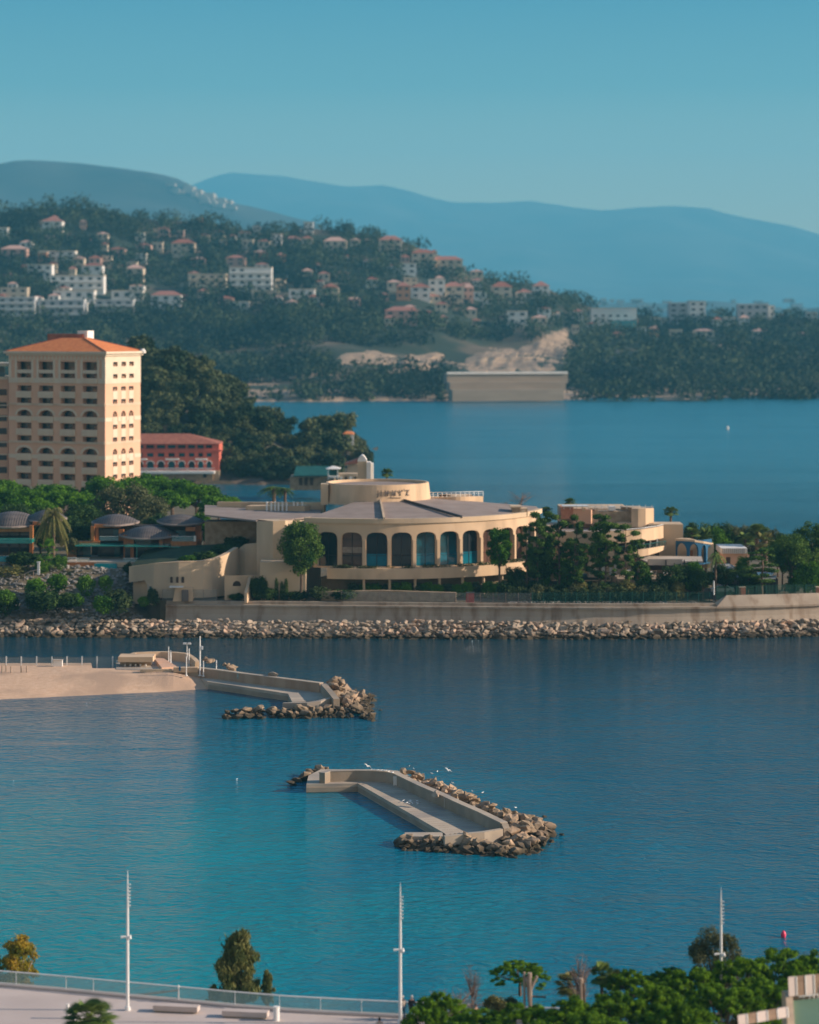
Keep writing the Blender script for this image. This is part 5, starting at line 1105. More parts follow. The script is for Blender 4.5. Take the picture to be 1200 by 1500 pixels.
def mk_bush(seed, m='leaf_hedge', n=1300, leaf=.12, flat=.85, lumps=12, rough=.3):
    r = random.Random(seed); bl = [(0, 0, .9 * flat, .95, .95, .9 * flat)]
    for i in range(lumps):
        d = Vector((r.gauss(0, 1), r.gauss(0, 1), abs(r.gauss(0, 1)))).normalized(); s = r.uniform(.25, .25 + rough); bl.append((d.x * .75, d.y * .75, .9 * flat + d.z * .7 * flat, s, s, s))
    return [('foliage', crown_mesh('c', bl, n, leaf, seed, shell=.25), m)]
def mk_column(seed):
    return [('foliage', crown_mesh('c', [(0, 0, 1.5, .38, .38, 1.5), (0, 0, .8, .42, .42, .8), (0, 0, 2.3, .3, .3, .8)], 1100, .09, seed, shell=.2), 'leaf_dark')]
def mk_bare(seed, H_=6, W=2.6, n=26, m='twig', fine=4):
    r = random.Random(seed); mb = MB(); mb.tube([(0, 0, 0), (.1, .05, H_ * .35), (0, 0, H_ * .6)], [.16, .12, .06], 6)
    for i in range(n):
        z = H_ * r.uniform(.2, .6); a = r.uniform(0, 2 * PI); d = Vector((math.cos(a) * W * r.uniform(.3, 1), math.sin(a) * W * r.uniform(.3, 1), H_ * r.uniform(.25, .45))); p0 = Vector((0, 0, z)); p1 = p0 + d * .5 + Vector((0, 0, .1)); p2 = p0 + d
        mb.tube([p0, p1, p2], [.05, .035, .015], 4)
        for k in range(fine):
            e = Vector((r.gauss(0, 1), r.gauss(0, 1), abs(r.gauss(.8, .6)))).normalized() * r.uniform(.5, 1.1); q = p1 + (p2 - p1) * r.random(); mb.tube([q, q + e * .6, q + e], [.02, .014, .007], 3)
    return [('branches', mb.mesh('b'), m)]
for i in range(3): PT['npine%d' % i] = proto('stone_pine', mk_tuft_pine(20 + i))
for i in range(3): PT['spine%d' % i] = proto('umbrella_pine', mk_stone_pine(30 + i))
for i in range(3): PT['tpine%d' % i] = proto('coastal_pine', mk_tall_pine(40 + i))
for i in range(2): PT['round%d' % i] = proto('broadleaf_tree', mk_round(50 + i))
for i in range(3): PT['prom%d' % i] = proto('hillside_pine', mk_round(55 + i, 1500, .42, 'leaf_far_warm', 8, 3.6, 1.6, 20))
PT['bright'] = proto('broadleaf_tree', mk_round(60, 5000, .16, 'leaf_stone_pine', 5.5, 3.4, .9, 30))
PT['olive'] = proto('olive_tree', mk_round(61, 9000, .10, 'leaf_olive', 6.2, 3.0, .8, 50, stretch=1.4, ls=(.12, .26)))
PT['grey'] = proto('broadleaf_tree', mk_round(62, 5500, .18, 'leaf_olive', 8, 4, 2, 30))
PT['autumn'] = proto('poplar_tree', mk_round(63, 9000, .085, 'leaf_autumn', 5.2, 1.7, .6, 48, 'bark_pale', ls=(.12, .26), cone=.3))
PT['willow'] = proto('willow_tree', mk_round(64, 9500, .10, 'leaf_willow', 6.4, 2.2, .3, 46, 'bark', droop=.7, stretch=2.2, ls=(.08, .22), cone=.85))
PT['bigpine'] = proto('round_pine', mk_round(65, 12000, .15, 'leaf_coast', 11.5, 3.3, 3.8, 46))
PT['clipped'] = proto('clipped_tree', mk_round(66, 7000, .14, 'leaf_stone_pine', 9.6, 2.4, 4.0, 26))
PT['palm'] = proto('palm_tree', mk_palm(70)); PT['palm2'] = proto('palm_tree', mk_palm(71, 'leaf_palm_dry', 46, 2.8, 5.0))
PT['fan'] = proto('fan_palm', mk_palm(72, 'leaf_palm', 60, 1.8, 3.6, True)); PT['fandry'] = proto('fan_palm', mk_palm(73, 'leaf_palm_dry', 34, 1.9, 3.6, True))
PT['nearpalm'] = proto('fan_palm', mk_palm(74, 'leaf_palm', 60, 2.2, 2.4, True)); PT['banana'] = proto('banana_plant', mk_palm(75, 'leaf_bright', 16, 1.9, 1.0, True, .12))
PT['ball'] = proto('clipped_shrub', mk_bush(80, lumps=5, rough=.12)); PT['bush'] = proto('shrub', mk_bush(81, 'leaf_hedge', 1500, .13)); PT['brightbush'] = proto('shrub', mk_bush(82, 'leaf_bright', 2200, .10, .95, 16))
PT['darkbush'] = proto('shrub', mk_bush(83, 'leaf_dark', 2200, .12)); PT['olivebush'] = proto('shrub', mk_bush(84, 'leaf_olive', 1500, .11)); PT['autbush'] = proto('shrub', mk_bush(85, 'leaf_palm_dry', 1500, .11)); PT['pinebush'] = proto('shrub', mk_bush(86, 'leaf_stone_pine', 2000, .12))
PT['column'] = proto('column_cypress', mk_column(90)); PT['bare'] = proto('bare_tree', mk_bare(91)); PT['baretall'] = proto('bare_tree', mk_bare(92, 7, 1.2, 34, fine=5)); PT['barewide'] = proto('bare_tree', mk_bare(93, 6, 4, 60, fine=7))
SZ = {}
for k_, o_ in PT.items():
    xs_ = [c for ch in o_.children for c in ((v.co.x, v.co.z) for v in ch.data.vertices)]; SZ[k_] = (max(a for a, b in xs_) - min(a for a, b in xs_), max(b for a, b in xs_))
def grow(k, x, ytop, ybot, wpx, D, label, cat='tree', group=None, zb=None, rz=None):
    """plant k so that at distance D it spans ytop..ybot and wpx pixels of the photograph"""
    zb_ = ZY(ybot, D) if zb is None else zb; h = ZY(ytop, D) - zb_; w_ = wpx * D / F; sw, sh = SZ[k]; return place(PT[k], (XX(x, D), D, zb_), (w_ / sw, w_ / sw, h / sh), random.uniform(0, 6.28) if rz is None else rz, label, cat, group)

# stone pines round the hotel: (x, top, width, D)
for i, (k, x, yt, wp, D, lab) in enumerate((
    ('spine0', -15, 700, 110, 590, 'dark green stone pine at the left edge below the hotel wing'), ('spine1', 32, 712, 100, 560, 'rounded stone pine in front of the first hotel bays'), ('spine2', 74, 708, 110, 575, 'broad green stone pine left of the dark gap below the hotel'),
    ('spine0', 100, 716, 90, 548, 'low stone pine just above the tall palm'), ('spine1', 40, 726, 80, 530, 'bright low pine crown directly above the left villa roof'), ('spine2', 152, 696, 76, 575, 'dark stone pine covering the foot of the tower corner'),
    ('grey', 185, 704, 104, 545, 'grey-green olive toned tree behind the gap between villa roofs'), ('grey', 222, 722, 76, 535, 'grey-green tree touching the right villa roof'), ('spine1', 214, 692, 96, 600, 'stone pine whose crown meets the right tower face'),
    ('spine0', 252, 700, 96, 590, 'bright stone pine in the middle of the row right of the tower'), ('spine2', 288, 708, 92, 580, 'bright stone pine fourth along the row right of the tower'), ('spine1', 322, 722, 70, 572, 'last bright stone pine at the right end of the row'),
    ('spine0', 240, 716, 80, 560, 'lower stone pine in front of the row right of the tower'), ('spine2', 130, 724, 60, 560, 'small shadowed stone pine between palm and villa'), ('spine1', 196, 697, 66, 590, 'stone pine partly hidden behind the grey-green tree'))):
    grow(k, x, yt, 790, wp, D, lab, 'pine tree', None, 6.0)
for i, (k, x, yt, yb, wp, D, lab) in enumerate((
    ('bright', 300, 748, 800, 56, 505, 'bright leafy tree right of the villa balcony, before the shaded wall'), ('darkbush', 292, 752, 782, 40, 515, 'dark shrub behind the right villa roof'), ('round0', 60, 742, 830, 60, 500, 'dark tree in the gap between the two villas'),
    ('round1', 104, 752, 820, 60, 500, 'dark tree just left of the main villa'), ('round0', 120, 738, 790, 70, 512, 'dark broad tree rising behind the main villa'), ('darkbush', 240, 752, 790, 60, 512, 'dark shrub mass behind the central villa roof'), ('round1', 20, 735, 790, 60, 510, 'dark tree behind the left villa roof'))):
    grow(k, x, yt, yb, wp, D, lab, 'tree')
for k, x, yt, yb, wp, D, lab in (('darkbush', 122, 764, 796, 34, 492, 'dark shrub left of the left villa roof'), ('round0', 70, 760, 826, 40, 492, 'dark tree overlapping the edge of the left villa'), ('darkbush', 36, 806, 832, 60, 476, 'dark hedge in front of the left villa'), ('olivebush', 108, 786, 812, 26, 482, 'grey-green shrub at the left corner of the main villa')): grow(k, x, yt, yb, wp, D, lab, 'shrub')
grow('palm2', 78, 742, 826, 56, 478, 'tall feathery date palm between the two timber villas', 'palm tree')
grow('banana', 72, 786, 830, 38, 472, 'bright green banana plant at the foot of the date palm', 'plant'); grow('brightbush', 88, 812, 834, 24, 472, 'bright shrub beside the banana plant', 'shrub'); grow('brightbush', 62, 818, 842, 24, 471, 'yellow-green shrub under the banana plant', 'shrub')
for k, x, yt, yb, wp, D, lab in (('darkbush', 300, 806, 826, 40, 464, 'low dark planting at the top of the curved garden wall'), ('darkbush', 330, 796, 818, 44, 470, 'dark planting where the garden wall sweeps up'), ('pinebush', 276, 812, 827, 30, 463, 'small dark shrub above the slit windows'), ('darkbush', 345, 784, 806, 40, 476, 'dark shrub against the shaded stone wall')): grow(k, x, yt, yb, wp, D, lab, 'shrub')
# left slope shrubs
for k, x, yt, yb, wp, D, lab in (('darkbush', 6, 866, 900, 44, 456, 'dark shrub at the left edge of the rocky slope'), ('brightbush', 8, 862, 884, 32, 454, 'bright green shrub cut by the left edge on the rocks'), ('pinebush', 52, 845, 872, 38, 460, 'green shrub below the handrail on the rocky slope'), ('darkbush', 62, 862, 895, 60, 456, 'large dark shrub low on the left rocky slope'),
    ('pinebush', 84, 838, 866, 34, 462, 'upright green shrub high on the rocky slope'), ('brightbush', 127, 840, 874, 30, 461, 'tall bright yellow-green shrub below the pool'), ('brightbush', 155, 842, 866, 24, 461, 'small bright shrub right of the tall one below the pool'), ('pinebush', 112, 868, 888, 26, 457, 'small round green shrub mid slope'),
    ('darkbush', 96, 866, 890, 44, 457, 'dark olive shrub left of the small round one'), ('bush', 172, 862, 898, 50, 455, 'big olive-green shrub in the middle of the rocks'), ('pinebush', 152, 870, 898, 34, 454, 'dark green shrub joined to the big olive one'), ('pinebush', 211, 872, 888, 20, 457, 'small green shrub left of the garden wall foot'),
    ('bush', 225, 860, 886, 21, 457, 'rounded green shrub covering the teal door'), ('darkbush', 188, 822, 846, 16, 473, 'trailing dark plant on the end of the pool wall'), ('autbush', 18, 826, 848, 70, 472, 'dry reddish hedge left of the pale post'), ('darkbush', 100, 830, 848, 70, 474, 'dark hedge below the villa terrace')):
    grow(k, x, yt, yb, wp, D, lab, 'shrub')
# in front of the pavilion
grow('bigpine', 441, 760, 866, 70, 458.0, 'large rounded pine in front of the left pavilion arches', 'pine tree', zb=5.6)
grow('clipped', 731, 769, 872, 40, 460.0, 'tall clipped green tree before the right pavilion arches', 'tree', zb=5.6)
for x, yt, yb, wp, lab in ((405, 846, 880, 9, 'left of three dark column cypresses by the annex wall'), (413, 851, 880, 9, 'middle of three dark column cypresses by the annex wall'), (419, 847, 880, 10, 'right of three dark column cypresses by the annex wall')): grow('column', x, yt, yb, wp, 459.0, lab, 'cypress')
for k, x, yt, yb, wp, lab in (('darkbush', 378, 842, 880, 30, 'dark shrub beside the sculpted wall with the oval opening'), ('round0', 372, 846, 882, 22, 'small dark tree against the beige annex wall'), ('darkbush', 346, 868, 883, 24, 'low dark shrub under the oval opening'), ('darkbush', 393, 858, 884, 26, 'dark shrub left of the column cypresses'),
    ('darkbush', 436, 864, 884, 32, 'round dark shrub at the foot of the large pine'), ('bush', 470, 858, 884, 40, 'dull green shrub right of the large pine foot'), ('darkbush', 505, 862, 884, 50, 'dark shrub in the shade under the pavilion band')): grow(k, x, yt, yb, wp, 458.6, lab, 'shrub', zb=5.6)
for i in range(15):
    x = 520 + 15 * i; grow('pinebush' if i % 3 else 'bush', x, 852 + random.uniform(-3, 3), 874, 26, 462.5, 'green hedge clump in the shade below the pavilion balcony', 'hedge', 'hedge clumps below the pavilion balcony', zb=5.6)
# tall pines right of the pavilion
for i, (k, x, yt, yb, wp, D, lab) in enumerate((
    ('tpine0', 787, 748, 862, 40, 460.0, 'first tall dark pine right of the pavilion, hiding its last arch'), ('tpine1', 800, 756, 864, 40, 463.0, 'dark pine between the first tall pine and the slim pale stemmed one'), ('tpine2', 819, 748, 856, 46, 461.0, 'slim pine with a pale straight stem and greyish crown'), ('tpine0', 845, 752, 856, 36, 462.0, 'narrow dark pine third in the row of tall pines'),
    ('tpine1', 878, 752, 856, 48, 461.0, 'tallest full pine with a reddish stem at the row centre'), ('tpine2', 888, 764, 856, 40, 460, 'pine standing just behind the reddish stemmed one'), ('tpine0', 917, 766, 855, 44, 460.0, 'leaning layered pine at the right end of the row'), ('tpine1', 843, 790, 856, 38, 459.0, 'low open pine in front of the row'),
    ('tpine2', 772, 768, 860, 30, 461, 'dark pine against the right end of the pavilion ring'), ('round0', 790, 800, 868, 50, 462.0, 'dark broad tree under the first tall pine'), ('round1', 752, 828, 872, 40, 463.0, 'dark leafy tree under the clipped tree'))):
    grow(k, x, yt, yb, wp, D, lab, 'pine tree', zb=5.6)
for k, x, yt, yb, wp, D, lab in (('bright', 943, 824, 850, 32, 462, 'small bright round tree beside the brown awning'), ('bright', 1010, 820, 868, 62, 463.0, 'bright green tree right half of the bushy pair by the seawall'), ('round1', 990, 824, 870, 60, 462.0, 'dark green tree left half of the bushy pair by the seawall'), ('bright', 800, 820, 838, 14, 462, 'bright narrow shrub beside the pavilion balcony end'), ('round0', 1030, 832, 870, 40, 460, 'darker tree at the right end of the bushy pair')): grow(k, x, yt, yb, wp, D, lab, 'tree', zb=5.6)
for k, x, yt, yb, wp, D, lab in (('bright', 832, 812, 862, 44, 463, 'sunlit green tree low between the slim pine stems'), ('tpine1', 934, 788, 862, 34, 462, 'short pine just left of the brown awning'),
    ('round0', 1062, 826, 874, 40, 463, 'dark tree before the parked cars'), ('round1', 1096, 832, 874, 36, 462, 'dark tree behind the brick pink pier'), ('fan', 1034, 770, 800, 30, 499, 'fan palm rising right of the blue arcade'), ('grey', 1128, 770, 830, 40, 505, 'olive-grey tree behind the yellowish fan palm')): grow(k, x, yt, yb, wp, D, lab, 'tree', zb=5.6)
for i in range(22):
    x = 752 + 10.6 * i + random.uniform(-3, 3); s = random.uniform(19, 28); grow(('ball', 'ball', 'bush', 'olivebush', 'ball')[i % 5], x, 884 - s * random.uniform(.9, 1.15), 884, s, 456.6 + random.uniform(-.4, .8), 'rounded clipped shrub in the row just behind the seawall', 'shrub', 'clipped shrubs behind the seawall', zb=5.6)
for i in range(18):
    x = 745 + 14.5 * i + random.uniform(-4, 4); grow(('darkbush', 'bush', 'autbush', 'darkbush', 'olivebush')[i % 5], x, 851 + random.uniform(-4, 5), 880, random.uniform(24, 34), 459.6 + random.uniform(-.8, .8), 'loose mixed shrub in the second row below the tall pines', 'shrub', 'mixed shrubs below the tall pines', zb=5.6)
# right-hand garden
for k, x, yt, yb, wp, D, lab in (('round0', 1022, 764, 830, 46, 505, 'dark rounded tree directly behind the blue arcade'), ('round1', 1048, 762, 830, 60, 508, 'wide dark green tree left of the middle palms'), ('bright', 1058, 768, 826, 56, 503, 'bright green tree above the pink garden building'), ('grey', 1072, 766, 826, 46, 512, 'greyish tree behind the bright one'),
    ('grey', 1094, 766, 830, 44, 506, 'grey-green tree left of the big fan palm'), ('round0', 1140, 780, 840, 44, 500, 'dark tree right of the big fan palm'), ('bright', 1092, 812, 850, 34, 476, 'small bright tree before the pink building'), ('tpine0', 1117, 800, 872, 60, 460, 'umbrella shaped pine with a straight bare stem by the seawall'),
    ('bigpine', 1160, 780, 880, 62, 466, 'dark dense pine left of the tallest right-hand pine'), ('bigpine', 1192, 762, 880, 62, 470, 'tallest dark pine at the right edge'), ('bigpine', 1146, 785, 870, 44, 476, 'dark pine behind the others near the right edge'), ('bright', 1184, 818, 870, 56, 464, 'bright low tree at the right edge in front of the dark pines'),
    ('bigpine', 1230, 770, 880, 80, 474, 'dark pine beyond the right edge'), ('bright', 1160, 846, 880, 26, 465, 'small yellow-green tree behind the green fence'), ('round1', 1180, 830, 880, 50, 468, 'dark tree under the dense pines at the right')):
    grow(k, x, yt, yb, wp, D, lab, 'tree', zb=5.6)
for k, x, yt, yb, wp, D, lab in (('fan', 983, 741, 770, 27, 500, 'fan palm standing behind the tall blank slab wall'), ('fan', 835, 729, 750, 22, 515, 'small fan palm above the clubhouse roof railing'), ('fan', 567, 685, 712, 22, 512, 'fan palm behind the round roof drum'), ('palm', 402, 712, 744, 50, 540, 'left palm of the pair above the stub poles'), ('palm', 418, 714, 744, 36, 535, 'right palm of the pair above the stub poles'),
    ('fan', 1014, 772, 800, 30, 497, 'fan palm peeping over the blue arcade'), ('fan', 1110, 766, 812, 44, 495, 'big silvery fan palm crown in the middle of the right garden'), ('fandry', 1122, 778, 830, 36, 492, 'paler yellowish fan palm right of the big silvery one'), ('fan', 1092, 778, 820, 34, 499, 'fan palm left of the big silvery one'), ('palm', 1048, 808, 864, 34, 461, 'small green palm beside the bushy pair'),
    ('bare', 764, 718, 748, 44, 510, 'bare reddish tree behind the pavilion roof hut'), ('bare', 738, 732, 752, 28, 508, 'small bare tree left of the roof hut'), ('fan', 800, 742, 760, 24, 505, 'low dark palm behind the first tall pine')):
    grow(k, x, yt, yb, wp, D, lab, 'palm tree' if 'palm' in lab else 'tree')
grow('darkbush', 462, 738, 750, 0.1 + 16, 510, 'dark shrub left of the drum on the flat roof', 'shrub'); grow('darkbush', 343, 748, 760, 18, 520, 'dark shrub behind the left flat roof parapet', 'shrub')
# promontory pines
r = random.Random(12); n_ = 0
for tries in range(2000):
    if n_ >= 290: break
    x = r.uniform(150, 545); y = r.uniform(530, 707); p = hit(bvh_p, x, y)
    if p is None: continue
    if 285 < x < 318 and 590 < y < 618: continue
    if x < 330 and y > 680: continue
    if x > 538: continue
    s = r.uniform(.75, 1.35) * (1.25 if p.y > 930 else .9); c = place(PT['prom%d' % (n_ % 3)], (p.x, p.y, p.z - 1), (s, s, s * r.uniform(.7, .95)), r.uniform(0, 6), 'dark pine in the wood covering the rocky promontory behind the pavilion', 'pine tree', 'pines on the rocky promontory'); n_ += 1
grow('column', 489, 618, 660, 17, 985, 'pointed dark cypress on the crest of the promontory', 'cypress')

# ================================================================ BOULDERS
def boulder(seed, m):
    r = random.Random(seed); b = bmesh.new()
    sx_, sy_, sz_ = r.uniform(.9, 1.35), r.uniform(.7, 1.0), r.uniform(.5, .85)
    for i in range(16):
        d = Vector((r.gauss(0, 1), r.gauss(0, 1), r.gauss(0, 1))).normalized(); q = r.uniform(.78, 1.08); b.verts.new(Vector((d.x * sx_ * q, d.y * sy_ * q, d.z * sz_ * q)))
    h_ = bmesh.ops.convex_hull(b, input=b.verts[:]); bmesh.ops.delete(b, geom=[v for v in b.verts if not v.link_faces], context='VERTS')
    bmesh.ops.bevel(b, geom=b.edges[:], offset=.03, segments=1, affect='EDGES', clamp_overlap=True)
    bmesh.ops.triangulate(b, faces=b.faces[:]); bmesh.ops.subdivide_edges(b, edges=b.edges[:], cuts=1)
    for v in b.verts: v.co += v.co.normalized() * .11 * nz(v.co.x * 2.6 + seed, v.co.y * 2.2, v.co.z * 2.2)
    bmesh.ops.recalc_face_normals(b, faces=b.faces); me = bpy.data.meshes.new('boulder'); b.to_mesh(me); b.free(); me.materials.append(M[m]); return me
BT = [boulder(i, 'rock_tan') for i in range(7)]; BP = [boulder(20 + i, 'rock_pink') for i in range(6)]; BG = [boulder(40 + i, 'rock_grey') for i in range(4)]
def put_boulder(me, p, s, label, group):
    o = bpy.data.objects.new('boulder', me); C.objects.link(o); o.location = p; o.scale = (s * random.uniform(.8, 1.3), s * random.uniform(.8, 1.2), s * random.uniform(.65, 1.05)); o.rotation_euler = (random.uniform(-.5, .5), random.uniform(-.5, .5), random.uniform(0, 6.28)); return tag(o, label, 'boulder', group)
def pile(name, protos_, pts, label):
    vs = []; fs = []; base = 0; cache = [(np.array([v.co[:] for v in m.vertices]), [tuple(p.vertices) for p in m.polygons]) for m in protos_]
    for (p, s) in pts:
        V, Fc = random.choice(cache); m = (Matrix.Rotation(random.uniform(0, 6.28), 3, 'Z') @ Matrix.Rotation(random.uniform(-.6, .6), 3, 'X') @ Matrix.Diagonal((s * random.uniform(.8, 1.3), s * random.uniform(.8, 1.2), s * random.uniform(.65, 1.05))))
        vs.append(V @ np.array(m).T + np.array(p)); fs += [tuple(i + base for i in f) for f in Fc]; base += len(V)
    me = bpy.data.meshes.new(name); me.from_pydata(np.concatenate(vs).tolist(), [], fs); me.update(); o = link_mesh(name, me, protos_[0].materials[0]); tag(o, label, kind='stuff'); return o
# riprap under the seawall and along the left shore
def shore(x):   # px -> distance of the waterline
    return F * H / (interp(x, [(-300, 931), (0, 933), (200, 934), (350, 935), (600, 936), (900, 936.5), (1000, 936), (1100, 934.5), (1200, 932), (1300, 929)]) - YH)
pts = []; big = []
x = -280
rr = random.Random(5)
for row in range(7):
    x = -280.0
    while x < 1330:
        D = shore(x) + row * .62 + rr.uniform(-.3, .3); s = rr.uniform(.32, .95) * (1.15 if row < 2 else .95)
        left = x < 250
        z = row * .42 + rr.uniform(-.15, .2) - .15
        p = (XX(x, D), D, z); (big if row == 0 and 0 < x < 1200 and len(big) < 0 and rr.random() < .62 else pts).append((p, s)); x += s * 1.55 * F / D * rr.uniform(.8, 1.1)
pile('riprap', BP, pts, 'band of pinkish grey riprap boulders along the far waterline')
for p, s in big: put_boulder(random.choice(BP), p, s * 1.1, 'pinkish boulder at the waterline of the long riprap below the seawall', 'boulders at the foot of the seawall')
pts = []
for k in range(3400):
    x = rr.uniform(-250, 236); t = rr.random() ** .9; D = 451 + 26 * t; X = XX(x, D); z = zat(bvh_s, X, D)
    if x > 195 and t > .35: continue
    pts.append(((X, D, z + .1), rr.uniform(.28, .66) * (1.15 - .45 * t)))
pile('slope_rocks', BG, pts, 'slope of grey rubble rocks below the villas')
pts = [((XX(x, 454.6), 454.6 + rr.uniform(-.4, .4), 5.65), rr.uniform(.25, .5)) for x in [745 + 3.1 * i for i in range(90)]]
pile('edging_rocks', BG, pts, 'line of small pale rocks along the top of the seawall')

# ================================================================ BREAKWATERS
def cc(pts, z): return [G(x, y, z) for x, y in pts]
def breakwater1():
    t = thing('breakwater', G(590, 1190), 'near island breakwater with a pale angled concrete deck and a parapet wall', 'breakwater'); zd, zw = 1.0, 2.2
    deck = cc([(449, 1149), (524, 1147.5), (652, 1221), (654, 1224), (737, 1216)], zd) + cc([(757, 1204), (583, 1129), (560, 1127), (470, 1127), (452, 1136)], zd + .0)
    MB().prism([(p.x, p.y) for p in deck], -2, zd).build('deck', 'paving_slab', t)
    # dark step along the quay face
    e = cc([(449, 1149), (524, 1147.5), (652, 1221)], zd); MB().wall([(p.x, p.y - .12, .1, .62) for p in e], .25).build('quay_fender', 'concrete', t)
    s = MB(); a, b = G(524, 1147.5, zd), G(652, 1221, zd); d = (b - a).normalized(); nn = Vector((-d.y, d.x, 0)) * -1
    if nn.x < 0: nn = -nn
    for k in range(26):
        p = a + (b - a) * (k + .5) / 26; s.tube([p + nn * .3 + Vector((0, 0, .004)), p + nn * 7.0 + Vector((0, 0, .004))], .018, 4)
    s.build('slab_joint', 'concrete', t)
    w_ = cc([(476, 1133), (484, 1130.5), (520, 1129.5), (548, 1130), (566, 1131.5), (577, 1134), (583, 1137), (612, 1151), (640, 1163), (670, 1177), (700, 1190), (733, 1206)], zw)
    MB().wall([(p.x, p.y, -1, zw) for p in w_], .75).build('parapet_wall', 'concrete', t)
    MB().wall([(p.x, p.y - .04, zw - .001, zw + .08) for p in w_], .85).build('coping', 'paving_slab', t)
    q = cc([(733, 1206), (737, 1216)], zw); c = cc([(652, 1222), (680, 1220.5), (710, 1219), (737, 1216)], 1.7)
    MB().wall([(c[0].x, c[0].y, -1, 1.45), (c[1].x, c[1].y, -1, 1.6), (c[2].x, c[2].y, -1, 1.7), (c[3].x, c[3].y, -1, 1.8)], .6).build('end_wall', 'paving_slab', t)
    MB().wall([(q[0].x + .1, q[0].y, -1, zw), (c[3].x + .1, c[3].y + .3, -1, 1.8)], .7).build('end_wall', 'concrete', t)
    a = G(593, 1226, .9); MB().box(a.x, a.x + 4.0, a.y, a.y + 2.2, -1, .95).build('landing_block', 'paving_slab', t)
    for x, y in ((577.5, 1136), (652, 1168)):
        p = G(x, y, zw); MB().box(p.x - .1, p.x + .45, p.y - .06, p.y - .01, 1.05, zw - .1).build('white_mark', 'white_paint', t)
    # boulders: tip at the left, rubble behind the wall, mound at the right, apron in front
    r = random.Random(2)
    def area(n, fn, s0, s1, lab, grp):
        for _ in range(n): x, y, z = fn(r); p = G(x, y, 0); put_boulder(r.choice(BT), (p.x, p.y, z), r.uniform(s0, s1), lab, grp)
    area(15, lambda r: (lambda u: (418 + 60 * u, 1152 - 22 * u ** .8 + r.uniform(-2, 5), -.1 + .9 * u + r.uniform(-.1, .3)))(r.random()), .45, .85, 'dark tan boulder in the heap at the left tip of the near breakwater', 'left tip boulders of the near breakwater')
    area(60, lambda r: (lambda u, v_: (590 + 160 * u + 22 * v_, 1147 + 66 * u - 8 * v_ + 4, 1.75 - 1.7 * v_ + r.uniform(-.2, .3)))(r.random(), r.random()), .45, .9, 'tan boulder banked behind the parapet wall of the near breakwater', 'boulders behind the near parapet wall')
    area(86, lambda r: (lambda a, q: (760 + 52 * q * math.cos(a), 1226 + 26 * q * math.sin(a), 2.0 * (1 - q) ** .8 + r.uniform(-.2, .2)))(r.uniform(0, 2 * PI), math.sqrt(r.random())), .5, 1.0, 'brown boulder in the rounded mound at the right end of the near breakwater', 'right mound boulders of the near breakwater')
    area(50, lambda r: (lambda u, v_: (583 + 165 * u, 1238 + 12 * u + 8 * v_ - 3, 1.05 * (1 - v_) + r.uniform(-.15, .2)))(r.random(), r.random()), .5, .95, 'tan boulder in the front apron of the near breakwater', 'front apron boulders of the near breakwater')
    f_ = []
    for _ in range(240):
        a_, q = r.uniform(0, 2 * PI), math.sqrt(r.random()); p = G(758 + 52 * q * math.cos(a_), 1226 + 27 * q * math.sin(a_), 0); f_.append(((p.x, p.y, 1.5 * (1 - q) - .1), r.uniform(.3, .7)))
    for _ in range(140):
        u, v_ = r.random(), r.random(); p = G(590 + 160 * u + 18 * v_, 1151 + 66 * u - 7 * v_, 0); f_.append(((p.x, p.y, 1.3 - 1.4 * v_), r.uniform(.35, .7)))
    for _ in range(90):
        u, v_ = r.random(), r.random(); p = G(583 + 170 * u, 1236 + 12 * u + 9 * v_, 0); f_.append(((p.x, p.y, .7 * (1 - v_) - .1), r.uniform(.35, .6)))
    pile('rubble', BT, f_, 'smaller rubble filling the gaps between the boulders of the near breakwater')
    for x, y in ((822, 1223), (797, 1197)): put_boulder(BT[1], G(x, y, 0) + Vector((0, 0, -.1)), .4, 'small wet rock awash just off the right end of the near breakwater', 'rocks awash off the near breakwater')
    p = G(639, 1166, zw); put_boulder(BP[1], (p.x, p.y, zw + .2), .6, 'pale pink boulder sitting on the parapet wall of the near breakwater', None)
    return t
breakwater1()
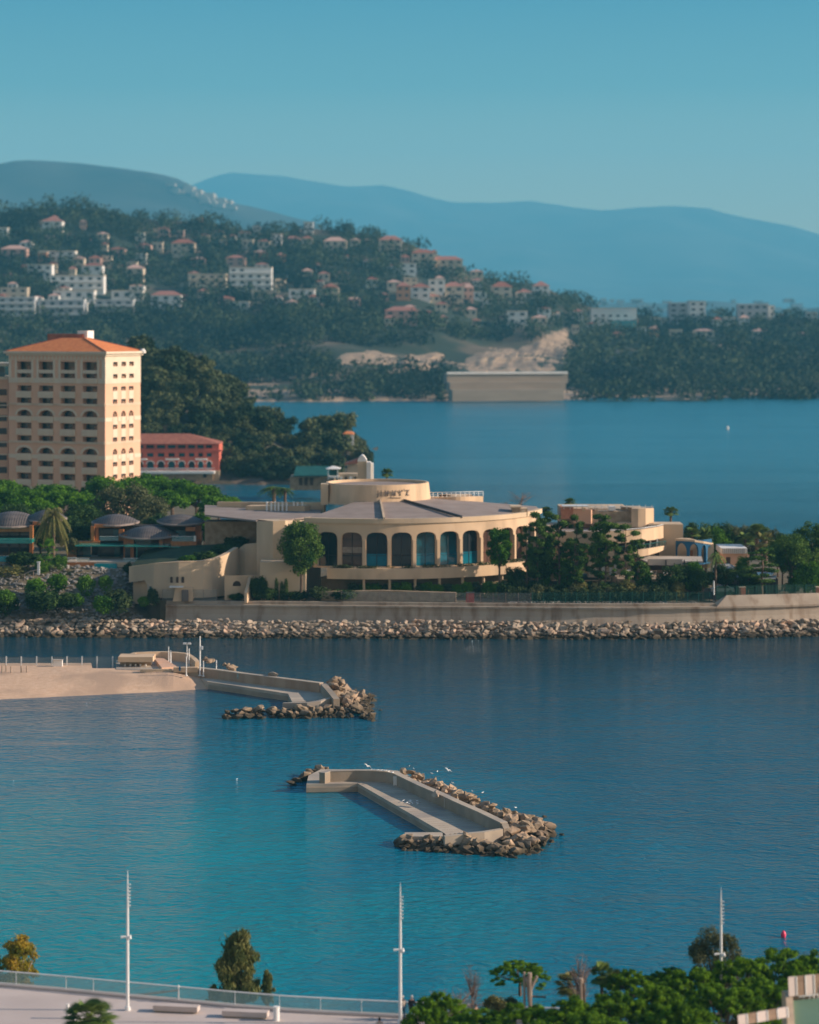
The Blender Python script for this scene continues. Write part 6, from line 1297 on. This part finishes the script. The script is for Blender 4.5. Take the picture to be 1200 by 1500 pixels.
def breakwater2():
    t = thing('jetty', G(420, 1010), 'far concrete jetty running out from the beach behind a low parapet wall', 'jetty'); zd, zw = 1.1, 2.4
    deck = cc([(290, 992), (305, 998.5), (422, 1016), (428, 1028), (487, 1026), (486, 1016), (470, 1004), (300, 981), (285, 984)], zd)
    MB().prism([(p.x, p.y) for p in deck], -2, zd).build('deck', 'paving_slab', t)
    e = cc([(305, 998.5), (422, 1016), (428, 1028)], zd); MB().wall([(p.x, p.y - .12, .1, .7) for p in e], .25).build('quay_fender', 'concrete', t)
    w_ = cc([(288, 979), (320, 982.5), (360, 988), (400, 993), (440, 998), (468, 1001.5)], zw)
    MB().wall([(p.x, p.y, -1, zw) for p in w_], .8).build('parapet_wall', 'brick_concrete', t); MB().wall([(p.x, p.y - .04, zw - .001, zw + .1) for p in w_], .9).build('coping', 'paving_slab', t)
    w2 = [(G(468, 1001.5, zw), zw), (G(478, 1013, 2.4), 2.4), (G(487, 1024, 2.0), 2.0)]
    MB().wall([(p.x + .15, p.y, -1, z) for p, z in w2], .9).build('parapet_wall', 'concrete', t)
    c = cc([(414, 1029), (450, 1030), (470, 1029), (487, 1026)], 1.5); MB().wall([(p.x, p.y, -1, 1.4 + .15 * i) for i, p in enumerate(c)], .7).build('end_wall', 'paving_slab', t)
    for x in (431, 347): p = G(x, 996 if x > 400 else 986.5, 2.4); MB().box(p.x, p.x + .8, p.y - .08, p.y - .01, 1.6, 2.4).build('information_panel', 'rail_glass', t)
    r = random.Random(6)
    def area(n, fn, s0, s1, lab, grp):
        for _ in range(n): x, y, z = fn(r); p = G(x, y, 0); put_boulder(r.choice(BT), (p.x, p.y, z), r.uniform(s0, s1), lab, grp)
    area(38, lambda r: (lambda u, v_: (482 + 62 * u, 1010 + 26 * u * v_ + 12 * v_ + 8, 2.1 * (1 - u) + r.uniform(-.2, .3)))(r.random(), r.random()), .65, 1.15, 'tan boulder in the rubble head at the right end of the far jetty', 'rubble head of the far jetty')
    area(38, lambda r: (lambda u, v_: (332 + 175 * u, 1048 - 2 * u + 6 * v_, 1.1 * (1 - v_) * min(1, u * 3 + .3) + r.uniform(-.1, .3)))(r.random(), r.random()), .6, 1.05, 'tan boulder in the low row before the end wall of the far jetty', 'front boulders of the far jetty')
    area(12, lambda r: (lambda u: (298 + 48 * u, 985 + 10 * u - 5 + r.uniform(-2, 2), 1.6 - .5 * u))(r.random()), .5, .8, 'tan boulder behind the parapet wall near the beach end of the jetty', 'boulders at the beach end of the jetty')
    f_ = []
    for _ in range(170):
        u, v_ = r.random(), r.random(); p = G(482 + 64 * u, 1018 + 26 * u * v_ + 14 * v_, 0); f_.append(((p.x, p.y, 1.6 * (1 - u) - .1), r.uniform(.45, .8)))
    for _ in range(120):
        u, v_ = r.random(), r.random(); p = G(330 + 185 * u, 1045 + 7 * v_, 0); f_.append(((p.x, p.y, .7 * (1 - v_) * min(1, u * 3 + .3) - .1), r.uniform(.35, .7)))
    pile('rubble', BT, f_, 'smaller rubble filling the gaps between the boulders of the far jetty')
    put_boulder(BP[2], G(399, 990, 2.6) + Vector((0, .8, .1)), .9, 'single pale boulder standing behind the middle of the jetty parapet', None)
    put_boulder(BT[2], G(558, 1041, 0), .35, 'small rock awash off the end of the far jetty', None)
mat('brick_concrete', (.32, .21, .14), (.42, .30, .21), .5, .9, .02, 4, stretch=(1, 1, .2)); breakwater2()

# ================================================================ BEACH
sh = [(-300, 1032), (-150, 1030), (0, 1026), (60, 1023), (120, 1019.5), (180, 1016), (230, 1013), (270, 1010), (306, 1008)]
v = []; f = []; nx = 70; rows = [(0, -.6), (.12, -.1), (.25, .28), (.4, .75), (.6, 1.25), (.8, 1.7), (1, 2.0)]
for j, (t_, z) in enumerate(rows):
    for i in range(nx + 1):
        x = -300 + 606 * i / nx; a = G(x, interp(x, sh) + 3, 0); b = G(x, interp(x, [(-300, 982), (200, 981.5), (250, 984), (306, 990)]), 2.0 if x < 250 else 2.0 - .9 * (x - 250) / 56); zz = z * (1 if x < 250 else 1 - .45 * (x - 250) / 56)
        p = a + (b - a) * t_; v.append((p.x, p.y, zz + (.05 * nz(p.x * .4, p.y * .4) if 0 < j else 0)))
n_ = nx + 1; L0 = len(rows)
for i in range(nx + 1): q = v[(L0 - 1) * n_ + i]; v.append((q[0], q[1] + 8 if i < 50 else q[1] + 2, q[2]))
for i in range(nx + 1): q = v[L0 * n_ + i]; v.append((q[0], q[1], -2))
for j in range(L0 + 1):
    for i in range(nx): a = j * n_ + i; f.append((a, a + 1, a + n_ + 1, a + n_))
me = bpy.data.meshes.new('beach_sand'); me.from_pydata(v, [], f); me.update(); struct(link_mesh('beach_sand_ground', me, 'sand', smooth=False))
# quay behind the beach
t = thing('beach_terrace', G(235, 975, 2), 'cream curved beach terrace wall with a ramp and shaded snack counter', 'terrace')
w_ = cc([(196, 960), (200, 958), (218, 957.2), (236, 956.7), (255, 957.5), (271, 959.2), (280, 965), (286, 971)], 3.2)
MB().wall([(p.x, p.y, 1.6, 3.4) for p in w_], .7).build('curved_wall', 'render_cream', t)
MB().prism([(p.x, p.y) for p in cc([(170, 981), (262, 983), (290, 983.5), (290, 976), (272, 962), (236, 960), (198, 961), (170, 968)], 2.0)], -1, 2.05).build('platform', 'paving_slab', t)
a = cc([(225, 966), (238, 966), (259, 979), (237, 981)], 2.2); MB().prism([(p.x, p.y) for p in a], 1, 2.5).build('ramp', 'peach_render', t)
D = G(195, 976, 2.2).y; MB().pbox(173, 224, 962.5, 970, D, 4).build('counter_roof', 'render_cream', t); MB().pbox(176, 222, 970, 979, D + 2, .4).build('counter_back', 'stone_wall', t)
for x in (182, 190, 197.5, 204.5, 212): MB().pbox(x, x + 2.2, 973, 979, D + 1, .5).build('stool', 'white_paint', t)
MB().pbox(254, 290, 978, 985, G(270, 985, 1.9).y, 1).build('low_wall', 'render_cream', t); MB().pbox(262, 264.5, 977, 983, G(263, 985, 1.9).y - .3, .3).build('blue_bin', 'blue_paint', t)
MB().pbox(205, 252, 980.5, 984.5, G(200, 985.5, 1.8).y, .5).build('kerb_wall', 'render_beige', t)
t = thing('beach_fence', G(90, 980, 2), 'long grey mesh fence with pale posts along the back of the beach', 'fence'); D = 399
MB().pbox(-120, 173, 963, 980, D, .05).build('mesh_panel', 'wire_mesh', t)
for x in (-112, -90, -68, -46, -24, -2, 9, 31, 53.5, 76, 98, 120, 142, 165, 187.5): MB().pbox(x - .8, x + .8, 961.5, 980.5, D - .15, .12).build('post', 'white_metal', t)
t = thing('equipment_box', P(84, 980, 398), 'small white box against the beach fence', 'box'); MB().pbox(78, 91, 967.5, 980, 397.5, .8).build('body', 'white_paint', t); MB().pbox(77.5, 91.5, 966.8, 967.5, 397.4, 1).build('lid', 'grey_canvas', t)
r = random.Random(1)
for i, (x, y) in enumerate(((3, 985), (9, 984), (16, 985.5), (31, 985), (39, 985))):
    p = G(x, y, 1.9); q = thing('wooden_stake', p, 'short wooden stake in the small group at the left of the beach', 'stake', 'wooden stakes on the beach'); MB().tube([p, p + Vector((0, 0, .9))], .1, 6).build('shaft', 'bark_pale', q); MB().tube([p + Vector((0, 0, .9)), p + Vector((0, 0, 1.0))], [.1, .04], 6).build('tip', 'bark_pale', q)
def mast(x, yt, yb, lab, lamp=None, z=2.0, w_=.09, name='mast', cat='mast'):
    p = G(x, yb, z); D = p.y; t_ = thing(name, p, lab, cat); tp = P(x, yt, D); MB().tube([p, tp], [w_, w_ * .7], 8).build('post', 'white_metal', t_); MB().tube([p, p + Vector((0, 0, .12))], w_ * 2.2, 8).build('base_plate', 'white_metal', t_)
    if lamp == 'cam': MB().box(tp.x - .05, tp.x + .45, D - .2, D + .2, tp.z - 2.0, tp.z - 1.5).build('fixture', 'white_metal', t_)
    if lamp == 'two':
        MB().box(tp.x - .6, tp.x - .1, D - .2, D + .2, tp.z - .1, tp.z + .15).build('lamp_head', 'white_metal', t_); MB().box(tp.x + .1, tp.x + .6, D - .2, D + .2, tp.z - .1, tp.z + .15).build('lamp_head', 'white_metal', t_)
    return t_
mast(293, 932, 990, 'tall white camera mast where the beach meets the jetty', 'cam', 1.4, .13, 'lamp_mast', 'lamp mast')
mast(274, 943, 975, 'slim lamp mast with two small heads behind the beach terrace', 'two', 2.0, .08, 'lamp_mast', 'lamp mast')
mast(247, 947, 972, 'thin leaning white mast left of the pair on the terrace'); mast(250, 952.5, 975, 'stouter white mast right of the pair on the terrace', w_=.14); mast(277, 950, 978, 'short thin mast right beside the two-headed lamp'); mast(273, 962, 990, 'thin post at the beach edge in front of the terrace', z=1.6)
mast(298, 968, 991, 'short fence post at the start of the jetty parapet', z=1.4); mast(317, 967, 992, 'thin post beside the jetty wall a little further out', z=1.2)

# ================================================================ FOREGROUND PROMENADE
ZP = 4.0
edge = [(-250, 1421), (-100, 1432), (0, 1441.5), (90, 1449), (185, 1458), (262, 1465), (340, 1472.5), (420, 1479), (500, 1483.5), (583, 1487.5), (680, 1491.5), (760, 1495), (860, 1499), (1000, 1504), (1400, 1515)]
E = [G(x, y, ZP) for x, y in edge]
poly = [(p.x, p.y) for p in E] + [(60, 120), (-60, 120)]
MB().prism(poly[::-1], -3, ZP).build('promenade_pavement', 'promenade')['kind'] = 'structure'
MB().wall([(p.x, p.y - .75, ZP + .004, ZP + .16) for p in E], .7).build('promenade_kerb', 'promenade')['kind'] = 'structure'
t = thing('glass_railing', E[3], 'long glass railing with a pale handrail along the promenade edge', 'railing')
MB().wall([(p.x, p.y - .35, ZP + .164, ZP + 1.06) for p in E], .03).build('glass_panel', 'rail_glass', t)
mb = MB(); mb.tube([(p.x, p.y - .35, ZP + 1.1) for p in E], .055, 6); mb.build('handrail', 'white_metal', t)
for x in (-60, 25, 98, 138, 262.5, 345, 410, 470, 530, 640, 700, 760, 820): 
    y = interp(x, edge); p = G(x, y, ZP); big_ = x in (262.5,); MB().tube([(p.x, p.y - .45, ZP + .16), (p.x, p.y - .45, ZP + (1.25 if big_ else 1.08))], .06 if big_ else .03, 5).build('post', 'white_metal', t)
def tall_pole(x, yt, yb, lab, arms=True):
    p = G(x, yb, ZP); D = p.y; t_ = thing('lamp_post', p, lab, 'lamp post'); top = P(x + 1.5, yt, D); h = top.z - ZP
    MB().tube([p, p + Vector((0, 0, h * .68)), p + Vector((0, 0, h * .88)), Vector((p.x, D, top.z))], [.125, .092, .058, .015], 10).build('pole', 'white_metal', t_)
    MB().tube([p, p + Vector((0, 0, .25))], .22, 10).build('base', 'white_metal', t_)
    for k in range(7):
        z = ZP + h * (.745 + .025 * k); mb = MB(); mb.tube([(p.x, D, z), (p.x + .2, D - .05, z + .06)], [.035, .05], 5); mb.build('light_fitting', 'white_metal', t_)
    z = ZP + h * .525; mb = MB(); mb.tube([(p.x + .1, D - .05, z), (p.x - .25, D - .1, z + .03), (p.x - .48, D - .1, z)], [.05, .07, .1], 6); mb.build('camera_arm', 'white_metal', t_)
    mb = MB(); mb.tube([(p.x + .05, D - .15, z - .12), (p.x + .2, D - .15, z - .05), (p.x + .2, D - .15, z + .16)], [.1, .13, .05], 7); mb.build('camera_dome', 'white_metal', t_)
tall_pole(187, 1275, 1480, 'tall white tapering lamp post standing between the palm and the benches')
tall_pole(586.5, 1293, 1500, 'tall white tapering lamp post beside the two people at the railing')
tall_pole(1056.5, 1300, 1506, 'tall white lamp post rising out of the olive tree at the right')
def bench(x0, x1, y0, y1, lab):
    a = G(x0, y1 - 1, ZP); b = G(x1, y1 + 2, ZP); t_ = thing('bench', (a + b) / 2, lab, 'bench'); d = (b - a); L_ = d.length; ang = math.atan2(d.y, d.x); m4 = Matrix.Translation(a) @ Matrix.Rotation(ang, 4, 'Z')
    MB().box(0, L_, 0, .85, .12, .5, m4).build('seat_block', 'promenade', t_); MB().box(.12, L_ - .12, .1, .75, 0, .12, m4).build('plinth', 'concrete', t_)
bench(224, 289, 1474, 1484, 'pale stone block bench just right of the first lamp post'); bench(325, 391, 1482, 1492, 'pale stone block bench beside the white litter bin')
p = G(405, 1495, ZP); t = thing('litter_bin', p, 'white cylindrical litter bin at the end of the right bench', 'litter bin'); MB().tube([p, p + Vector((0, 0, .95))], .23, 12).build('body', 'white_metal', t); MB().tube([p + Vector((0, 0, .96)), p + Vector((0, 0, 1.02))], .25, 12).build('lid', 'white_paint', t)
p = G(99, 1492, ZP); t = thing('bollard', p, 'slim white bollard left behind the fan palm', 'bollard'); MB().tube([p, p + Vector((0, 0, 1.0))], .11, 10).build('post', 'white_metal', t); MB().tube([p + Vector((0, 0, 1.0)), p + Vector((0, 0, 1.06))], .13, 10).build('cap', 'white_paint', t)
a = G(188, 1460, ZP - .1); b = G(262, 1453, ZP + .4); t = thing('timber_beam', a, 'pale yellow beam slanting behind the glass railing near the first lamp post', 'beam'); b = P(262, 1450.5, G(262, 1464, ZP).y + .8); a = P(188, 1459.5, G(188, 1459, ZP).y + .8); mb = MB(); mb.tube([a, b], .09, 5); mb.build('shaft', 'bark_pale', t); MB().tube([b + Vector((0, 0, -2)), b], .06, 5).build('support', 'bark_pale', t)
grow('nearpalm', 131, 1463, 1520, 92, 184, 'green fan palm at the bottom edge left of the first lamp post', 'palm tree', zb=4.0)
grow('autumn', 27, 1361, 1470, 62, 205, 'yellow-green autumn tree behind the railing at the left', 'tree'); grow('autumn', -6, 1390, 1470, 26, 206, 'yellow-green tree cut by the left edge behind the railing', 'tree')
grow('willow', 348, 1357, 1500, 92, 203, 'tall drooping olive-green tree behind the railing in the middle', 'tree', zb=.5); grow('willow', 392, 1418, 1480, 26, 202, 'small drooping branch tree right of the tall one', 'tree'); grow('willow', 312, 1440, 1490, 26, 202, 'low drooping shrub left of the tall middle tree', 'shrub')
# bank of near pines at the right
ter = [(590, 1500), (640, 1460), (700, 1478), (760, 1470), (820, 1462), (880, 1440), (940, 1432)]
for i, (k, x, yt, wp, D, lab) in enumerate((
    ('npine0', 645, 1452, 88, 183, 'near stone pine at the left end of the bank, beside the two people'), ('npine1', 622, 1474, 70, 180, 'low near pine tuft at the foot of the second lamp post'), ('npine2', 700, 1476, 110, 178, 'near stone pine second from the left end of the bank'), ('npine0', 765, 1466, 120, 177, 'near stone pine under the cut trunks'),
    ('npine1', 762, 1409, 88, 196, 'round pine standing by itself behind the cut trunks'), ('npine2', 842, 1458, 120, 176, 'near stone pine below the bare tree and fan palms'), ('npine0', 905, 1450, 120, 178, 'near stone pine left of the bank centre'), ('npine1', 870, 1484, 130, 172, 'front stone pine at the bottom edge, bank centre'),
    ('npine2', 960, 1440, 120, 180, 'near stone pine in the middle of the bank'), ('npine0', 925, 1419, 90, 190, 'further stone pine just right of the fan palms'), ('npine1', 1012, 1420, 110, 184, 'near stone pine left of the third lamp post'), ('npine2', 1000, 1462, 140, 173, 'front stone pine left of the terrace corner'),
    ('npine0', 1085, 1398, 120, 186, 'near stone pine right of the third lamp post'), ('npine1', 1150, 1392, 120, 188, 'near stone pine above the terrace planters'), ('npine2', 1205, 1388, 110, 189, 'near stone pine at the right edge below the buoy'), ('npine0', 1120, 1430, 140, 180, 'dark lower stone pine beside the terrace corner'), ('npine1', 1060, 1440, 130, 177, 'shaded stone pine left of the planter row'),
    ('npine2', 790, 1492, 130, 170, 'front stone pine at the bottom edge left of centre'), ('npine0', 720, 1496, 110, 170, 'front stone pine at the bottom edge near the lamp post'), ('npine1', 1180, 1424, 110, 182, 'stone pine directly behind the striped planters'), ('npine2', 980, 1416, 80, 192, 'distant pine crown left of the olive tree'))):
    grow(k, x, yt, 1560, wp * 1.05, D, lab, 'pine tree', zb=max(4.0, ZY(yt, D) - 6.5))
grow('olive', 1050, 1354, 1470, 88, 192, 'grey olive tree wrapped round the third lamp post', 'olive tree', zb=4.0)
grow('fandry', 836, 1422, 1500, 50, 190, 'yellowing fan palm left of the bare tree', 'palm tree', zb=4.0); grow('fan', 882, 1406, 1500, 42, 191, 'green fan palm right of the bare tree', 'palm tree', zb=4.0); grow('fandry', 902, 1420, 1500, 34, 192, 'brownish fan palm at the right of the palm group', 'palm tree', zb=4.0)
grow('baretall', 850, 1390, 1480, 54, 188, 'bare tree with a pale trunk among the fan palms', 'tree', zb=4.0); grow('baretall', 692, 1408, 1500, 40, 189, 'tall thin bare sapling rising from the shrubs', 'tree', zb=4.0); grow('barewide', 672, 1446, 1500, 90, 187, 'low bare grey shrub behind the near pines', 'shrub', zb=4.0); grow('autbush', 724, 1456, 1490, 40, 189, 'dry golden shrub left of the cut trunks', 'shrub'); grow('olivebush', 745, 1458, 1488, 34, 190, 'greyish shrub behind the railing end', 'shrub')
t = thing('pollarded_tree', G(774, 1500, ZP), 'pale lopped trunks with cut branch stubs among the near pines', 'tree'); D = 186
for pts_, rad_ in (([(768, 1424), (768.5, 1480)], .09), ([(776, 1425), (777, 1485)], .16), ([(772, 1431), (774, 1450), (776, 1470)], .12), ([(787, 1430), (781, 1442), (777, 1452)], .1)):
    MB().tube([P(x, y, D) for x, y in pts_], rad_, 7).build('trunk', 'bark_pale', t)
MB().tube([P(773, 1459.5, D), P(800, 1461, D)], .07, 5).build('crossbar', 'bark', t)
t = thing('dead_trunk', P(851, 1470, 186), 'short pale dead trunk stub in front of the fan palms', 'tree'); MB().tube([P(851, 1433, 186), P(852, 1490, 186)], .16, 7).build('trunk', 'bark_pale', t); MB().tube([P(855, 1440, 186), P(857, 1485, 186)], .1, 6).build('trunk', 'bark', t)
# roof terrace at the lower right corner
mat('board_brown', (.20, .13, .085), (.27, .18, .12), 3, .8)
def roof_terrace():
    t = thing('roof_terrace', P(1190, 1490, 160), 'corner of a flat green roof with pale parapet, cut by the right edge', 'roof terrace'); D = 165; zf = ZY(1470, 165)
    z0 = H - (1470 - YH) * 165 / F; 
    q = lambda x, y, z: G(x, y, z)
    zR = z0 - .2
    a, b, c, d = q(1160, 1466, zR), q(1320, 1452, zR), q(1330, 1640, zR), q(1163, 1600, zR)
    MB().prism([(p.x, p.y) for p in (a, b, c, d)][::-1], ZP, zR).build('green_floor', 'green_roof', t)
    w_ = [q(1156, 1600, zR), q(1153.5, 1500, zR), q(1151, 1460, zR)]
    MB().wall([(p.x, p.y, ZP, zR + .25) for p in w_][::-1], .45).build('parapet', 'render_cream', t)
    w_ = [q(1151, 1461, zR), q(1200, 1456, zR), q(1320, 1444, zR)]; MB().wall([(p.x, p.y, ZP, zR + .3) for p in w_], .5).build('parapet', 'render_cream', t)
    # upright coloured boards leaning outwards, far row and near row
    def boards(x0, y0, x1, y1, n, z, hh, grp):
        for i in range(n):
            u0, u1 = i / n, (i + .86) / n; p0 = G(x0 + (x1 - x0) * u0, y0 + (y1 - y0) * u0, z); p1 = G(x0 + (x1 - x0) * u1, y0 + (y1 - y0) * u1, z); up = Vector((0, .35, hh))
            g = thing('screen_board', p0, ('pale' if i % 2 == 0 else 'brown') + ' upright screen board in the ' + grp, 'screen', 'screen boards in the ' + grp); th = Vector((0, .08, 0)); mb = MB(); mb.hexa([p0, p1, p1 + th, p0 + th, p0 + up, p1 + up, p1 + up + th, p0 + up + th]); mb.build('panel', 'promenade' if i % 2 == 0 else 'board_brown', g)
            mb = MB(); mb.tube([p1 + Vector((.03, -.02, 0)), p1 + up + Vector((.03, -.02, 0))], .035, 4); mb.build('edge_strip', 'white_metal', g)
    boards(1156, 1460, 1260, 1449, 8, zR + .3, 1.15, 'far row above the green roof'); boards(1082, 1503, 1156, 1490, 5, zR + .3, .55, 'near row left of the green roof')
    g = thing('roof_trestle', q(1180, 1462, zR), 'small white trestle frames standing before the far screen boards', 'trestle')
    for x in (1171, 1186, 1198):
        p = q(x, 1463, zR); mb = MB(); mb.tube([p, p + Vector((.15, .3, .8)), p + Vector((.3, 0, 0))], .03, 4); mb.build('leg', 'white_metal', g)
    p = q(1171, 1460, zR + .3); p2 = q(1199, 1457, zR + .3); mb = MB(); mb.tube([p, p2], .03, 4); mb.build('rail', 'white_metal', g)
roof_terrace()
# buoys
for x, y, s, lab, z in ((1148, 1371, .42, 'pink buoy floating near the right edge', 0), (1066, 627, 1.2, 'tiny pale far buoy out on the open bay', 0)):
    p = G(x, y + 2, 0); t = thing('buoy', p, lab, 'buoy'); mb = MB(); mb.tube([p + Vector((0, 0, z_ * s)) for z_ in (-.4, -.1, .3, .7, 1.1, 1.35, 1.45)], [.2 * s, .42 * s, .55 * s, .56 * s, .42 * s, .2 * s, .04 * s], 14); mb.build('float', 'pink_plastic' if s < 1 else 'white_paint', t, smooth=True); mb = MB(); mb.tube([p + Vector((0, 0, 1.45 * s)), p + Vector((0, 0, 1.6 * s))], .05 * s, 6); mb.build('eye', 'dark_metal', t)

# ================================================================ GULLS AND PEOPLE
def gull_mesh(fly=False):
    mb = MB(); mb.tube([(-.24, 0, .13), (-.12, 0, .15), (.02, 0, .16), (.12, 0, .2), (.17, 0, .26), (.22, 0, .28), (.25, 0, .28)], [.015, .06, .085, .06, .035, .04, .015], 8)
    if fly:
        for s in (-1, 1): mb.tube([(.03, s * .05, .18), (.06, s * .3, .28), (-.04, s * .62, .22)], [.05, .04, .01], 5)
    else: mb.tube([(-.3, 0, .13), (-.1, 0, .19), (.05, 0, .2)], [.01, .07, .04], 6)
    b = MB(); b.tube([(.245, 0, .28), (.3, 0, .27)], [.014, .004], 4)
    l = MB()
    if not fly:
        for s in (-.03, .03): l.tube([(0, s, 0), (0, s, .12)], .008, 4)
    return mb.mesh('g'), b.mesh('b'), l.mesh('l')
gm = gull_mesh(); gf = gull_mesh(True)
PT['gull'] = proto('seagull', [('body', gm[0], 'feather'), ('beak', gm[1], 'beak'), ('legs', gm[2], 'beak')]); PT['gullfly'] = proto('seagull', [('body', gf[0], 'feather'), ('beak', gf[1], 'beak')])
gr = random.Random(9)
for i in range(24):
    u = gr.random(); x = 545 + 34 * u; p = G(x, interp(x, [(545, 1129.5), (566, 1131), (579, 1134.5)]), 2.28); place(PT['gull'], p + Vector((0, .3, 0)), .65, gr.uniform(0, 6.28), 'white gull in the row perched on the bend of the near parapet wall', 'seagull', 'gulls on the near parapet wall')
for i in range(14):
    p = G(gr.uniform(586, 612), gr.uniform(1174, 1179), 1.0); place(PT['gull'], p, .65, gr.uniform(0, 6.28), 'white gull standing on the sunlit deck of the near breakwater', 'seagull', 'gulls on the near deck')
for i, (x, y) in enumerate(((600, 1135), (606, 1139), (632, 1146), (640, 1143), (662, 1160), (690, 1172), (705, 1174), (752, 1196))): place(PT['gull'], G(x, y, 0) + Vector((0, -6, 2.0)), .7, gr.uniform(0, 6), 'white gull perched on the boulders behind the near parapet wall', 'seagull', 'gulls on the near boulders')
for x, y, z, lab in ((655, 1130, 4, 'white gull flying low above the near breakwater'), (537, 1124, 2.5, 'white gull gliding past the back of the near parapet wall')): o = place(PT['gullfly'], G(x, y, z), 1.0, 1.0, lab, 'seagull'); o.rotation_euler = (.5, -.3, 2.2)
for x, y, lab in ((347, 1141, 'single white gull floating between the two breakwaters'), (20, 1144, 'white gull floating near the left edge'), (692, 939, 'left of two gulls afloat below the seawall'), (701, 938.5, 'right of two gulls afloat below the seawall'), (127, 1030, 'small gull floating off the beach')): place(PT['gull'], G(x, y, 0) + Vector((0, 0, -.1)), .55, gr.uniform(0, 6), lab, 'seagull')

def person(x, y, D, h, lab, top, legs, hair, rz=0.0, z=None, lean=0.0):
    base = Vector((XX(x, D), D, ZP if z is None else z)); t = thing('person', base, lab, 'person', rz=0.0); k = h / 1.75
    J = {'pel': (0, 0, .95), 'wai': (0, -lean * .3, 1.12), 'che': (0, -lean * .7, 1.36), 'nek': (0, -lean, 1.5), 'hd1': (0, -lean - .01, 1.6), 'hd2': (0, -lean - .01, 1.70)}
    for s, n in ((-1, 'l'), (1, 'r')):
        J['hip' + n] = (s * .1, 0, .9); J['kne' + n] = (s * .11, -.03, .5); J['ank' + n] = (s * .11, .02, .09); J['toe' + n] = (s * .12, -.17, .04)
        J['sho' + n] = (s * .19, -lean * .9, 1.42); J['elb' + n] = (s * .25, -lean * .9 - .02, 1.14); J['wri' + n] = (s * .24, -lean - .18, .98)
        J['pal' + n] = (s * .235, -lean - .25, .95)
        for q in range(4): J['f%d%s' % (q, n)] = (s * (.205 + .02 * q), -lean - .33 + .01 * abs(q - 1), .92 - .005 * q)
        J['th' + n] = (s * .18, -lean - .26, .94)
    rad = {'pel': .15, 'wai': .13, 'che': .155, 'nek': .055, 'hd1': .085, 'hd2': .09, 'hip': .095, 'kne': .06, 'ank': .042, 'toe': .035, 'sho': .07, 'elb': .045, 'wri': .03, 'pal': .035, 'f0': .009, 'f1': .009, 'f2': .009, 'f3': .008, 'th': .012}
    ed = [('pel', 'wai'), ('wai', 'che'), ('che', 'nek'), ('nek', 'hd1'), ('hd1', 'hd2')]
    for n in 'lr': ed += [('pel', 'hip' + n), ('hip' + n, 'kne' + n), ('kne' + n, 'ank' + n), ('ank' + n, 'toe' + n), ('che', 'sho' + n), ('sho' + n, 'elb' + n), ('elb' + n, 'wri' + n), ('wri' + n, 'pal' + n), ('pal' + n, 'th' + n)] + [('pal' + n, 'f%d%s' % (q, n)) for q in range(4)]
    def skin(name, keys, edges, grow_, m):
        me = bpy.data.meshes.new(name); keys = list(keys); me.from_pydata([Vector(J[a]) * k for a in keys], [(keys.index(a), keys.index(b)) for a, b in edges], []); o = bpy.data.objects.new(name, me); C.objects.link(o)
        sm = o.modifiers.new('skin', 'SKIN'); 
        for i, a in enumerate(keys):
            r_ = (rad.get(a) or rad.get(a[:-1]) or rad.get(a[:2])) * k * grow_[0] + grow_[1]; me.skin_vertices[0].data[i].radius = (r_, r_ * .85)
        me.skin_vertices[0].data[0].use_root = True; sm.use_smooth_shade = True; o.modifiers.new('sub', 'SUBSURF').levels = 1; o.modifiers['sub'].render_levels = 1
        dg = bpy.context.evaluated_depsgraph_get(); m2 = bpy.data.meshes.new_from_object(o.evaluated_get(dg)); bpy.data.objects.remove(o); o = bpy.data.objects.new(name, m2); C.objects.link(o); m2.materials.clear(); m2.materials.append(M[m]); o.parent = t; return o
    skin('body', J, ed, (1, 0), 'skin')
    tk = ['wai', 'pel', 'che', 'shol', 'shor', 'elbl', 'elbr', 'wril', 'wrir']; skin('jacket', tk, [('wai', 'pel'), ('wai', 'che'), ('che', 'shol'), ('che', 'shor'), ('shol', 'elbl'), ('shor', 'elbr'), ('elbl', 'wril'), ('elbr', 'wrir')], (1.06, .022), top)
    lk = ['pel', 'hipl', 'hipr', 'knel', 'kner', 'ankl', 'ankr']; skin('trousers', lk, [('pel', 'hipl'), ('pel', 'hipr'), ('hipl', 'knel'), ('hipr', 'kner'), ('knel', 'ankl'), ('kner', 'ankr')], (1.05, .018), legs)
    for s in (-1, 1): MB().box(base.x + s * .115 * k - .045, base.x + s * .115 * k + .045, base.y - .2, base.y + .07, base.z, base.z + .08).build('shoe', 'cloth_black', t)
    mb = MB(); hx, hy, hz = base.x, base.y + (-lean - .01) * k, base.z + 1.68 * k
    mb.tube([(hx, hy + .04, hz - .1 * k), (hx, hy + .035, hz), (hx, hy + .02, hz + .07), (hx, hy, hz + .115)], [.085 * k, .102 * k, .085 * k, .03], 10); mb.build('hair', hair, t, smooth=True)
    mb = MB(); mb.tube([(hx, hy - .075, hz - .03), (hx, hy - .105, hz - .05)], [.012, .014], 5); mb.build('nose', 'skin', t)
    t.rotation_euler = (0, 0, rz); return t
bpy.context.view_layer.update()
person(590.5, 0, G(590, 1494, ZP).y, 1.72, 'person in a cream jacket and blue trousers leaning beside the second lamp post', 'cloth_cream', 'cloth_blue', 'hair_grey', PI + .3, lean=.12)
person(603, 0, G(603, 1494, ZP).y, 1.74, 'person in dark clothes at the railing, half hidden by the near pine', 'cloth_black', 'cloth_black', 'hair_grey', PI - .2, lean=.1)
person(556, 0, G(556, 1527, ZP).y, 1.72, 'person in a cream top walking at the bottom edge, only head and shoulders in frame', 'cloth_cream', 'cloth_blue', 'hair_dark', PI)
person(697, 0, 187.0, 1.7, 'person in brown by the far end of the railing behind the shrubs', 'brown_awning', 'cloth_black', 'hair_dark', .4)

for o_ in protos: drop(o_)
